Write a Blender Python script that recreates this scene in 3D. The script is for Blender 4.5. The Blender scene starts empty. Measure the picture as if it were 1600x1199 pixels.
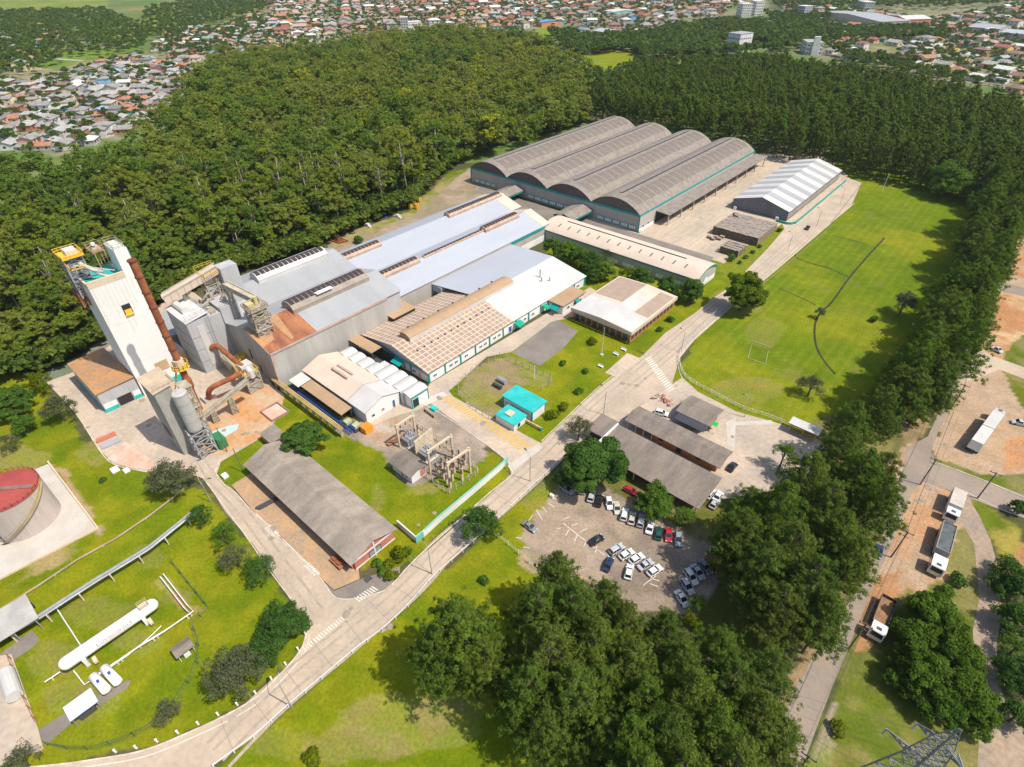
import bpy, math, random
import numpy as np

# ------------------------------------------------------------------ camera, sky, sun, exposure
S = bpy.context.scene
COL = S.collection
R = math.radians
CAM = (102.08, -80.06, 100.0)
PITCH, ROLL, YAW, FPX = R(38.2), R(0.5), R(41.4), 885.0
def camera_axes():
    cp, sp, cr, sr = math.cos(PITCH), math.sin(PITCH), math.cos(ROLL), math.sin(ROLL)
    right = np.array([1, 0, 0.]); fwd = np.array([0, cp, -sp]); down = np.array([0, -sp, -cp])
    r = right * cr + down * sr; d = -right * sr + down * cr
    # the plant's own axes: X along its facades (towards the gate), Y along its roof ridges
    T = np.array([[math.cos(YAW), -math.sin(YAW), 0], [math.sin(YAW), math.cos(YAW), 0], [0, 0, 1]])
    return T @ r, T @ d, T @ fwd
CR, CD, CF = camera_axes()
cam_d = bpy.data.cameras.new('camera'); cam = bpy.data.objects.new('camera', cam_d); COL.objects.link(cam)
from mathutils import Matrix, Vector
m4 = Matrix.Identity(4)
for i in range(3):
    m4[i][0], m4[i][1], m4[i][2], m4[i][3] = CR[i], -CD[i], -CF[i], CAM[i]
cam.matrix_world = m4
cam_d.sensor_fit = 'HORIZONTAL'; cam_d.sensor_width = 36; cam_d.lens = FPX / 1600 * 36
cam_d.clip_start = 1; cam_d.clip_end = 20000
S.camera = cam

SUN_EL = R(58); SUN_AZ_WORLD = R(115)          # azimuth clockwise from the camera's heading
saz = SUN_AZ_WORLD + YAW                        # in plant axes: x = sin, y = cos of (azimuth - ...)
sv0 = np.array([math.sin(SUN_AZ_WORLD) * math.cos(SUN_EL), math.cos(SUN_AZ_WORLD) * math.cos(SUN_EL), math.sin(SUN_EL)])
TT = np.array([[math.cos(YAW), -math.sin(YAW), 0], [math.sin(YAW), math.cos(YAW), 0], [0, 0, 1]])
SV = TT @ sv0                                   # towards the sun
sun_d = bpy.data.lights.new('sun', 'SUN'); sun = bpy.data.objects.new('sun', sun_d); COL.objects.link(sun)
sun_d.energy = 4.3; sun_d.angle = R(0.55); sun_d.color = (1.0, 0.935, 0.82)
sun.rotation_euler = Vector(SV).to_track_quat('Z', 'Y').to_euler()
sun.location = (60, 0, 200)
wd = bpy.data.worlds.new('World'); S.world = wd; wd.use_nodes = True
nt = wd.node_tree; bg = nt.nodes['Background']
sky = nt.nodes.new('ShaderNodeTexSky'); sky.sky_type = 'NISHITA'; sky.sun_disc = False
sky.sun_elevation = SUN_EL; sky.sun_rotation = math.atan2(SV[0], SV[1]); sky.air_density = 1.0; sky.dust_density = 1.5
nt.links.new(sky.outputs[0], bg.inputs[0]); bg.inputs[1].default_value = 0.14
S.view_settings.view_transform = 'Standard'; S.view_settings.look = 'None'
S.view_settings.exposure = 0.22; S.view_settings.gamma = 1.0
try:
    S.cycles.max_bounces = 6; S.cycles.diffuse_bounces = 3; S.cycles.glossy_bounces = 2
    S.cycles.transmission_bounces = 3; S.cycles.transparent_max_bounces = 4
    S.cycles.caustics_reflective = False; S.cycles.caustics_refractive = False
except Exception:
    pass

# ------------------------------------------------------------------ helpers
def W(px, py, z=0.0):
    """the point of the plane at height z seen at a pixel of the 1600 px wide photograph, in plant metres"""
    v = CR * ((px - 800) / FPX) + CD * ((py - 599.5) / FPX) + CF
    t = (z - CAM[2]) / v[2]
    return (CAM[0] + v[0] * t, CAM[1] + v[1] * t)
def proj(x, y, z):
    v = np.array([x, y, z]) - np.array(CAM); c = v @ CF
    return 800 + FPX * (v @ CR) / c, 599.5 + FPX * (v @ CD) / c, c
def dist(x, y): return math.hypot(x - CAM[0], y - CAM[1])

class MB:
    """collects shapes and links them as one mesh"""
    def __init__(s): s.v = []; s.f = []; s.m = []
    def face(s, pts, mi=0):
        n = len(s.v); s.v += [tuple(map(float, p)) for p in pts]; s.f.append(tuple(range(n, n + len(pts)))); s.m.append(mi); return s
    def box(s, x0, x1, y0, y1, z0, z1, mi=0, top=None, bottom=True):
        return s.prism([(x0, y0), (x1, y0), (x1, y1), (x0, y1)], z0, z1, mi, top, bottom)
    def prism(s, P, z0, z1, mi=0, top=None, bottom=True):
        n = len(s.v); k = len(P)
        s.v += [(p[0], p[1], z0) for p in P] + [(p[0], p[1], z1) for p in P]
        for i in range(k):
            j = (i + 1) % k; s.f.append((n + i, n + j, n + k + j, n + k + i)); s.m.append(mi)
        s.f.append(tuple(n + k + i for i in range(k))); s.m.append(mi if top is None else top)
        if bottom: s.f.append(tuple(n + i for i in reversed(range(k)))); s.m.append(mi)
        return s
    def bar(s, p, q, w, h=None, mi=0):
        p = Vector(p); q = Vector(q); h = h or w; d = (q - p)
        if d.length < 1e-6: return s
        d.normalize(); u = d.cross(Vector((0, 0, 1)))
        if u.length < 1e-3: u = Vector((1, 0, 0))
        u.normalize(); t = u.cross(d); n = len(s.v)
        for c in (p, q):
            for a, b in ((-1, -1), (1, -1), (1, 1), (-1, 1)): s.v.append(tuple(c + u * (a * w / 2) + t * (b * h / 2)))
        for i in range(4):
            j = (i + 1) % 4; s.f.append((n + i, n + j, n + 4 + j, n + 4 + i)); s.m.append(mi)
        s.f += [(n + 3, n + 2, n + 1, n), (n + 4, n + 5, n + 6, n + 7)]; s.m += [mi, mi]; return s
    def tube(s, pts, r, n=10, mi=0, caps=True):
        pts = [Vector(p) for p in pts]; k = len(pts); rr = r if isinstance(r, (list, tuple)) else [r] * k
        base = len(s.v); u = None
        for i, p in enumerate(pts):
            d = (pts[min(i + 1, k - 1)] - pts[max(i - 1, 0)]).normalized()
            if u is None: u = d.cross(Vector((0.13, 0.29, 1))) if abs(d.z) < .95 else d.cross(Vector((1, 0, 0)))
            u = (u - d * u.dot(d)).normalized(); w = d.cross(u)
            for j in range(n):
                a = 2 * math.pi * j / n; s.v.append(tuple(p + (u * math.cos(a) + w * math.sin(a)) * rr[i]))
        for i in range(k - 1):
            for j in range(n):
                a, b = base + i * n + j, base + i * n + (j + 1) % n
                s.f.append((a, b, b + n, a + n)); s.m.append(mi)
        if caps:
            s.f.append(tuple(base + j for j in reversed(range(n)))); s.f.append(tuple(base + (k - 1) * n + j for j in range(n))); s.m += [mi, mi]
        return s
    def lathe(s, c, prof, n=32, mi=0):
        return s.tube([(c[0], c[1], c[2] + z) for r_, z in prof], [max(r_, .001) for r_, z in prof], n, mi)
    def lattice(s, P0, P1, nseg, w, wb=None, mi=0):
        """a trussed mast between two four-point rings"""
        wb = wb or w * .6
        P0 = [Vector(p) for p in P0]; P1 = [Vector(p) for p in P1]
        rings = [[a.lerp(b, t / nseg) for a, b in zip(P0, P1)] for t in range(nseg + 1)]
        k = len(P0)
        for a, b in zip(P0, P1): s.bar(a, b, w, mi=mi)
        for t in range(nseg):
            for i in range(k):
                j = (i + 1) % k
                s.bar(rings[t][i], rings[t + 1][j], wb, mi=mi); s.bar(rings[t][j], rings[t + 1][i], wb, mi=mi)
                s.bar(rings[t + 1][i], rings[t + 1][j], wb, mi=mi)
        return s
    def build(s, name, mats, parent=None, loc=None, smooth=False):
        mats = mats if isinstance(mats, (list, tuple)) else [mats]
        if parent is not None: o_ = PLOC.get(parent.name, (0, 0, 0))
        elif loc is not None: o_ = loc
        else:
            a = np.array(s.v); o_ = ((a[:, 0].min() + a[:, 0].max()) / 2, (a[:, 1].min() + a[:, 1].max()) / 2, a[:, 2].min())
        me = bpy.data.meshes.new(name)
        me.from_pydata([(p[0] - o_[0], p[1] - o_[1], p[2] - o_[2]) for p in s.v], [], s.f)
        for mm in mats: me.materials.append(mm)
        if len(mats) > 1: me.polygons.foreach_set('material_index', s.m)
        if smooth: me.polygons.foreach_set('use_smooth', [True] * len(s.f))
        me.update()
        ob = bpy.data.objects.new(name, me); COL.objects.link(ob)
        if parent is not None: ob.parent = parent; PLOC[ob.name] = o_
        else: ob.location = o_; PLOC[ob.name] = tuple(o_)
        return ob
PLOC = {}
def tag(o, label=None, cat=None, group=None, kind=None):
    if label: o['label'] = label
    if cat: o['category'] = cat
    if group: o['group'] = group
    if kind: o['kind'] = kind
    return o
def thing(name, label, cat, loc, group=None, rz=0.0, local=False):
    """an Empty at the base of a thing; its parts are built in plant metres (or round the origin when local)"""
    o = bpy.data.objects.new(name, None); COL.objects.link(o); o.empty_display_size = .5
    o.location = loc; o.rotation_euler = (0, 0, rz); PLOC[o.name] = (0, 0, 0) if local else tuple(loc)
    return tag(o, label, cat, group)
def struct(name, mb, mat): return tag(mb.build(name, mat), kind='structure')
def copy_tree(src, loc, rz=0.0, scale=1.0, label=None, group=None):
    r = src.copy(); COL.objects.link(r); r.location = loc; r.rotation_euler = (0, 0, rz)
    r.scale = (scale,) * 3 if not isinstance(scale, (tuple, list)) else scale
    if label: r['label'] = label
    if group: r['group'] = group
    for ch in src.children:
        c = ch.copy(); COL.objects.link(c); c.parent = r
        for g in ch.children:
            d = g.copy(); COL.objects.link(d); d.parent = c
    return r

def mat(name, c, c2=None, rough=.8, scale=.3, var=.14, metal=0.0, stretch=(1, 1, 1), fine=3.0, fvar=.08, space='pos', bump=0.0, spec=.3):
    """a weathered surface: broad blotches between two colours and finer grain, laid in metres"""
    m = bpy.data.materials.new(name); m.use_nodes = True; t = m.node_tree; N = t.nodes; L = t.links
    b = N['Principled BSDF']; b.inputs['Roughness'].default_value = rough; b.inputs['Metallic'].default_value = metal
    b.inputs['Specular IOR Level'].default_value = spec
    if space == 'pos': g = N.new('ShaderNodeNewGeometry'); src = g.outputs['Position']
    else: g = N.new('ShaderNodeTexCoord'); src = g.outputs['Object']
    mp = N.new('ShaderNodeMapping'); mp.inputs['Scale'].default_value = stretch; L.new(src, mp.inputs[0])
    n1 = N.new('ShaderNodeTexNoise'); n1.inputs['Scale'].default_value = scale; n1.inputs['Detail'].default_value = 5; L.new(mp.outputs[0], n1.inputs['Vector'])
    n2 = N.new('ShaderNodeTexNoise'); n2.inputs['Scale'].default_value = fine; n2.inputs['Detail'].default_value = 3; L.new(mp.outputs[0], n2.inputs['Vector'])
    if c2 is None:
        ca = [min(1, x * (1 + var)) for x in c]; cb = [x * (1 - var) for x in c]
    else: ca, cb = c, c2
    rp = N.new('ShaderNodeValToRGB'); rp.color_ramp.elements[0].position = .36; rp.color_ramp.elements[1].position = .64
    rp.color_ramp.elements[0].color = (*cb, 1); rp.color_ramp.elements[1].color = (*ca, 1); L.new(n1.outputs[0], rp.inputs[0])
    mr = N.new('ShaderNodeMapRange'); mr.inputs[1].default_value = .25; mr.inputs[2].default_value = .75
    mr.inputs[3].default_value = 1 - fvar; mr.inputs[4].default_value = 1 + fvar; L.new(n2.outputs[0], mr.inputs[0])
    mx = N.new('ShaderNodeVectorMath'); mx.operation = 'SCALE'; L.new(rp.outputs[0], mx.inputs[0]); L.new(mr.outputs[0], mx.inputs['Scale'])
    L.new(mx.outputs[0], b.inputs['Base Color'])
    if bump:
        bp = N.new('ShaderNodeBump'); bp.inputs['Strength'].default_value = bump; bp.inputs['Distance'].default_value = .1
        L.new(n2.outputs[0], bp.inputs['Height']); L.new(bp.outputs[0], b.inputs['Normal'])
    return m
def plain(name, c, rough=.5, metal=0.0, spec=.5):
    return mat(name, c, rough=rough, var=.05, fvar=.03, metal=metal, spec=spec)
# ------------------------------------------------------------------ ground: one sheet to the horizon, its soil and grass colours mixed vertex by vertex
rng = np.random.default_rng(7); random.seed(11)
def vnoise(x, y, scale, seed=0):
    x = x / scale; y = y / scale; xi = np.floor(x).astype(np.int64); yi = np.floor(y).astype(np.int64); fx = x - xi; fy = y - yi
    fx = fx * fx * (3 - 2 * fx); fy = fy * fy * (3 - 2 * fy)
    def h(a, b):
        n = (a * 374761393 + b * 668265263 + seed * 974634787) & 0x7fffffff
        n = ((n ^ (n >> 13)) * 1274126177) & 0x7fffffff
        return ((n ^ (n >> 16)) & 0xffff) / 65535.0
    return (h(xi, yi) * (1 - fx) + h(xi + 1, yi) * fx) * (1 - fy) + (h(xi, yi + 1) * (1 - fx) + h(xi + 1, yi + 1) * fx) * fy
def fbm(x, y, scale, seed=0): return .5 * vnoise(x, y, scale, seed) + .3 * vnoise(x, y, scale / 2.1, seed + 1) + .2 * vnoise(x, y, scale / 4.3, seed + 2)
def inpoly(x, y, P):
    P = np.array(P); r_ = np.zeros(x.shape, bool); n = len(P)
    for i in range(n):
        x0, y0 = P[i]; x1, y1 = P[(i + 1) % n]
        if y0 == y1: continue
        c = ((y0 > y) != (y1 > y)) & (x < (x1 - x0) * (y - y0) / (y1 - y0) + x0)
        r_ ^= c
    return r_
def WP(px, z=0.0): return [W(a, b, z) for a, b in px]

def gaxis(lo, hi, step, far):
    a = list(np.arange(lo, hi + step, step)); s = step; up = []; x = a[-1]
    while x < 9000: s = min(s * 1.12, 8 if x < far else s * 1.3); x += s; up.append(x)
    s = step; dn = []; x = a[0]
    while x > -9000: s = min(s * 1.12, 8 if x > -far else s * 1.3); x -= s; dn.append(x)
    return np.array(dn[::-1] + a + up)
gx = gaxis(-125, 190, .8, 1500); gy = gaxis(-125, 275, .8, 1500)
GX, GY = np.meshgrid(gx, gy); X = GX.ravel(); Y = GY.ravel()
n_big = fbm(X, Y, 28, 3); n_mid = fbm(X, Y, 7, 9); n_sm = fbm(X, Y, 2.2, 15)
wx = X + (fbm(X, Y, 5, 21) - .5) * 3.0; wy = Y + (fbm(X, Y, 5, 33) - .5) * 3.0
C = np.tile(np.array([.075, .085, .03]), (len(X), 1))
def mixc(a, b, t): t = np.clip(t, 0, 1)[:, None]; return a * (1 - t) + np.array(b) * t
C = mixc(C, (.13, .10, .06), (n_mid - .45) * 2)
far_ = np.hypot(X - CAM[0], Y - CAM[1]) > 330
C[far_] = mixc(mixc(C[far_] * 0 + np.array([.10, .16, .035]), (.22, .19, .13), (fbm(X[far_], Y[far_], 60, 41) - .45) * 3), (.2, .2, .05), (fbm(X[far_], Y[far_], 130, 47) - .5) * 3)
def paint(px, c, noise=None, c2=None, amt=1.0, raw=False):
    P = WP(px) if not raw else px
    k = inpoly(wx, wy, P)
    if c2 is None: C[k] = mixc(C[k], c, np.full(k.sum(), amt))
    else:
        t = (noise[k] - .38) * 4.2
        C[k] = C[k] * (1 - amt) + mixc(np.tile(np.array(c, float), (k.sum(), 1)), c2, t) * amt
LAWN, LAWN2 = (.124, .170, .003), (.190, .204, .007)
SOIL, TAN = (.40, .20, .09), (.40, .285, .19)
GRAVEL, GRAVEL2 = (.25, .205, .16), (.36, .285, .215)
# lawns
paint([(-60, 560), (60, 585), (130, 690), (200, 725), (330, 770), (420, 890), (490, 985), (470, 1012), (440, 1052), (355, 1117), (225, 1173), (75, 1199), (-60, 1215)], LAWN, n_mid, LAWN2)
paint([(330, 1215), (455, 1104), (560, 1015), (640, 947), (690, 897), (760, 832), (870, 737), (900, 760), (840, 830), (840, 890), (880, 1000), (1000, 1215)], LAWN, n_mid, LAWN2)
paint([(440, 610), (640, 670), (790, 715), (800, 745), (650, 865), (620, 890), (500, 880), (340, 745), (345, 715), (400, 690)], LAWN, n_mid, LAWN2)
paint([(700, 600), (900, 480), (1010, 560), (960, 590), (835, 705), (700, 640)], LAWN, n_mid, LAWN2)
paint([(880, 350), (1130, 400), (1180, 430), (1020, 560), (890, 500), (850, 400)], LAWN, n_mid, LAWN2)
paint([(1040, 600), (1120, 480), (1290, 330), (1330, 260), (1460, 255), (1530, 300), (1500, 420), (1390, 620), (1330, 690), (1240, 680)], (.110, .168, .003), n_big, (.172, .202, .006))
paint([(1120, 420), (1185, 360), (1225, 350), (1180, 425)], LAWN, n_mid, LAWN2)
paint([(1260, 250), (1350, 215), (1500, 245), (1500, 290), (1345, 285)], (.085, .13, .008), n_mid, LAWN)
# worn and dry places in the lawns
for cx, cy, w_, h_, am in ((640, 1130, 110, 50, .75), (560, 1165, 90, 30, .6), (700, 1110, 60, 25, .7), (430, 1160, 60, 25, .4), (1165, 610, 60, 22, .5), (1155, 470, 45, 22, .6), (1195, 520, 30, 25, .4),
        (130, 1090, 70, 30, .55), (210, 1000, 50, 22, .5), (160, 960, 60, 25, .45), (275, 930, 30, 14, .6), (90, 1030, 45, 30, .5), (230, 870, 30, 20, .4), (30, 715, 50, 20, .8), (150, 710, 30, 18, .7),
        (665, 765, 28, 10, .7), (640, 720, 30, 15, .3), (590, 780, 10, 26, .5), (860, 780, 50, 30, .5), (870, 840, 40, 24, .5)):
    pts = []
    for k in range(18): a = k * math.pi / 9; pts.append((cx + w_ * math.cos(a), cy + h_ * math.sin(a)))
    paint(pts, (.30, .24, .085), n_sm, (.2, .22, .04), am * .8)
paint([(1290, 690), (1240, 668), (1330, 640), (1390, 640), (1400, 700), (1330, 745), (1280, 735)], (.10, .13, .015), n_mid, (.2, .17, .06))
paint([(840, 760), (880, 740), (925, 690), (1000, 720), (1100, 790), (1160, 800), (1150, 870), (1090, 850), (1010, 800), (900, 745)], (.105, .12, .02), n_mid, (.22, .18, .09))
paint([(1050, 965), (1090, 850), (1160, 880), (1230, 990), (1200, 1060), (1120, 1000)], (.07, .10, .012), n_mid, (.10, .11, .02))
paint([(1400, 680), (1450, 560), (1500, 470), (1560, 340), (1600, 300), (1600, 330), (1500, 560), (1440, 690), (1380, 850), (1300, 990), (1200, 1180), (1170, 1215), (1140, 1215), (1250, 1030), (1340, 860)], (.30, .20, .11), n_mid, (.14, .14, .05))
# red earth beside the tank, by the pipes and along the tank pad
paint([(80, 725), (96, 730), (135, 790), (165, 830), (158, 838), (120, 800)], SOIL, n_mid, TAN, .8)
paint([(240, 905), (265, 900), (300, 945), (320, 955), (300, 962), (262, 925)], SOIL, n_mid, (.3, .25, .08), .7)
paint([(-20, 895), (120, 850), (150, 838), (152, 846), (100, 880), (-20, 935)], (.4, .28, .14), n_mid, LAWN, .7)
# fenced gravel yards
paint([(715, 612), (735, 578), (770, 560), (800, 556), (862, 590), (850, 605), (800, 600), (790, 640), (765, 655)], (.27, .2, .11), n_mid, (.2, .21, .04))
paint([(520, 672), (640, 640), (672, 632), (688, 620), (700, 628), (745, 668), (765, 705), (755, 722), (720, 735), (640, 760), (590, 705)], GRAVEL, n_mid, GRAVEL2)
paint([(550, 655), (620, 640), (640, 690), (590, 700)], (.46, .38, .30), n_mid, (.38, .24, .14), .8)
# the car park and its worn edges
paint([(878, 745), (905, 745), (960, 770), (1020, 800), (1100, 850), (1150, 880), (1080, 960), (960, 960), (905, 905), (830, 860), (812, 840), (845, 795)], (.235, .185, .14), n_mid, (.34, .26, .19))
paint([(820, 850), (900, 895), (960, 945), (950, 975), (880, 930), (810, 880)], (.45, .3, .18), n_mid, GRAVEL, .8)
# earth beside the public road
paint([(1620, 300), (1560, 440), (1530, 520), (1470, 680), (1430, 760), (1395, 850), (1340, 960), (1250, 1215), (1560, 1215), (1560, 900), (1510, 770), (1620, 800)], (.105, .140, .012), n_mid, (.20, .18, .06))
paint([(1610, 330), (1575, 400), (1555, 470), (1610, 480)], SOIL, n_mid, TAN)
paint([(1562, 450), (1610, 452), (1610, 520), (1590, 530), (1575, 545), (1552, 575), (1530, 560), (1532, 520)], SOIL, n_mid, (.5, .36, .2))
paint([(1500, 560), (1560, 570), (1600, 640), (1605, 740), (1560, 740), (1525, 742), (1460, 715), (1460, 690), (1480, 640)], TAN, n_mid, (.38, .26, .16))
paint([(1575, 690), (1620, 680), (1620, 730), (1560, 735)], SOIL, n_mid, (.5, .22, .08), .8)
paint([(1395, 720), (1420, 690), (1460, 720), (1500, 760), (1512, 775), (1498, 830), (1475, 905), (1440, 935), (1420, 915), (1370, 960), (1335, 1000), (1375, 870)], TAN, n_mid, (.42, .24, .13))
paint([(1360, 905), (1410, 895), (1405, 925), (1370, 1000), (1330, 1030), (1345, 970)], SOIL, n_mid, (.36, .2, .1), .9)
paint([(1300, 1080), (1270, 1180), (1255, 1215), (1300, 1215), (1300, 1150)], (.32, .26, .18), n_mid, (.15, .2, .02), .9)
paint([(1400, 960), (1480, 930), (1530, 1000), (1540, 1110), (1500, 1160), (1400, 1120), (1340, 1060)], (.075, .105, .012), n_mid, (.12, .14, .02), .9)
paint([(1510, 770), (1560, 800), (1600, 830), (1600, 880), (1570, 890), (1540, 830)], (.34, .27, .05), n_mid, LAWN, .8)
paint([(1565, 870), (1610, 850), (1610, 880), (1570, 900)], SOIL, n_mid, TAN, .8)
# beside the long shed and behind the arched store: bare ground, with weeds at the wood's edge
paint([(505, 378), (640, 330), (690, 285), (745, 258), (770, 290), (830, 320), (520, 400)], (.34, .26, .18), n_mid, (.26, .21, .13))
paint([(515, 378), (640, 330), (700, 270), (735, 262), (700, 290), (650, 335), (520, 388)], LAWN, n_mid, (.3, .25, .1), .8)
paint([(60, 590), (150, 540), (170, 530), (200, 520), (200, 560), (90, 600)], (.24, .23, .19), n_mid, (.16, .19, .12))
# clearings, fields and town ground far off
paint([(905, 85), (925, 78), (1000, 82), (985, 100), (925, 112)], (.16, .22, .012), n_big, LAWN2)
paint([(835, 44), (890, 45), (900, 55), (850, 62)], (.16, .24, .012), n_big, LAWN2)
paint([(-30, 0), (170, 0), (165, 12), (90, 22), (0, 30), (-30, 25)], (.14, .2, .035), n_big, (.2, .22, .05))
paint([(170, 55), (260, 18), (285, 22), (215, 62)], (.18, .23, .04), n_big, (.26, .24, .09))
paint([(30, 105), (100, 82), (210, 72), (215, 80), (130, 95), (70, 118)], (.10, .18, .02), n_big, (.15, .22, .03))
paint([(5, 120), (60, 105), (75, 108), (20, 122)], (.42, .3, .15), n_big, TAN)
paint([(1360, 75), (1380, 66), (1415, 72), (1405, 88), (1370, 90)], (.17, .23, .02), n_big, LAWN2)
for tp in ([(-30, 120), (110, 103), (200, 82), (340, 80), (300, 150), (200, 215), (90, 245), (-30, 225)], [(230, 60), (330, 40), (420, 10), (850, -20), (850, 45), (640, 45), (430, 75), (330, 90)],
           [(850, -20), (1180, -20), (1100, 40), (930, 60), (880, 48)], [(1240, 20), (1620, -10), (1620, 150), (1420, 110), (1330, 95), (1300, 70)]):
    paint(tp, (.30, .24, .18), n_mid, (.14, .17, .06), .75)
fld = inpoly(X, Y, WP([(1062, 575), (1130, 492), (1290, 330), (1345, 285), (1480, 290), (1400, 480), (1330, 640), (1240, 668)]))
stripe = np.sin(X[fld] * 2.1 + 1.5 * fbm(X[fld], Y[fld], 30, 71)) * (fbm(X[fld], Y[fld], 18, 73) + .1)
C[fld] = mixc(C[fld], (.27, .24, .05), .34 * np.clip(stripe, 0, 1))
C[fld] = mixc(C[fld], (.20, .15, .07), 1.6 * np.clip(fbm(X[fld], Y[fld], 9, 77) - .66, 0, 1))
lw = ~far_ & (C[:, 1] > C[:, 0] * .92); C[lw] = mixc(C[lw], C[lw] * np.array([1.18, 1.04, 1.1]), (fbm(X[lw], Y[lw], 3.2, 81) - .42) * 3); C[lw] = mixc(C[lw], C[lw] * np.array([.78, .86, .8]), (fbm(X[lw], Y[lw], 11, 85) - .5) * 3)
C *= (.80 + .40 * n_sm)[:, None]
me = bpy.data.meshes.new('ground'); nx, ny = len(gx), len(gy)
me.vertices.add(nx * ny); me.vertices.foreach_set('co', np.stack([X, Y, np.zeros_like(X)], 1).ravel())
ii = (np.arange(ny - 1)[:, None] * nx + np.arange(nx - 1)[None, :]).ravel()
q = np.stack([ii, ii + 1, ii + nx + 1, ii + nx], 1)
def set_faces(me, q):
    k = q.shape[1]; n = len(q)
    me.loops.add(n * k); me.loops.foreach_set('vertex_index', q.ravel().astype(np.int32))
    me.polygons.add(n); me.polygons.foreach_set('loop_start', np.arange(0, n * k, k, dtype=np.int32)); me.update(calc_edges=True)
set_faces(me, q)
at = me.attributes.new('soil', 'FLOAT_COLOR', 'POINT')
at.data.foreach_set('color', np.concatenate([np.clip(C, .004, 1), np.ones((len(C), 1))], 1).ravel())
gm = bpy.data.materials.new('soil_and_grass'); gm.use_nodes = True; t = gm.node_tree; b = t.nodes['Principled BSDF']; b.inputs['Roughness'].default_value = .95; b.inputs['Specular IOR Level'].default_value = .1
a_ = t.nodes.new('ShaderNodeAttribute'); a_.attribute_name = 'soil'
g_ = t.nodes.new('ShaderNodeNewGeometry'); n_ = t.nodes.new('ShaderNodeTexNoise'); n_.inputs['Scale'].default_value = 1.6; n_.inputs['Detail'].default_value = 6; n_.inputs['Roughness'].default_value = .75
t.links.new(g_.outputs['Position'], n_.inputs['Vector'])
r_ = t.nodes.new('ShaderNodeMapRange'); r_.inputs[1].default_value = .3; r_.inputs[2].default_value = .7; r_.inputs[3].default_value = .68; r_.inputs[4].default_value = 1.32; t.links.new(n_.outputs[0], r_.inputs[0])
v_ = t.nodes.new('ShaderNodeVectorMath'); v_.operation = 'SCALE'; t.links.new(a_.outputs['Color'], v_.inputs[0]); t.links.new(r_.outputs[0], v_.inputs['Scale']); t.links.new(v_.outputs[0], b.inputs['Base Color'])
me.materials.append(gm)
go = bpy.data.objects.new('ground', me); COL.objects.link(go); tag(go, kind='structure')

# ------------------------------------------------------------------ materials
M = {}
M['road'] = mat('worn_pale_concrete', (.515, .405, .30), (.41, .33, .25), .9, .12, fine=1.2, fvar=.1)
M['yard'] = mat('dusty_yard_concrete', (.53, .42, .315), (.40, .33, .265), .9, .09, fine=.9, fvar=.14)
M['apron'] = mat('apron_concrete', (.53, .42, .31), (.42, .345, .265), .9, .1, stretch=(1, .25, 1), fine=.8, fvar=.12)
M['asphalt'] = mat('grey_brown_asphalt', (.25, .215, .18), (.19, .165, .145), .9, .15, fine=1.5, fvar=.1)
M['tar'] = mat('public_road_asphalt', (.24, .20, .165), (.32, .25, .195), .9, .12, fine=1.4, fvar=.1)
M['dirt'] = mat('packed_dirt', (.47, .30, .16), (.36, .25, .17), .95, .2, fine=1.2, fvar=.15)
M['orange'] = mat('ore_stained_concrete', (.52, .26, .11), (.50, .36, .23), .9, .16, fine=.8, fvar=.15)
M['pinkyard'] = mat('pink_dust_concrete', (.62, .47, .40), (.55, .36, .26), .9, .2, fine=.8, fvar=.1)
M['kerb'] = mat('kerb_whitewash', (.66, .59, .50), (.48, .40, .32), .8, .7)
M['white'] = plain('white_paint', (.80, .79, .77), .5)
M['yellow'] = plain('yellow_paint', (.80, .50, .05), .5)
M['line'] = mat('worn_white_line', (.72, .68, .60), (.58, .5, .42), .8, 1.0)
M['yline'] = mat('worn_yellow_line', (.62, .37, .02), (.55, .36, .08), .8, 1.0)
M['teal'] = plain('teal_paint', (.0, .30, .27), .5)
M['tealroof'] = mat('turquoise_roof', (.04, .50, .46), (.02, .40, .38), .6, .3)
M['wall'] = mat('grey_beige_sheeting', (.46, .42, .37), (.40, .37, .33), .8, .2, stretch=(1, 1, .1))
M['wallwhite'] = mat('white_wall', (.78, .77, .75), (.70, .69, .67), .7, .2)
M['conc'] = mat('streaked_concrete_sheeting', (.44, .42, .38), (.36, .345, .32), .85, .35, stretch=(1, 1, .12), fine=2)
M['greywall'] = mat('pale_grey_sheeting', (.47, .465, .46), (.39, .39, .395), .7, .3, stretch=(1, 1, .15))
M['fibre'] = mat('fibre_cement_roof', (.27, .235, .205), (.205, .18, .16), .9, .3, stretch=(.25, 1, 1), fine=3, fvar=.14)
M['fibre_pale'] = mat('fibre_cement_pale', (.29, .248, .207), (.215, .185, .157), .9, .5)
M['fibre_dark'] = mat('fibre_cement_dark', (.165, .135, .115), (.205, .17, .145), .9, .6, stretch=(.4, 3, 1))
M['oldroof'] = mat('weathered_brown_roof', (.25, .205, .165), (.175, .145, .12), .9, .5, stretch=(1, .18, 1), fine=4, fvar=.15)
M['greyroof'] = mat('weathered_grey_roof', (.36, .30, .24), (.245, .205, .165), .9, .35, stretch=(.9, .2, 1), fine=3, fvar=.16)
M['blue'] = mat('bluish_white_roof', (.415, .435, .475), (.39, .41, .45), .55, .15, stretch=(1, .3, 1), fine=2, fvar=.03)
M['cream'] = mat('cream_roof', (.66, .53, .42), (.60, .48, .38), .7, .2, fine=2, fvar=.05)
M['paleroof'] = mat('white_roof', (.60, .575, .54), (.53, .505, .475), .6, .2, fine=2, fvar=.04)
M['greysheet'] = mat('grey_sheet_roof', (.37, .375, .38), (.33, .335, .34), .6, .15, stretch=(.3, 1, 1), fine=2, fvar=.05)
M['tan'] = mat('tan_roof', (.44, .29, .17), (.38, .25, .15), .7, .25, fine=2, fvar=.07)
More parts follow.
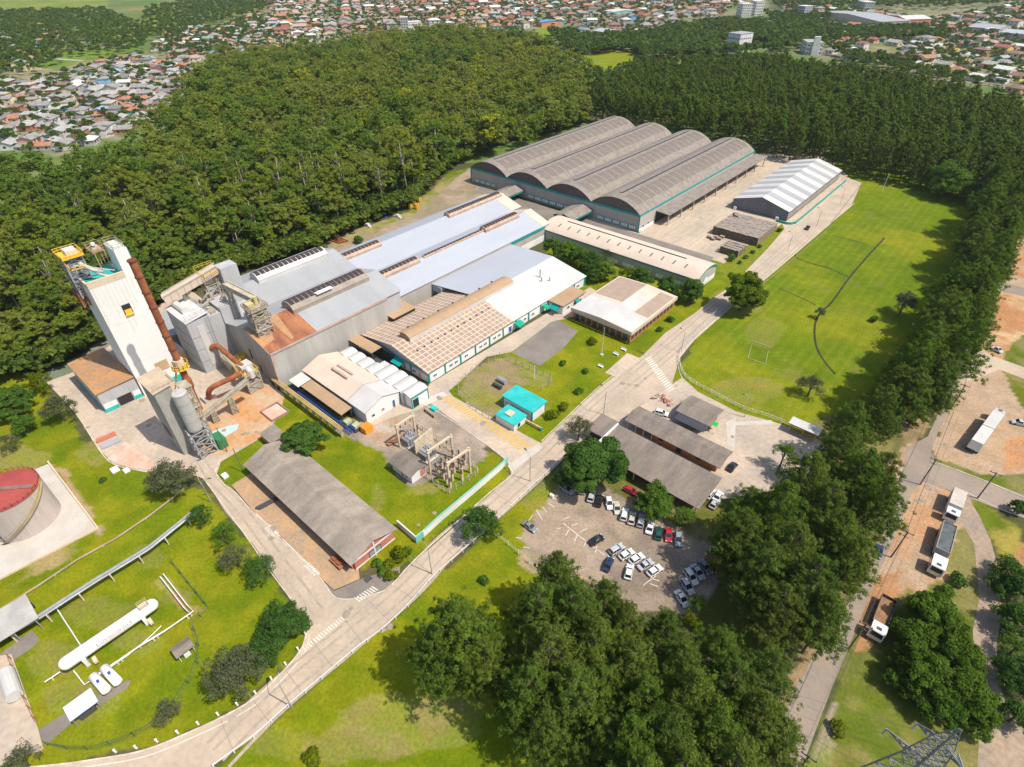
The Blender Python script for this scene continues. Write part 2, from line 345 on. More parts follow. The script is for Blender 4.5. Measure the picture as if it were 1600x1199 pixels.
M['rust'] = mat('rusted_sheet', (.40, .165, .075), (.19, .068, .048), .85, .3, stretch=(.25, 1, 1), fine=2, fvar=.2)
M['rustpipe'] = mat('rust_red_pipe', (.36, .125, .05), (.24, .075, .035), .7, .6)
M['orangeroof'] = mat('orange_dust_roof', (.50, .25, .10), (.34, .22, .13), .85, .15, fine=1.2, fvar=.15)
M['brick'] = mat('pink_brick', (.55, .21, .16), (.46, .18, .14), .8, .6)
M['redbrick'] = mat('orange_brick', (.45, .19, .08), (.38, .16, .07), .85, .6)
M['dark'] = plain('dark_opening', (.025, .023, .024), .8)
M['glass'] = plain('window_glass', (.05, .07, .10), .08, spec=.6)
M['bluepaint'] = plain('blue_paint', (.03, .08, .33), .5)
M['steel'] = mat('galvanised_steel', (.42, .43, .44), (.34, .35, .36), .5, .8, metal=.3)
M['beigesteel'] = mat('beige_steelwork', (.48, .43, .33), (.36, .30, .22), .7, .8)
M['darksteel'] = plain('dark_steel', (.07, .07, .075), .6)
M['redtank'] = mat('faded_red_tank_top', (.40, .075, .06), (.33, .065, .055), .7, .3)
M['tankwall'] = mat('pale_tank_wall', (.56, .465, .41), (.43, .375, .335), .6, .4, stretch=(1, 1, .1))
M['slab'] = mat('pale_slab', (.56, .505, .44), (.48, .43, .37), .85, .25)
M['wood'] = mat('old_pallet_wood', (.30, .225, .15), (.20, .155, .105), .9, 1.2)
M['woodtop'] = mat('bleached_pallet_tops', (.50, .41, .33), (.33, .29, .26), .9, .7, fine=2.5, fvar=.2)
M['pole'] = mat('concrete_post', (.42, .38, .33), (.35, .31, .27), .8, .8)
M['darkpole'] = mat('weathered_pole', (.13, .115, .10), (.17, .15, .13), .85, .8)
M['wire'] = plain('wire', (.16, .15, .14), .5, .3)
M['green'] = plain('green_paint', (.04, .20, .08), .5)
M['frame'] = mat('cream_concrete_frame', (.66, .54, .39), (.58, .47, .34), .8, .6)
M['porcelain'] = plain('brown_porcelain', (.18, .085, .06), .3)
M['bark'] = mat('grey_brown_bark', (.16, .12, .085), (.10, .08, .06), .95, 1.2, space='obj')
M['palebark'] = mat('pale_eucalyptus_bark', (.42, .37, .29), (.27, .23, .18), .9, 1.0, space='obj')

# ------------------------------------------------------------------ roads, yards, markings
def sheet(name, px, m, z, raw=False):
    P = px if raw else WP(px); mb = MB(); mb.face([(x, y, z) for x, y in P]); return struct(name, mb, m)
def ribbon(mb, P, w, z, mi=0, h=None):
    """a flat (or, with h, raised) strip along a polyline"""
    P = [Vector((p[0], p[1])) for p in P]; L_, R_ = [], []
    for i, p in enumerate(P):
        d = (P[min(i + 1, len(P) - 1)] - P[max(i - 1, 0)]).normalized(); n = Vector((-d.y, d.x)) * w / 2
        L_.append(p + n); R_.append(p - n)
    for i in range(len(P) - 1):
        a, b_, c, d = L_[i], L_[i + 1], R_[i + 1], R_[i]
        mb.face([(d.x, d.y, z), (c.x, c.y, z), (b_.x, b_.y, z), (a.x, a.y, z)], mi)
        if h:
            for u, v in ((a, b_), (c, d)): mb.face([(u.x, u.y, z - h), (v.x, v.y, z - h), (v.x, v.y, z), (u.x, u.y, z)], mi)
    return mb
def smooth_line(P, n=5):
    out = []; P = [np.array(p, float) for p in P]
    for i in range(len(P) - 1):
        p0, p1, p2, p3 = P[max(i - 1, 0)], P[i], P[i + 1], P[min(i + 2, len(P) - 1)]
        for k in range(n):
            s_ = k / n; out.append(tuple(.5 * ((2 * p1) + (p2 - p0) * s_ + (2 * p0 - 5 * p1 + 4 * p2 - p3) * s_ ** 2 + (3 * p1 - p0 - 3 * p2 + p3) * s_ ** 3)))
    out.append(tuple(P[-1])); return out
def along(P, step, start=0.0):
    out = []; d_ = start; acc = 0
    for i in range(len(P) - 1):
        a = np.array(P[i]); b_ = np.array(P[i + 1]); l = np.linalg.norm(b_ - a)
        while d_ <= acc + l:
            s_ = (d_ - acc) / l; out.append((*(a + (b_ - a) * s_), math.atan2(b_[1] - a[1], b_[0] - a[0]))); d_ += step
        acc += l
    return out
roadL = [(-40, 1205), (75, 1197), (150, 1187), (225, 1173), (300, 1143), (355, 1117), (400, 1090), (440, 1052), (462, 1027), (474, 1008), (480, 985)]
fenceR = [(335, 1199), (400, 1151), (455, 1102), (510, 1056), (560, 1014), (600, 984), (640, 946), (678, 903), (720, 866), (760, 831), (800, 792), (835, 759), (872, 724)]
roadLs = smooth_line(WP(roadL)); fenceRs = smooth_line(WP(fenceR))
roadR = [(500, 1230), (400, 1150), (455, 1100), (510, 1054), (560, 1012), (600, 982), (640, 944), (678, 901), (720, 863), (760, 828), (800, 789), (835, 756), (880, 716), (925, 675), (940, 655), (960, 648), (985, 646), (1050, 600), (1062, 560), (1085, 532), (1130, 492), (1170, 457), (1210, 425), (1280, 365), (1330, 322), (1346, 286)]
roadT = [(1320, 276), (1290, 315), (1240, 372), (1175, 428), (1120, 462), (1085, 490), (1040, 520), (1005, 555), (962, 586), (930, 612), (890, 650), (846, 692), (800, 742), (762, 776), (700, 832), (650, 876), (600, 924), (560, 936)]
sheet('road', [(-40, 1260), (300, 1230)] + [(330, 1199)] + roadR[1:] + roadT + [(480, 985)] + roadL[::-1], M['road'], .03)
sheet('side_road', [(480, 986), (468, 955), (430, 900), (395, 850), (352, 800), (318, 745), (345, 715), (337, 737), (350, 757), (366, 768), (400, 806), (450, 855), (500, 903), (520, 932), (562, 938)], M['road'], .022)
sheet('yard', [(72, 597), (112, 583), (165, 545), (240, 480), (300, 455), (360, 500), (428, 605), (445, 618), (436, 650), (412, 682), (345, 722), (335, 752), (318, 748), (290, 738), (265, 735), (225, 737), (178, 725), (152, 700), (118, 645)], M['yard'], .016)
sheet('ore_yard', [(318, 655), (345, 618), (395, 590), (445, 620), (436, 645), (410, 683), (350, 712), (300, 700), (310, 670)], M['orange'], .026)
sheet('dust_slab', [(168, 718), (195, 690), (240, 720), (240, 735), (200, 730)], M['pinkyard'], .026)
sheet('garage_lot', [(362, 758), (395, 738), (560, 885), (562, 905), (522, 922), (500, 902), (400, 804)], M['dirt'], .03)
sheet('corner_pavement', [(500, 904), (522, 924), (562, 906), (625, 885), (625, 895), (602, 924), (570, 934), (538, 938), (520, 931)], M['asphalt'], .034)
sheet('back_lane', [(640, 590), (668, 605), (700, 610), (708, 620), (840, 690), (846, 693), (800, 744), (793, 722), (760, 695), (672, 630), (655, 640), (620, 650), (575, 668), (560, 640), (640, 610)], M['yard'], .024)
sheet('front_lane', [(668, 606), (671, 600), (922, 449), (960, 470), (890, 497), (862, 503), (800, 550), (760, 558), (715, 600), (700, 612)], M['yard'], .02)
sheet('parking_strip', [(800, 552), (860, 504), (872, 500), (903, 518), (880, 545), (843, 572)], M['asphalt'], .028)
sheet('front_path', [(945, 583), (980, 552), (1000, 560), (965, 590)], M['yard'], .036)
sheet('gate_yard', [(925, 676), (945, 645), (985, 646), (1048, 602), (1066, 590), (1090, 612), (1150, 643), (1238, 668), (1290, 692), (1270, 735), (1225, 765), (1170, 775), (1130, 780), (1090, 760)], M['yard'], .018)
sheet('apron', [(998, 365), (1030, 335), (1190, 240), (1290, 245), (1325, 275), (1240, 372), (1175, 428), (1120, 408), (1085, 400), (880, 335), (860, 330), (900, 330)], M['apron'], .012)
M['lawn'] = mat('strip_lawn', (.13, .172, .004), (.19, .2, .008), .95, .5, fine=1.6, fvar=.3)
sheet('grass_strip', [(1120, 424), (1135, 408), (1185, 372), (1222, 350), (1226, 358), (1200, 388), (1165, 424), (1140, 430)], M['lawn'], .03)
sheet('asphalt_strip', [(750, 292), (800, 308), (998, 366), (1115, 402), (1108, 415), (860, 345), (740, 300)], M['asphalt'], .02)
sheet('public_road', [(1604, 315), (1597, 322), (1545, 437), (1507, 532), (1486, 602), (1450, 682), (1417, 700), (1408, 745), (1380, 835), (1355, 900), (1285, 1004), (1250, 1059), (1200, 1174), (1185, 1230), (1245, 1230), (1253, 1199), (1300, 1074), (1330, 1004), (1371, 900), (1398, 842), (1425, 770), (1440, 752), (1527, 783), (1550, 792), (1610, 812), (1610, 778), (1525, 745), (1462, 722), (1455, 706), (1464, 680), (1500, 600), (1517, 532), (1532, 490), (1562, 420), (1610, 335)], M['tar'], .016)
sheet('side_street', [(1532, 490), (1548, 438), (1610, 452), (1610, 466), (1560, 455)], M['tar'], .012)
sheet('lower_street', [(1500, 600), (1517, 540), (1550, 556), (1610, 578), (1610, 596), (1562, 578), (1530, 590)], M['road'], .02)
sheet('gravel_track', [(1495, 817), (1507, 825), (1522, 850), (1527, 900), (1530, 935), (1520, 985), (1522, 1030), (1545, 1080), (1555, 1110), (1530, 1150), (1525, 1230), (1620, 1230), (1600, 1140), (1580, 1120), (1560, 1070), (1557, 1010), (1565, 960), (1560, 905), (1557, 877), (1548, 845), (1530, 806), (1508, 770)], mat('gravel_track_dirt', (.36, .27, .19), (.28, .22, .17), .95, .15, fine=1.2, fvar=.2), .014)
# kerbs
kb = MB()
ribbon(kb, roadLs, .26, .13, h=.13)
for px in ([(345, 716), (337, 737), (350, 757), (366, 768), (400, 806), (450, 855), (500, 903), (520, 931), (540, 937), (570, 933), (602, 923)], [(612, 915), (650, 873), (700, 829), (762, 773), (799, 742), (796, 724), (762, 697), (700, 654), (662, 632)],
           [(846, 690), (890, 648), (930, 610), (962, 584)], [(1066, 592), (1060, 575), (1063, 557), (1085, 530), (1130, 490), (1170, 456), (1210, 424), (1280, 364), (1335, 318)], [(318, 748), (380, 832), (420, 890), (465, 952), (475, 985)],
           [(78, 600), (120, 648), (155, 703), (180, 727), (230, 738)], [(1465, 724), (1527, 747), (1610, 782)], [(1510, 770), (1560, 795), (1610, 812)]):
    ribbon(kb, smooth_line(WP(px), 3), .2, .12, h=.12)
struct('kerb', kb, M['kerb'])
mk = MB()
def zebra(p0, p1, wpx, n, z=.045):
    a = np.array(W(*p0)); b_ = np.array(W(*p1)); w_ = np.array(W(p0[0] + wpx[0], p0[1] + wpx[1])) - a
    for k in range(n):
        s0, s1 = k / n, (k + .5) / n; A = a + (b_ - a) * s0; B = a + (b_ - a) * s1
        mk.face([(*A, z), (*B, z), (*(B + w_), z), (*(A + w_), z)])
zebra((472, 1012), (535, 962), (6, 6), 16); zebra((553, 935), (584, 915), (9, 6), 8); zebra((414, 826), (428, 840), (9, -6), 6); zebra((475, 885), (492, 902), (9, -6), 6)
zebra((1008, 562), (1046, 615), (9, -5), 17)
ribbon(mk, [(x, y) for x, y in [(p[0] + 1.4 * .75, p[1] - 1.4 * .1) for p in roadLs]], .16, .04)
ribbon(mk, WP([(400, 803), (450, 851), (500, 899)]), .2, .04)
for k in range(9):
    a = (866 - k * 1.5 + k * 9, 785 + k * 12)
for a, b_ in (((858, 777), (873, 781)), ((856, 786), (866, 793)), ((848, 793), (854, 800)), ((838, 797), (847, 812)), ((825, 815), (832, 806)), ((880, 818), (905, 838)), ((905, 838), (945, 868)), ((870, 827), (877, 825)), ((880, 812), (890, 808)), ((893, 822), (903, 818)), ((884, 837), (889, 828)), ((898, 846), (902, 836)), ((912, 855), (916, 845)), ((930, 864), (933, 853)), ((906, 832), (917, 826)), ((1005, 915), (1025, 900)), ((1012, 903), (1030, 908)), ((806, 840), (816, 842)), ((818, 855), (828, 857)), ((1015, 912), (1028, 917))):
    ribbon(mk, WP([a, b_]), .16, .045)
struct('road_markings', mk, M['line'])
cap = MB()
def band(pa, pb, pc, pd, m_, nm, z=.05):
    mb = MB(); mb.face([(*W(*p), z) for p in (pa, pb, pc, pd)]); struct(nm, mb, m_)
band((655, 627), (692, 612), (699, 618), (664, 635), M['slab'], 'crossing_slab')
band((793, 728), (840, 694), (848, 700), (800, 738), M['slab'], 'crossing_slab')
band((1134, 660), (1150, 652), (1148, 700), (1136, 696), M['slab'], 'footway'); band((1134, 660), (1205, 657), (1208, 664), (1148, 665), M['slab'], 'footway', .054)
yb = MB()
A0, A1, B0, B1 = [np.array(W(*p)) for p in ((697, 617), (838, 697), (688, 623), (812, 704))]
for k in range(32):
    s_ = k / 32; s2 = s_ + .0145
    yb.face([(*(A0 + (A1 - A0) * s_), .045), (*(A0 + (A1 - A0) * s2), .045), (*(B0 + (B1 - B0) * s2), .045), (*(B0 + (B1 - B0) * s_), .045)])
struct('yellow_crossing_stripes', yb, M['yline'])
dc = MB()
for px in ([(1382, 372), (1352, 405), (1325, 437), (1300, 472), (1281, 490), (1273, 510), (1275, 540), (1288, 565), (1305, 585)], [(1301, 368), (1325, 374), (1352, 382)], [(1268, 412), (1296, 420), (1325, 433)], [(1217, 451), (1250, 465), (1275, 477)], [(1240, 395), (1252, 407), (1300, 420)]):
    ribbon(dc, smooth_line(WP(px), 4), .65 if len(px) > 4 else .5, .02)
struct('drainage_ditch', dc, mat('ditch_mud', (.022, .022, .012), (.06, .05, .025), .95, .6))
pd = MB(); pd.face([(*W(*p), .04) for p in ((318, 683), (338, 672), (360, 665), (374, 663), (370, 672), (350, 684), (336, 692))]); struct('turquoise_puddle', pd, mat('milky_turquoise_water', (.42, .60, .60), (.50, .58, .55), .35, .4))

jt = MB()
for k in range(22): ribbon(jt, [(-9 + k * 4.6 if k < 4 else 8.2, 132), (-9 + k * 4.6 if k < 4 else 8.2, 250)] if k < 4 else [(-3, 136 + (k - 4) * 6.4), (8, 136 + (k - 4) * 6.4)], .1, .03)
for pl, st_ in ((fenceRs, 6.0),):
    for x, y, a in along(pl, st_, 3): jt.face([(x - math.sin(a) * q_ + math.cos(a) * e, y + math.cos(a) * q_ + math.sin(a) * e, .048) for q_, e in ((.6, -.05), (.6, .05), (7.6, .05), (7.6, -.05))])
struct('slab_joints', jt, mat('joint_dirt', (.27, .215, .165), (.33, .27, .21), .95, 1))
tk = MB()
def offs(P, d): return [(x - math.sin(a) * d, y + math.cos(a) * d) for x, y, a in along(P, 2.0)]
ctr = smooth_line(WP([(340, 1180), (430, 1090), (540, 1000), (640, 915), (700, 850), (780, 785), (860, 712), (930, 640), (990, 590), (1050, 540), (1110, 488), (1180, 435), (1260, 365)]))
for d in (-2.9, -1.3, 1.2, 2.8): ribbon(tk, offs(ctr, d), .55, .043)
ctr2 = smooth_line(WP([(500, 960), (440, 880), (380, 800), (330, 745), (300, 700), (255, 660), (190, 640), (130, 600)]))
for d in (-.9, .9): ribbon(tk, offs(ctr2, d), .5, .043)
struct('tyre_marks', tk, mat('tyre_worn_concrete', (.43, .345, .27), (.36, .295, .235), .9, .5, fine=2, fvar=.16))
oil = MB(); orr = random.Random(14)
for px, py, n, sp in ((560, 960, 5, 40), (720, 830, 6, 40), (700, 650, 8, 40), (1000, 600, 8, 40), (200, 650, 10, 60), (380, 660, 8, 30), (1150, 700, 8, 60), (1100, 330, 14, 70), (1200, 300, 5, 30), (450, 840, 8, 40), (1450, 780, 6, 40), (1540, 690, 6, 40)):
    for k in range(n):
        x, y = W(px + orr.gauss(0, sp), py + orr.gauss(0, sp * .5)); r_ = orr.uniform(.25, 1.1); oil.face([(x + r_ * orr.uniform(.6, 1.1) * math.cos(a * .628), y + r_ * orr.uniform(.6, 1.1) * math.sin(a * .628), .052) for a in range(10)])
struct('oil_stains', oil, mat('oil_stain', (.26, .21, .165), (.36, .29, .225), .8, 1.2))
# ------------------------------------------------------------------ trees
def leaf_mat(name, cols, rnd='obj', trans=.42):
    """foliage: a colour per tree from a ramp, varied from spray to spray, letting some light through"""
    m = bpy.data.materials.new(name); m.use_nodes = True; t = m.node_tree; N = t.nodes; L = t.links
    N.remove(N['Principled BSDF']); out = N['Material Output']
    if rnd == 'obj': oi = N.new('ShaderNodeObjectInfo'); src = oi.outputs['Random']
    elif rnd == 'col': oi = N.new('ShaderNodeObjectInfo'); sp_ = N.new('ShaderNodeSeparateColor'); L.new(oi.outputs['Color'], sp_.inputs[0]); src = sp_.outputs[0]
    else: oi = N.new('ShaderNodeAttribute'); oi.attribute_name = 'rnd'; src = oi.outputs['Fac']
    rp = N.new('ShaderNodeValToRGB'); e = rp.color_ramp.elements
    while len(e) < len(cols): e.new(.5)
    for k, c in enumerate(cols): e[k].position = k / max(1, len(cols) - 1); e[k].color = (*c, 1)
    L.new(src, rp.inputs[0])
    a = N.new('ShaderNodeAttribute'); a.attribute_name = 'tint'
    mr = N.new('ShaderNodeMapRange'); mr.inputs[3].default_value = .6; mr.inputs[4].default_value = 1.4; L.new(a.outputs['Fac'], mr.inputs[0])
    v = N.new('ShaderNodeVectorMath'); v.operation = 'SCALE'; L.new(rp.outputs[0], v.inputs[0]); L.new(mr.outputs[0], v.inputs['Scale'])
    d = N.new('ShaderNodeBsdfDiffuse'); L.new(v.outputs[0], d.inputs['Color'])
    tr = N.new('ShaderNodeBsdfTranslucent'); L.new(v.outputs[0], tr.inputs['Color'])
    mx = N.new('ShaderNodeMixShader'); mx.inputs[0].default_value = trans
    L.new(d.outputs[0], mx.inputs[1]); L.new(tr.outputs[0], mx.inputs[2]); L.new(mx.outputs[0], out.inputs['Surface'])
    return m
def leaves(P, Nn, size, g, aspect=.6, jit=.6):
    n = len(P); nn = Nn + jit * g.standard_normal((n, 3)); nn /= np.linalg.norm(nn, axis=1, keepdims=True) + 1e-9
    t = np.cross(nn, g.standard_normal((n, 3))); t /= np.linalg.norm(t, axis=1, keepdims=True) + 1e-9
    b_ = np.cross(nn, t); s_ = (np.asarray(size) * g.uniform(.65, 1.35, n))[:, None]
    v = np.stack([P + t * s_, P + b_ * s_ * aspect, P - t * s_, P - b_ * s_ * aspect], 1)
    return v.reshape(-1, 3)
def foliage_mesh(name, V, tint, mats, trunk=None, rnd=None):
    me = bpy.data.meshes.new(name); nq = len(V) // 4
    tv = np.array(trunk.v) if trunk else np.zeros((0, 3)); AV = np.concatenate([V, tv]) if trunk else V
    me.vertices.add(len(AV)); me.vertices.foreach_set('co', AV.astype(np.float32).ravel())
    tf = trunk.f if trunk else []
    li = np.concatenate([np.arange(nq * 4)] + [np.array(f) + nq * 4 for f in tf]) if tf else np.arange(nq * 4)
    st = np.concatenate([np.arange(nq) * 4, nq * 4 + np.cumsum([0] + [len(f) for f in tf])[:-1]]) if tf else np.arange(nq) * 4
    me.loops.add(len(li)); me.loops.foreach_set('vertex_index', li.astype(np.int32))
    me.polygons.add(len(st)); me.polygons.foreach_set('loop_start', st.astype(np.int32))
    for mm in mats: me.materials.append(mm)
    if tf: me.polygons.foreach_set('material_index', np.concatenate([np.zeros(nq, np.int32), np.ones(len(tf), np.int32)]))
    me.update(calc_edges=True)
    at = me.attributes.new('tint', 'FLOAT', 'POINT'); at.data.foreach_set('value', np.concatenate([np.repeat(tint, 4), np.full(len(tv), .5)]).astype(np.float32))
    if rnd is not None: at = me.attributes.new('rnd', 'FLOAT', 'POINT'); at.data.foreach_set('value', np.repeat(rnd, 4).astype(np.float32))
    return me
def blob_crown(g, lobes, n, size, fill=.35, jit=.55):
    """lobes: centre + radii; leaves lie over the lobes' upper and outer shells, some inside"""
    w_ = np.array([l[3] ** 2 for l in lobes]); w_ = w_ / w_.sum(); P = []; Nn = []; T = []
    for l, wk in zip(lobes, w_):
        k = max(6, int(n * wk)); d = g.standard_normal((k, 3)); d[:, 2] = np.abs(d[:, 2]) * .9 + d[:, 2] * .35; d /= np.linalg.norm(d, axis=1, keepdims=True)
        rr = np.where(g.random(k) < fill, g.uniform(.35, .85, k), g.uniform(.85, 1.08, k))
        P.append(np.array(l[:3]) + d * rr[:, None] * np.array([l[3], l[3], l[4]])); Nn.append(d + [0, 0, .25])
        T.append(np.clip(.5 + g.normal(0, .16) + g.normal(0, .13, k), 0, 1))
    P = np.concatenate(P); return leaves(P, np.concatenate(Nn), size, g, .6, jit), np.concatenate(T)
def trunk_mb(g, h, r, limbs=(), n=7, lean=.4):
    mb = MB(); a, b_ = g.normal(0, lean), g.normal(0, lean)
    mb.tube([(0, 0, -.2), (a * .3, b_ * .3, h * .4), (a, b_, h)], [r, r * .75, r * .35], n)
    for l in limbs:
        z = h * g.uniform(.4, .75); s_ = z / h
        mb.tube([(a * s_, b_ * s_, z), ((a * s_ + l[0]) / 2, (b_ * s_ + l[1]) / 2, (z + l[2]) / 2 + .4), (l[0], l[1], l[2])], [r * .42, r * .3, r * .12], 5)
    return mb
def broad_lobes(g, h, rad, n, flat=.75, base=.42):
    L_ = [(0, 0, h * .72, rad * .55, rad * .5 * flat)]
    for k in range(n):
        a = g.uniform(0, 2 * math.pi); q_ = math.sqrt(g.random()) * .78; z = h * (base + (1 - base) * (.06 + .80 * (1 - q_ ** 2) * g.uniform(.6, 1.1)))
        r_ = rad * g.uniform(.26, .42); L_.append((rad * q_ * math.cos(a), rad * q_ * math.sin(a), min(z, h - r_ * .5), r_, r_ * flat * g.uniform(.8, 1.1)))
    return L_
def sub_lobes(g, L_, k):
    """breaks every bough cluster into smaller sprays over its upper side, so no crown shows smooth balls"""
    out = []
    for x, y, z, r_, rz in L_:
        for i in range(k):
            d = g.standard_normal(3); d[2] = d[2] * .8 + .15; d /= np.linalg.norm(d) + 1e-9; q_ = g.uniform(.4, .95); s_ = g.uniform(.32, .58)
            out.append((x + d[0] * r_ * q_, y + d[1] * r_ * q_, z + d[2] * rz * q_, r_ * s_, rz * s_ * g.uniform(.7, 1.1)))
    return out
def euc_lobes(g, h, rad, n):
    L_ = []
    for k in range(n):
        s_ = g.random(); z = h * (.5 + .46 * s_); q_ = rad * (1.05 - .55 * s_) * math.sqrt(g.random()); a = g.uniform(0, 6.283)
        r_ = rad * g.uniform(.3, .5); L_.append((q_ * math.cos(a), q_ * math.sin(a), z, r_, r_ * g.uniform(.7, 1.1)))
    return L_
def pine_crown(g, h, rad, whorls, nb, tuft_n, leaf_n, size):
    """whorls of ascending boughs carrying tufts of needles"""
    P = []; Nn = []; T = []; limbs = []
    for k in range(whorls):
        s_ = (k + g.uniform(-.25, .25)) / (whorls - 1); s_ = min(max(s_, 0), 1); z = h * (.34 + .62 * s_)
        L_ = rad * (1 - s_ ** 1.6) ** .62 * g.uniform(.85, 1.12) + .35; off = g.uniform(0, 6.28)
        for j in range(max(3, int(nb * (1 - .35 * s_)))):
            a = off + j * 6.283 / max(3, int(nb * (1 - .35 * s_))) + g.normal(0, .22); l = L_ * g.uniform(.62, 1.12); rise = g.uniform(.12, .42)
            e = np.array([math.cos(a) * l, math.sin(a) * l, z + rise * l * .5]); o_ = np.array([0, 0, z - .1 * l]); limbs.append((o_, e)); tb = np.clip(.5 + g.normal(0, .15), 0, 1)
            m_ = max(2, int(tuft_n * l / rad))
            for q_ in range(m_):
                u = .35 + .65 * (q_ + g.random()) / m_; c = o_ + (e - o_) * u + np.array([g.normal(0, .16 * l * (1.1 - u * .5)), g.normal(0, .16 * l * (1.1 - u * .5)), g.normal(.15, .28)])
                d = g.standard_normal((leaf_n, 3)); d[:, 2] = d[:, 2] * .6 + .45; d += (e - o_) / (l + .1) * .5; d /= np.linalg.norm(d, axis=1, keepdims=True)
                rr = g.uniform(.25, 1.0, leaf_n) * g.uniform(.42, .72) * (rad / 5.2); P.append(c + d * rr[:, None]); Nn.append(d + [0, 0, .3])
                T.append(np.clip(tb + g.normal(0, .12) + g.normal(0, .1, leaf_n), 0, 1))
    P = np.concatenate(P); return leaves(P, np.concatenate(Nn), size, g, .3, .45), np.concatenate(T), limbs
LF = {}
PINE_COLS = [(0.104, 0.165, 0.027), (0.119, 0.182, 0.029), (0.113, 0.190, 0.023), (0.144, 0.200, 0.030), (0.131, 0.172, 0.030)]
EUC_COLS = [(0.126, 0.203, 0.032), (0.157, 0.227, 0.033), (0.197, 0.256, 0.032), (0.234, 0.266, 0.036), (0.217, 0.266, 0.047), (0.227, 0.249, 0.053), (0.258, 0.269, 0.040), (0.312, 0.341, 0.028), (0.360, 0.370, 0.026)]
TOWN_COLS = [(.085, .150, .030), (.105, .165, .030), (.070, .125, .028), (.140, .195, .026)]
LF['pine'] = leaf_mat('pine_needles', PINE_COLS); LF['euc'] = leaf_mat('eucalyptus_leaves', EUC_COLS, 'col'); LF['town'] = leaf_mat('broad_leaves', TOWN_COLS)
LF['pine_s'] = leaf_mat('pine_needles_mass', PINE_COLS, 'rnd'); LF['euc_s'] = leaf_mat('eucalyptus_leaves_mass', EUC_COLS, 'rnd'); LF['town_s'] = leaf_mat('broad_leaves_mass', TOWN_COLS, 'rnd')
g = np.random.default_rng(5)
def pine_proto(h, rad, whorls, nb, tn, ln, size):
    V, T, limbs = pine_crown(g, h, rad, whorls, nb, tn, ln, size); tk = trunk_mb(g, h * .97, .26, (), 7, .2)
    for o_, e in limbs[::2]: tk.tube([tuple(o_), tuple(o_ + (e - o_) * .85)], [.09, .03], 4, caps=False)
    return V, T, tk
def round_pine(n, sz):
    lb = []
    for q_ in range(26): s_ = g.random() ** .8; a = g.uniform(0, 6.28); rr = 3.7 * (1 - s_ ** 2.2) ** .6 * g.uniform(.5, 1); lb.append((rr * math.cos(a), rr * math.sin(a), 20 * (.24 + .73 * s_), 1.25, 1.5))
    return blob_crown(g, sub_lobes(g, lb, 3), n, sz, .4, .4)
near_pines = []
for k in range(5):
    V, T, tk = pine_proto(21, 5.6, 14, 10, 9, 30, .23)
    near_pines.append((foliage_mesh('pine_crown', V, T, [LF['pine']]), tk))
mid_pines = []
for k in range(5):
    V, T = round_pine(4200, .21); tk = trunk_mb(g, 19, .2, (), 6, .2)
    mid_pines.append((V, T, tk, foliage_mesh('pine_tree', V, T, [LF['pine'], M['bark']], tk)))
far_pines = [round_pine(1200, .36) for k in range(4)]
mid_eucs = []
for k in range(7):
    h = 17; lb = euc_lobes(g, h, 4.2, 18); V, T = blob_crown(g, sub_lobes(g, lb, 5), 8000, .2, .45, .4); tk = trunk_mb(g, h * .9, .24, [l[:3] for l in lb[:7]], 6, .5)
    mid_eucs.append((V, T, tk, foliage_mesh('eucalyptus_tree', V, T, [LF['euc'], M['palebark']], tk)))
for k in range(4):
    h = 12.5; lb = broad_lobes(g, h, 4.6, 12, .95, .3); V, T = blob_crown(g, sub_lobes(g, lb, 5), 6500, .225, .45, .4); tk = trunk_mb(g, h * .7, .24, [l[:3] for l in lb[1:6]], 6, .3)
    mid_eucs.append((V, T, tk, foliage_mesh('forest_tree', V, T, [LF['euc'], M['bark']], tk)))
thin_eucs = []
for k in range(2):
    h = 19; lb = euc_lobes(g, h, 3.2, 9); V, T = blob_crown(g, sub_lobes(g, lb, 5), 1500, .2); tk = trunk_mb(g, h * .93, .24, [l[:3] for l in lb], 6, .6)
    thin_eucs.append((V, T, tk, foliage_mesh('eucalyptus_tree', V, T, [LF['euc'], M['palebark']], tk)))
far_eucs = []
for k in range(7):
    lb = euc_lobes(g, 17, 4.6, 12) if k < 4 else broad_lobes(g, 13, 5.0, 12, .95, .3); far_eucs.append(blob_crown(g, sub_lobes(g, lb, 4), 1300, .36, .4, .4))
town_tree_meshes = []
for k in range(4):
    lb = broad_lobes(g, 8, 3.8, 8); V, T = blob_crown(g, lb, 420, .55); tk = trunk_mb(g, 4.5, .2, (), 5, .2)
    town_tree_meshes.append(foliage_mesh('street_tree', V, T, [LF['town'], M['bark']], tk))
far_town = [blob_crown(g, broad_lobes(g, 8, 4.0, 6), 110, 1.0) for k in range(3)]

def scatter(P, spacing, seed, keep=None):
    """jittered points at least about one spacing apart inside a polygon of plant metres"""
    g_ = np.random.default_rng(seed); A = np.array(P); x0, y0 = A.min(0); x1, y1 = A.max(0); out = []
    nx_ = int((x1 - x0) / spacing) + 2; ny_ = int((y1 - y0) / (spacing * .87)) + 2
    for j in range(ny_):
        for i in range(nx_):
            out.append((x0 + (i + .5 * (j % 2)) * spacing + g_.normal(0, .36 * spacing), y0 + j * spacing * .87 + g_.normal(0, .36 * spacing)))
    out = np.array(out); k = inpoly(out[:, 0], out[:, 1], P); return out[k]
def in_frame(x, y, z, mx=0):
    px, py, c = proj(x, y, z); return c > 0 and -mx < px < 1600 + mx and -mx < py < 1199 + mx
def hue(x, y, g_r): return float(np.clip(.1 + 1.5 * (fbm(np.array([x]), np.array([y]), 55, 91)[0] - .32) + .5 * (fbm(np.array([x]), np.array([y]), 14, 95)[0] - .5) + g_r * .16, .02, .98))
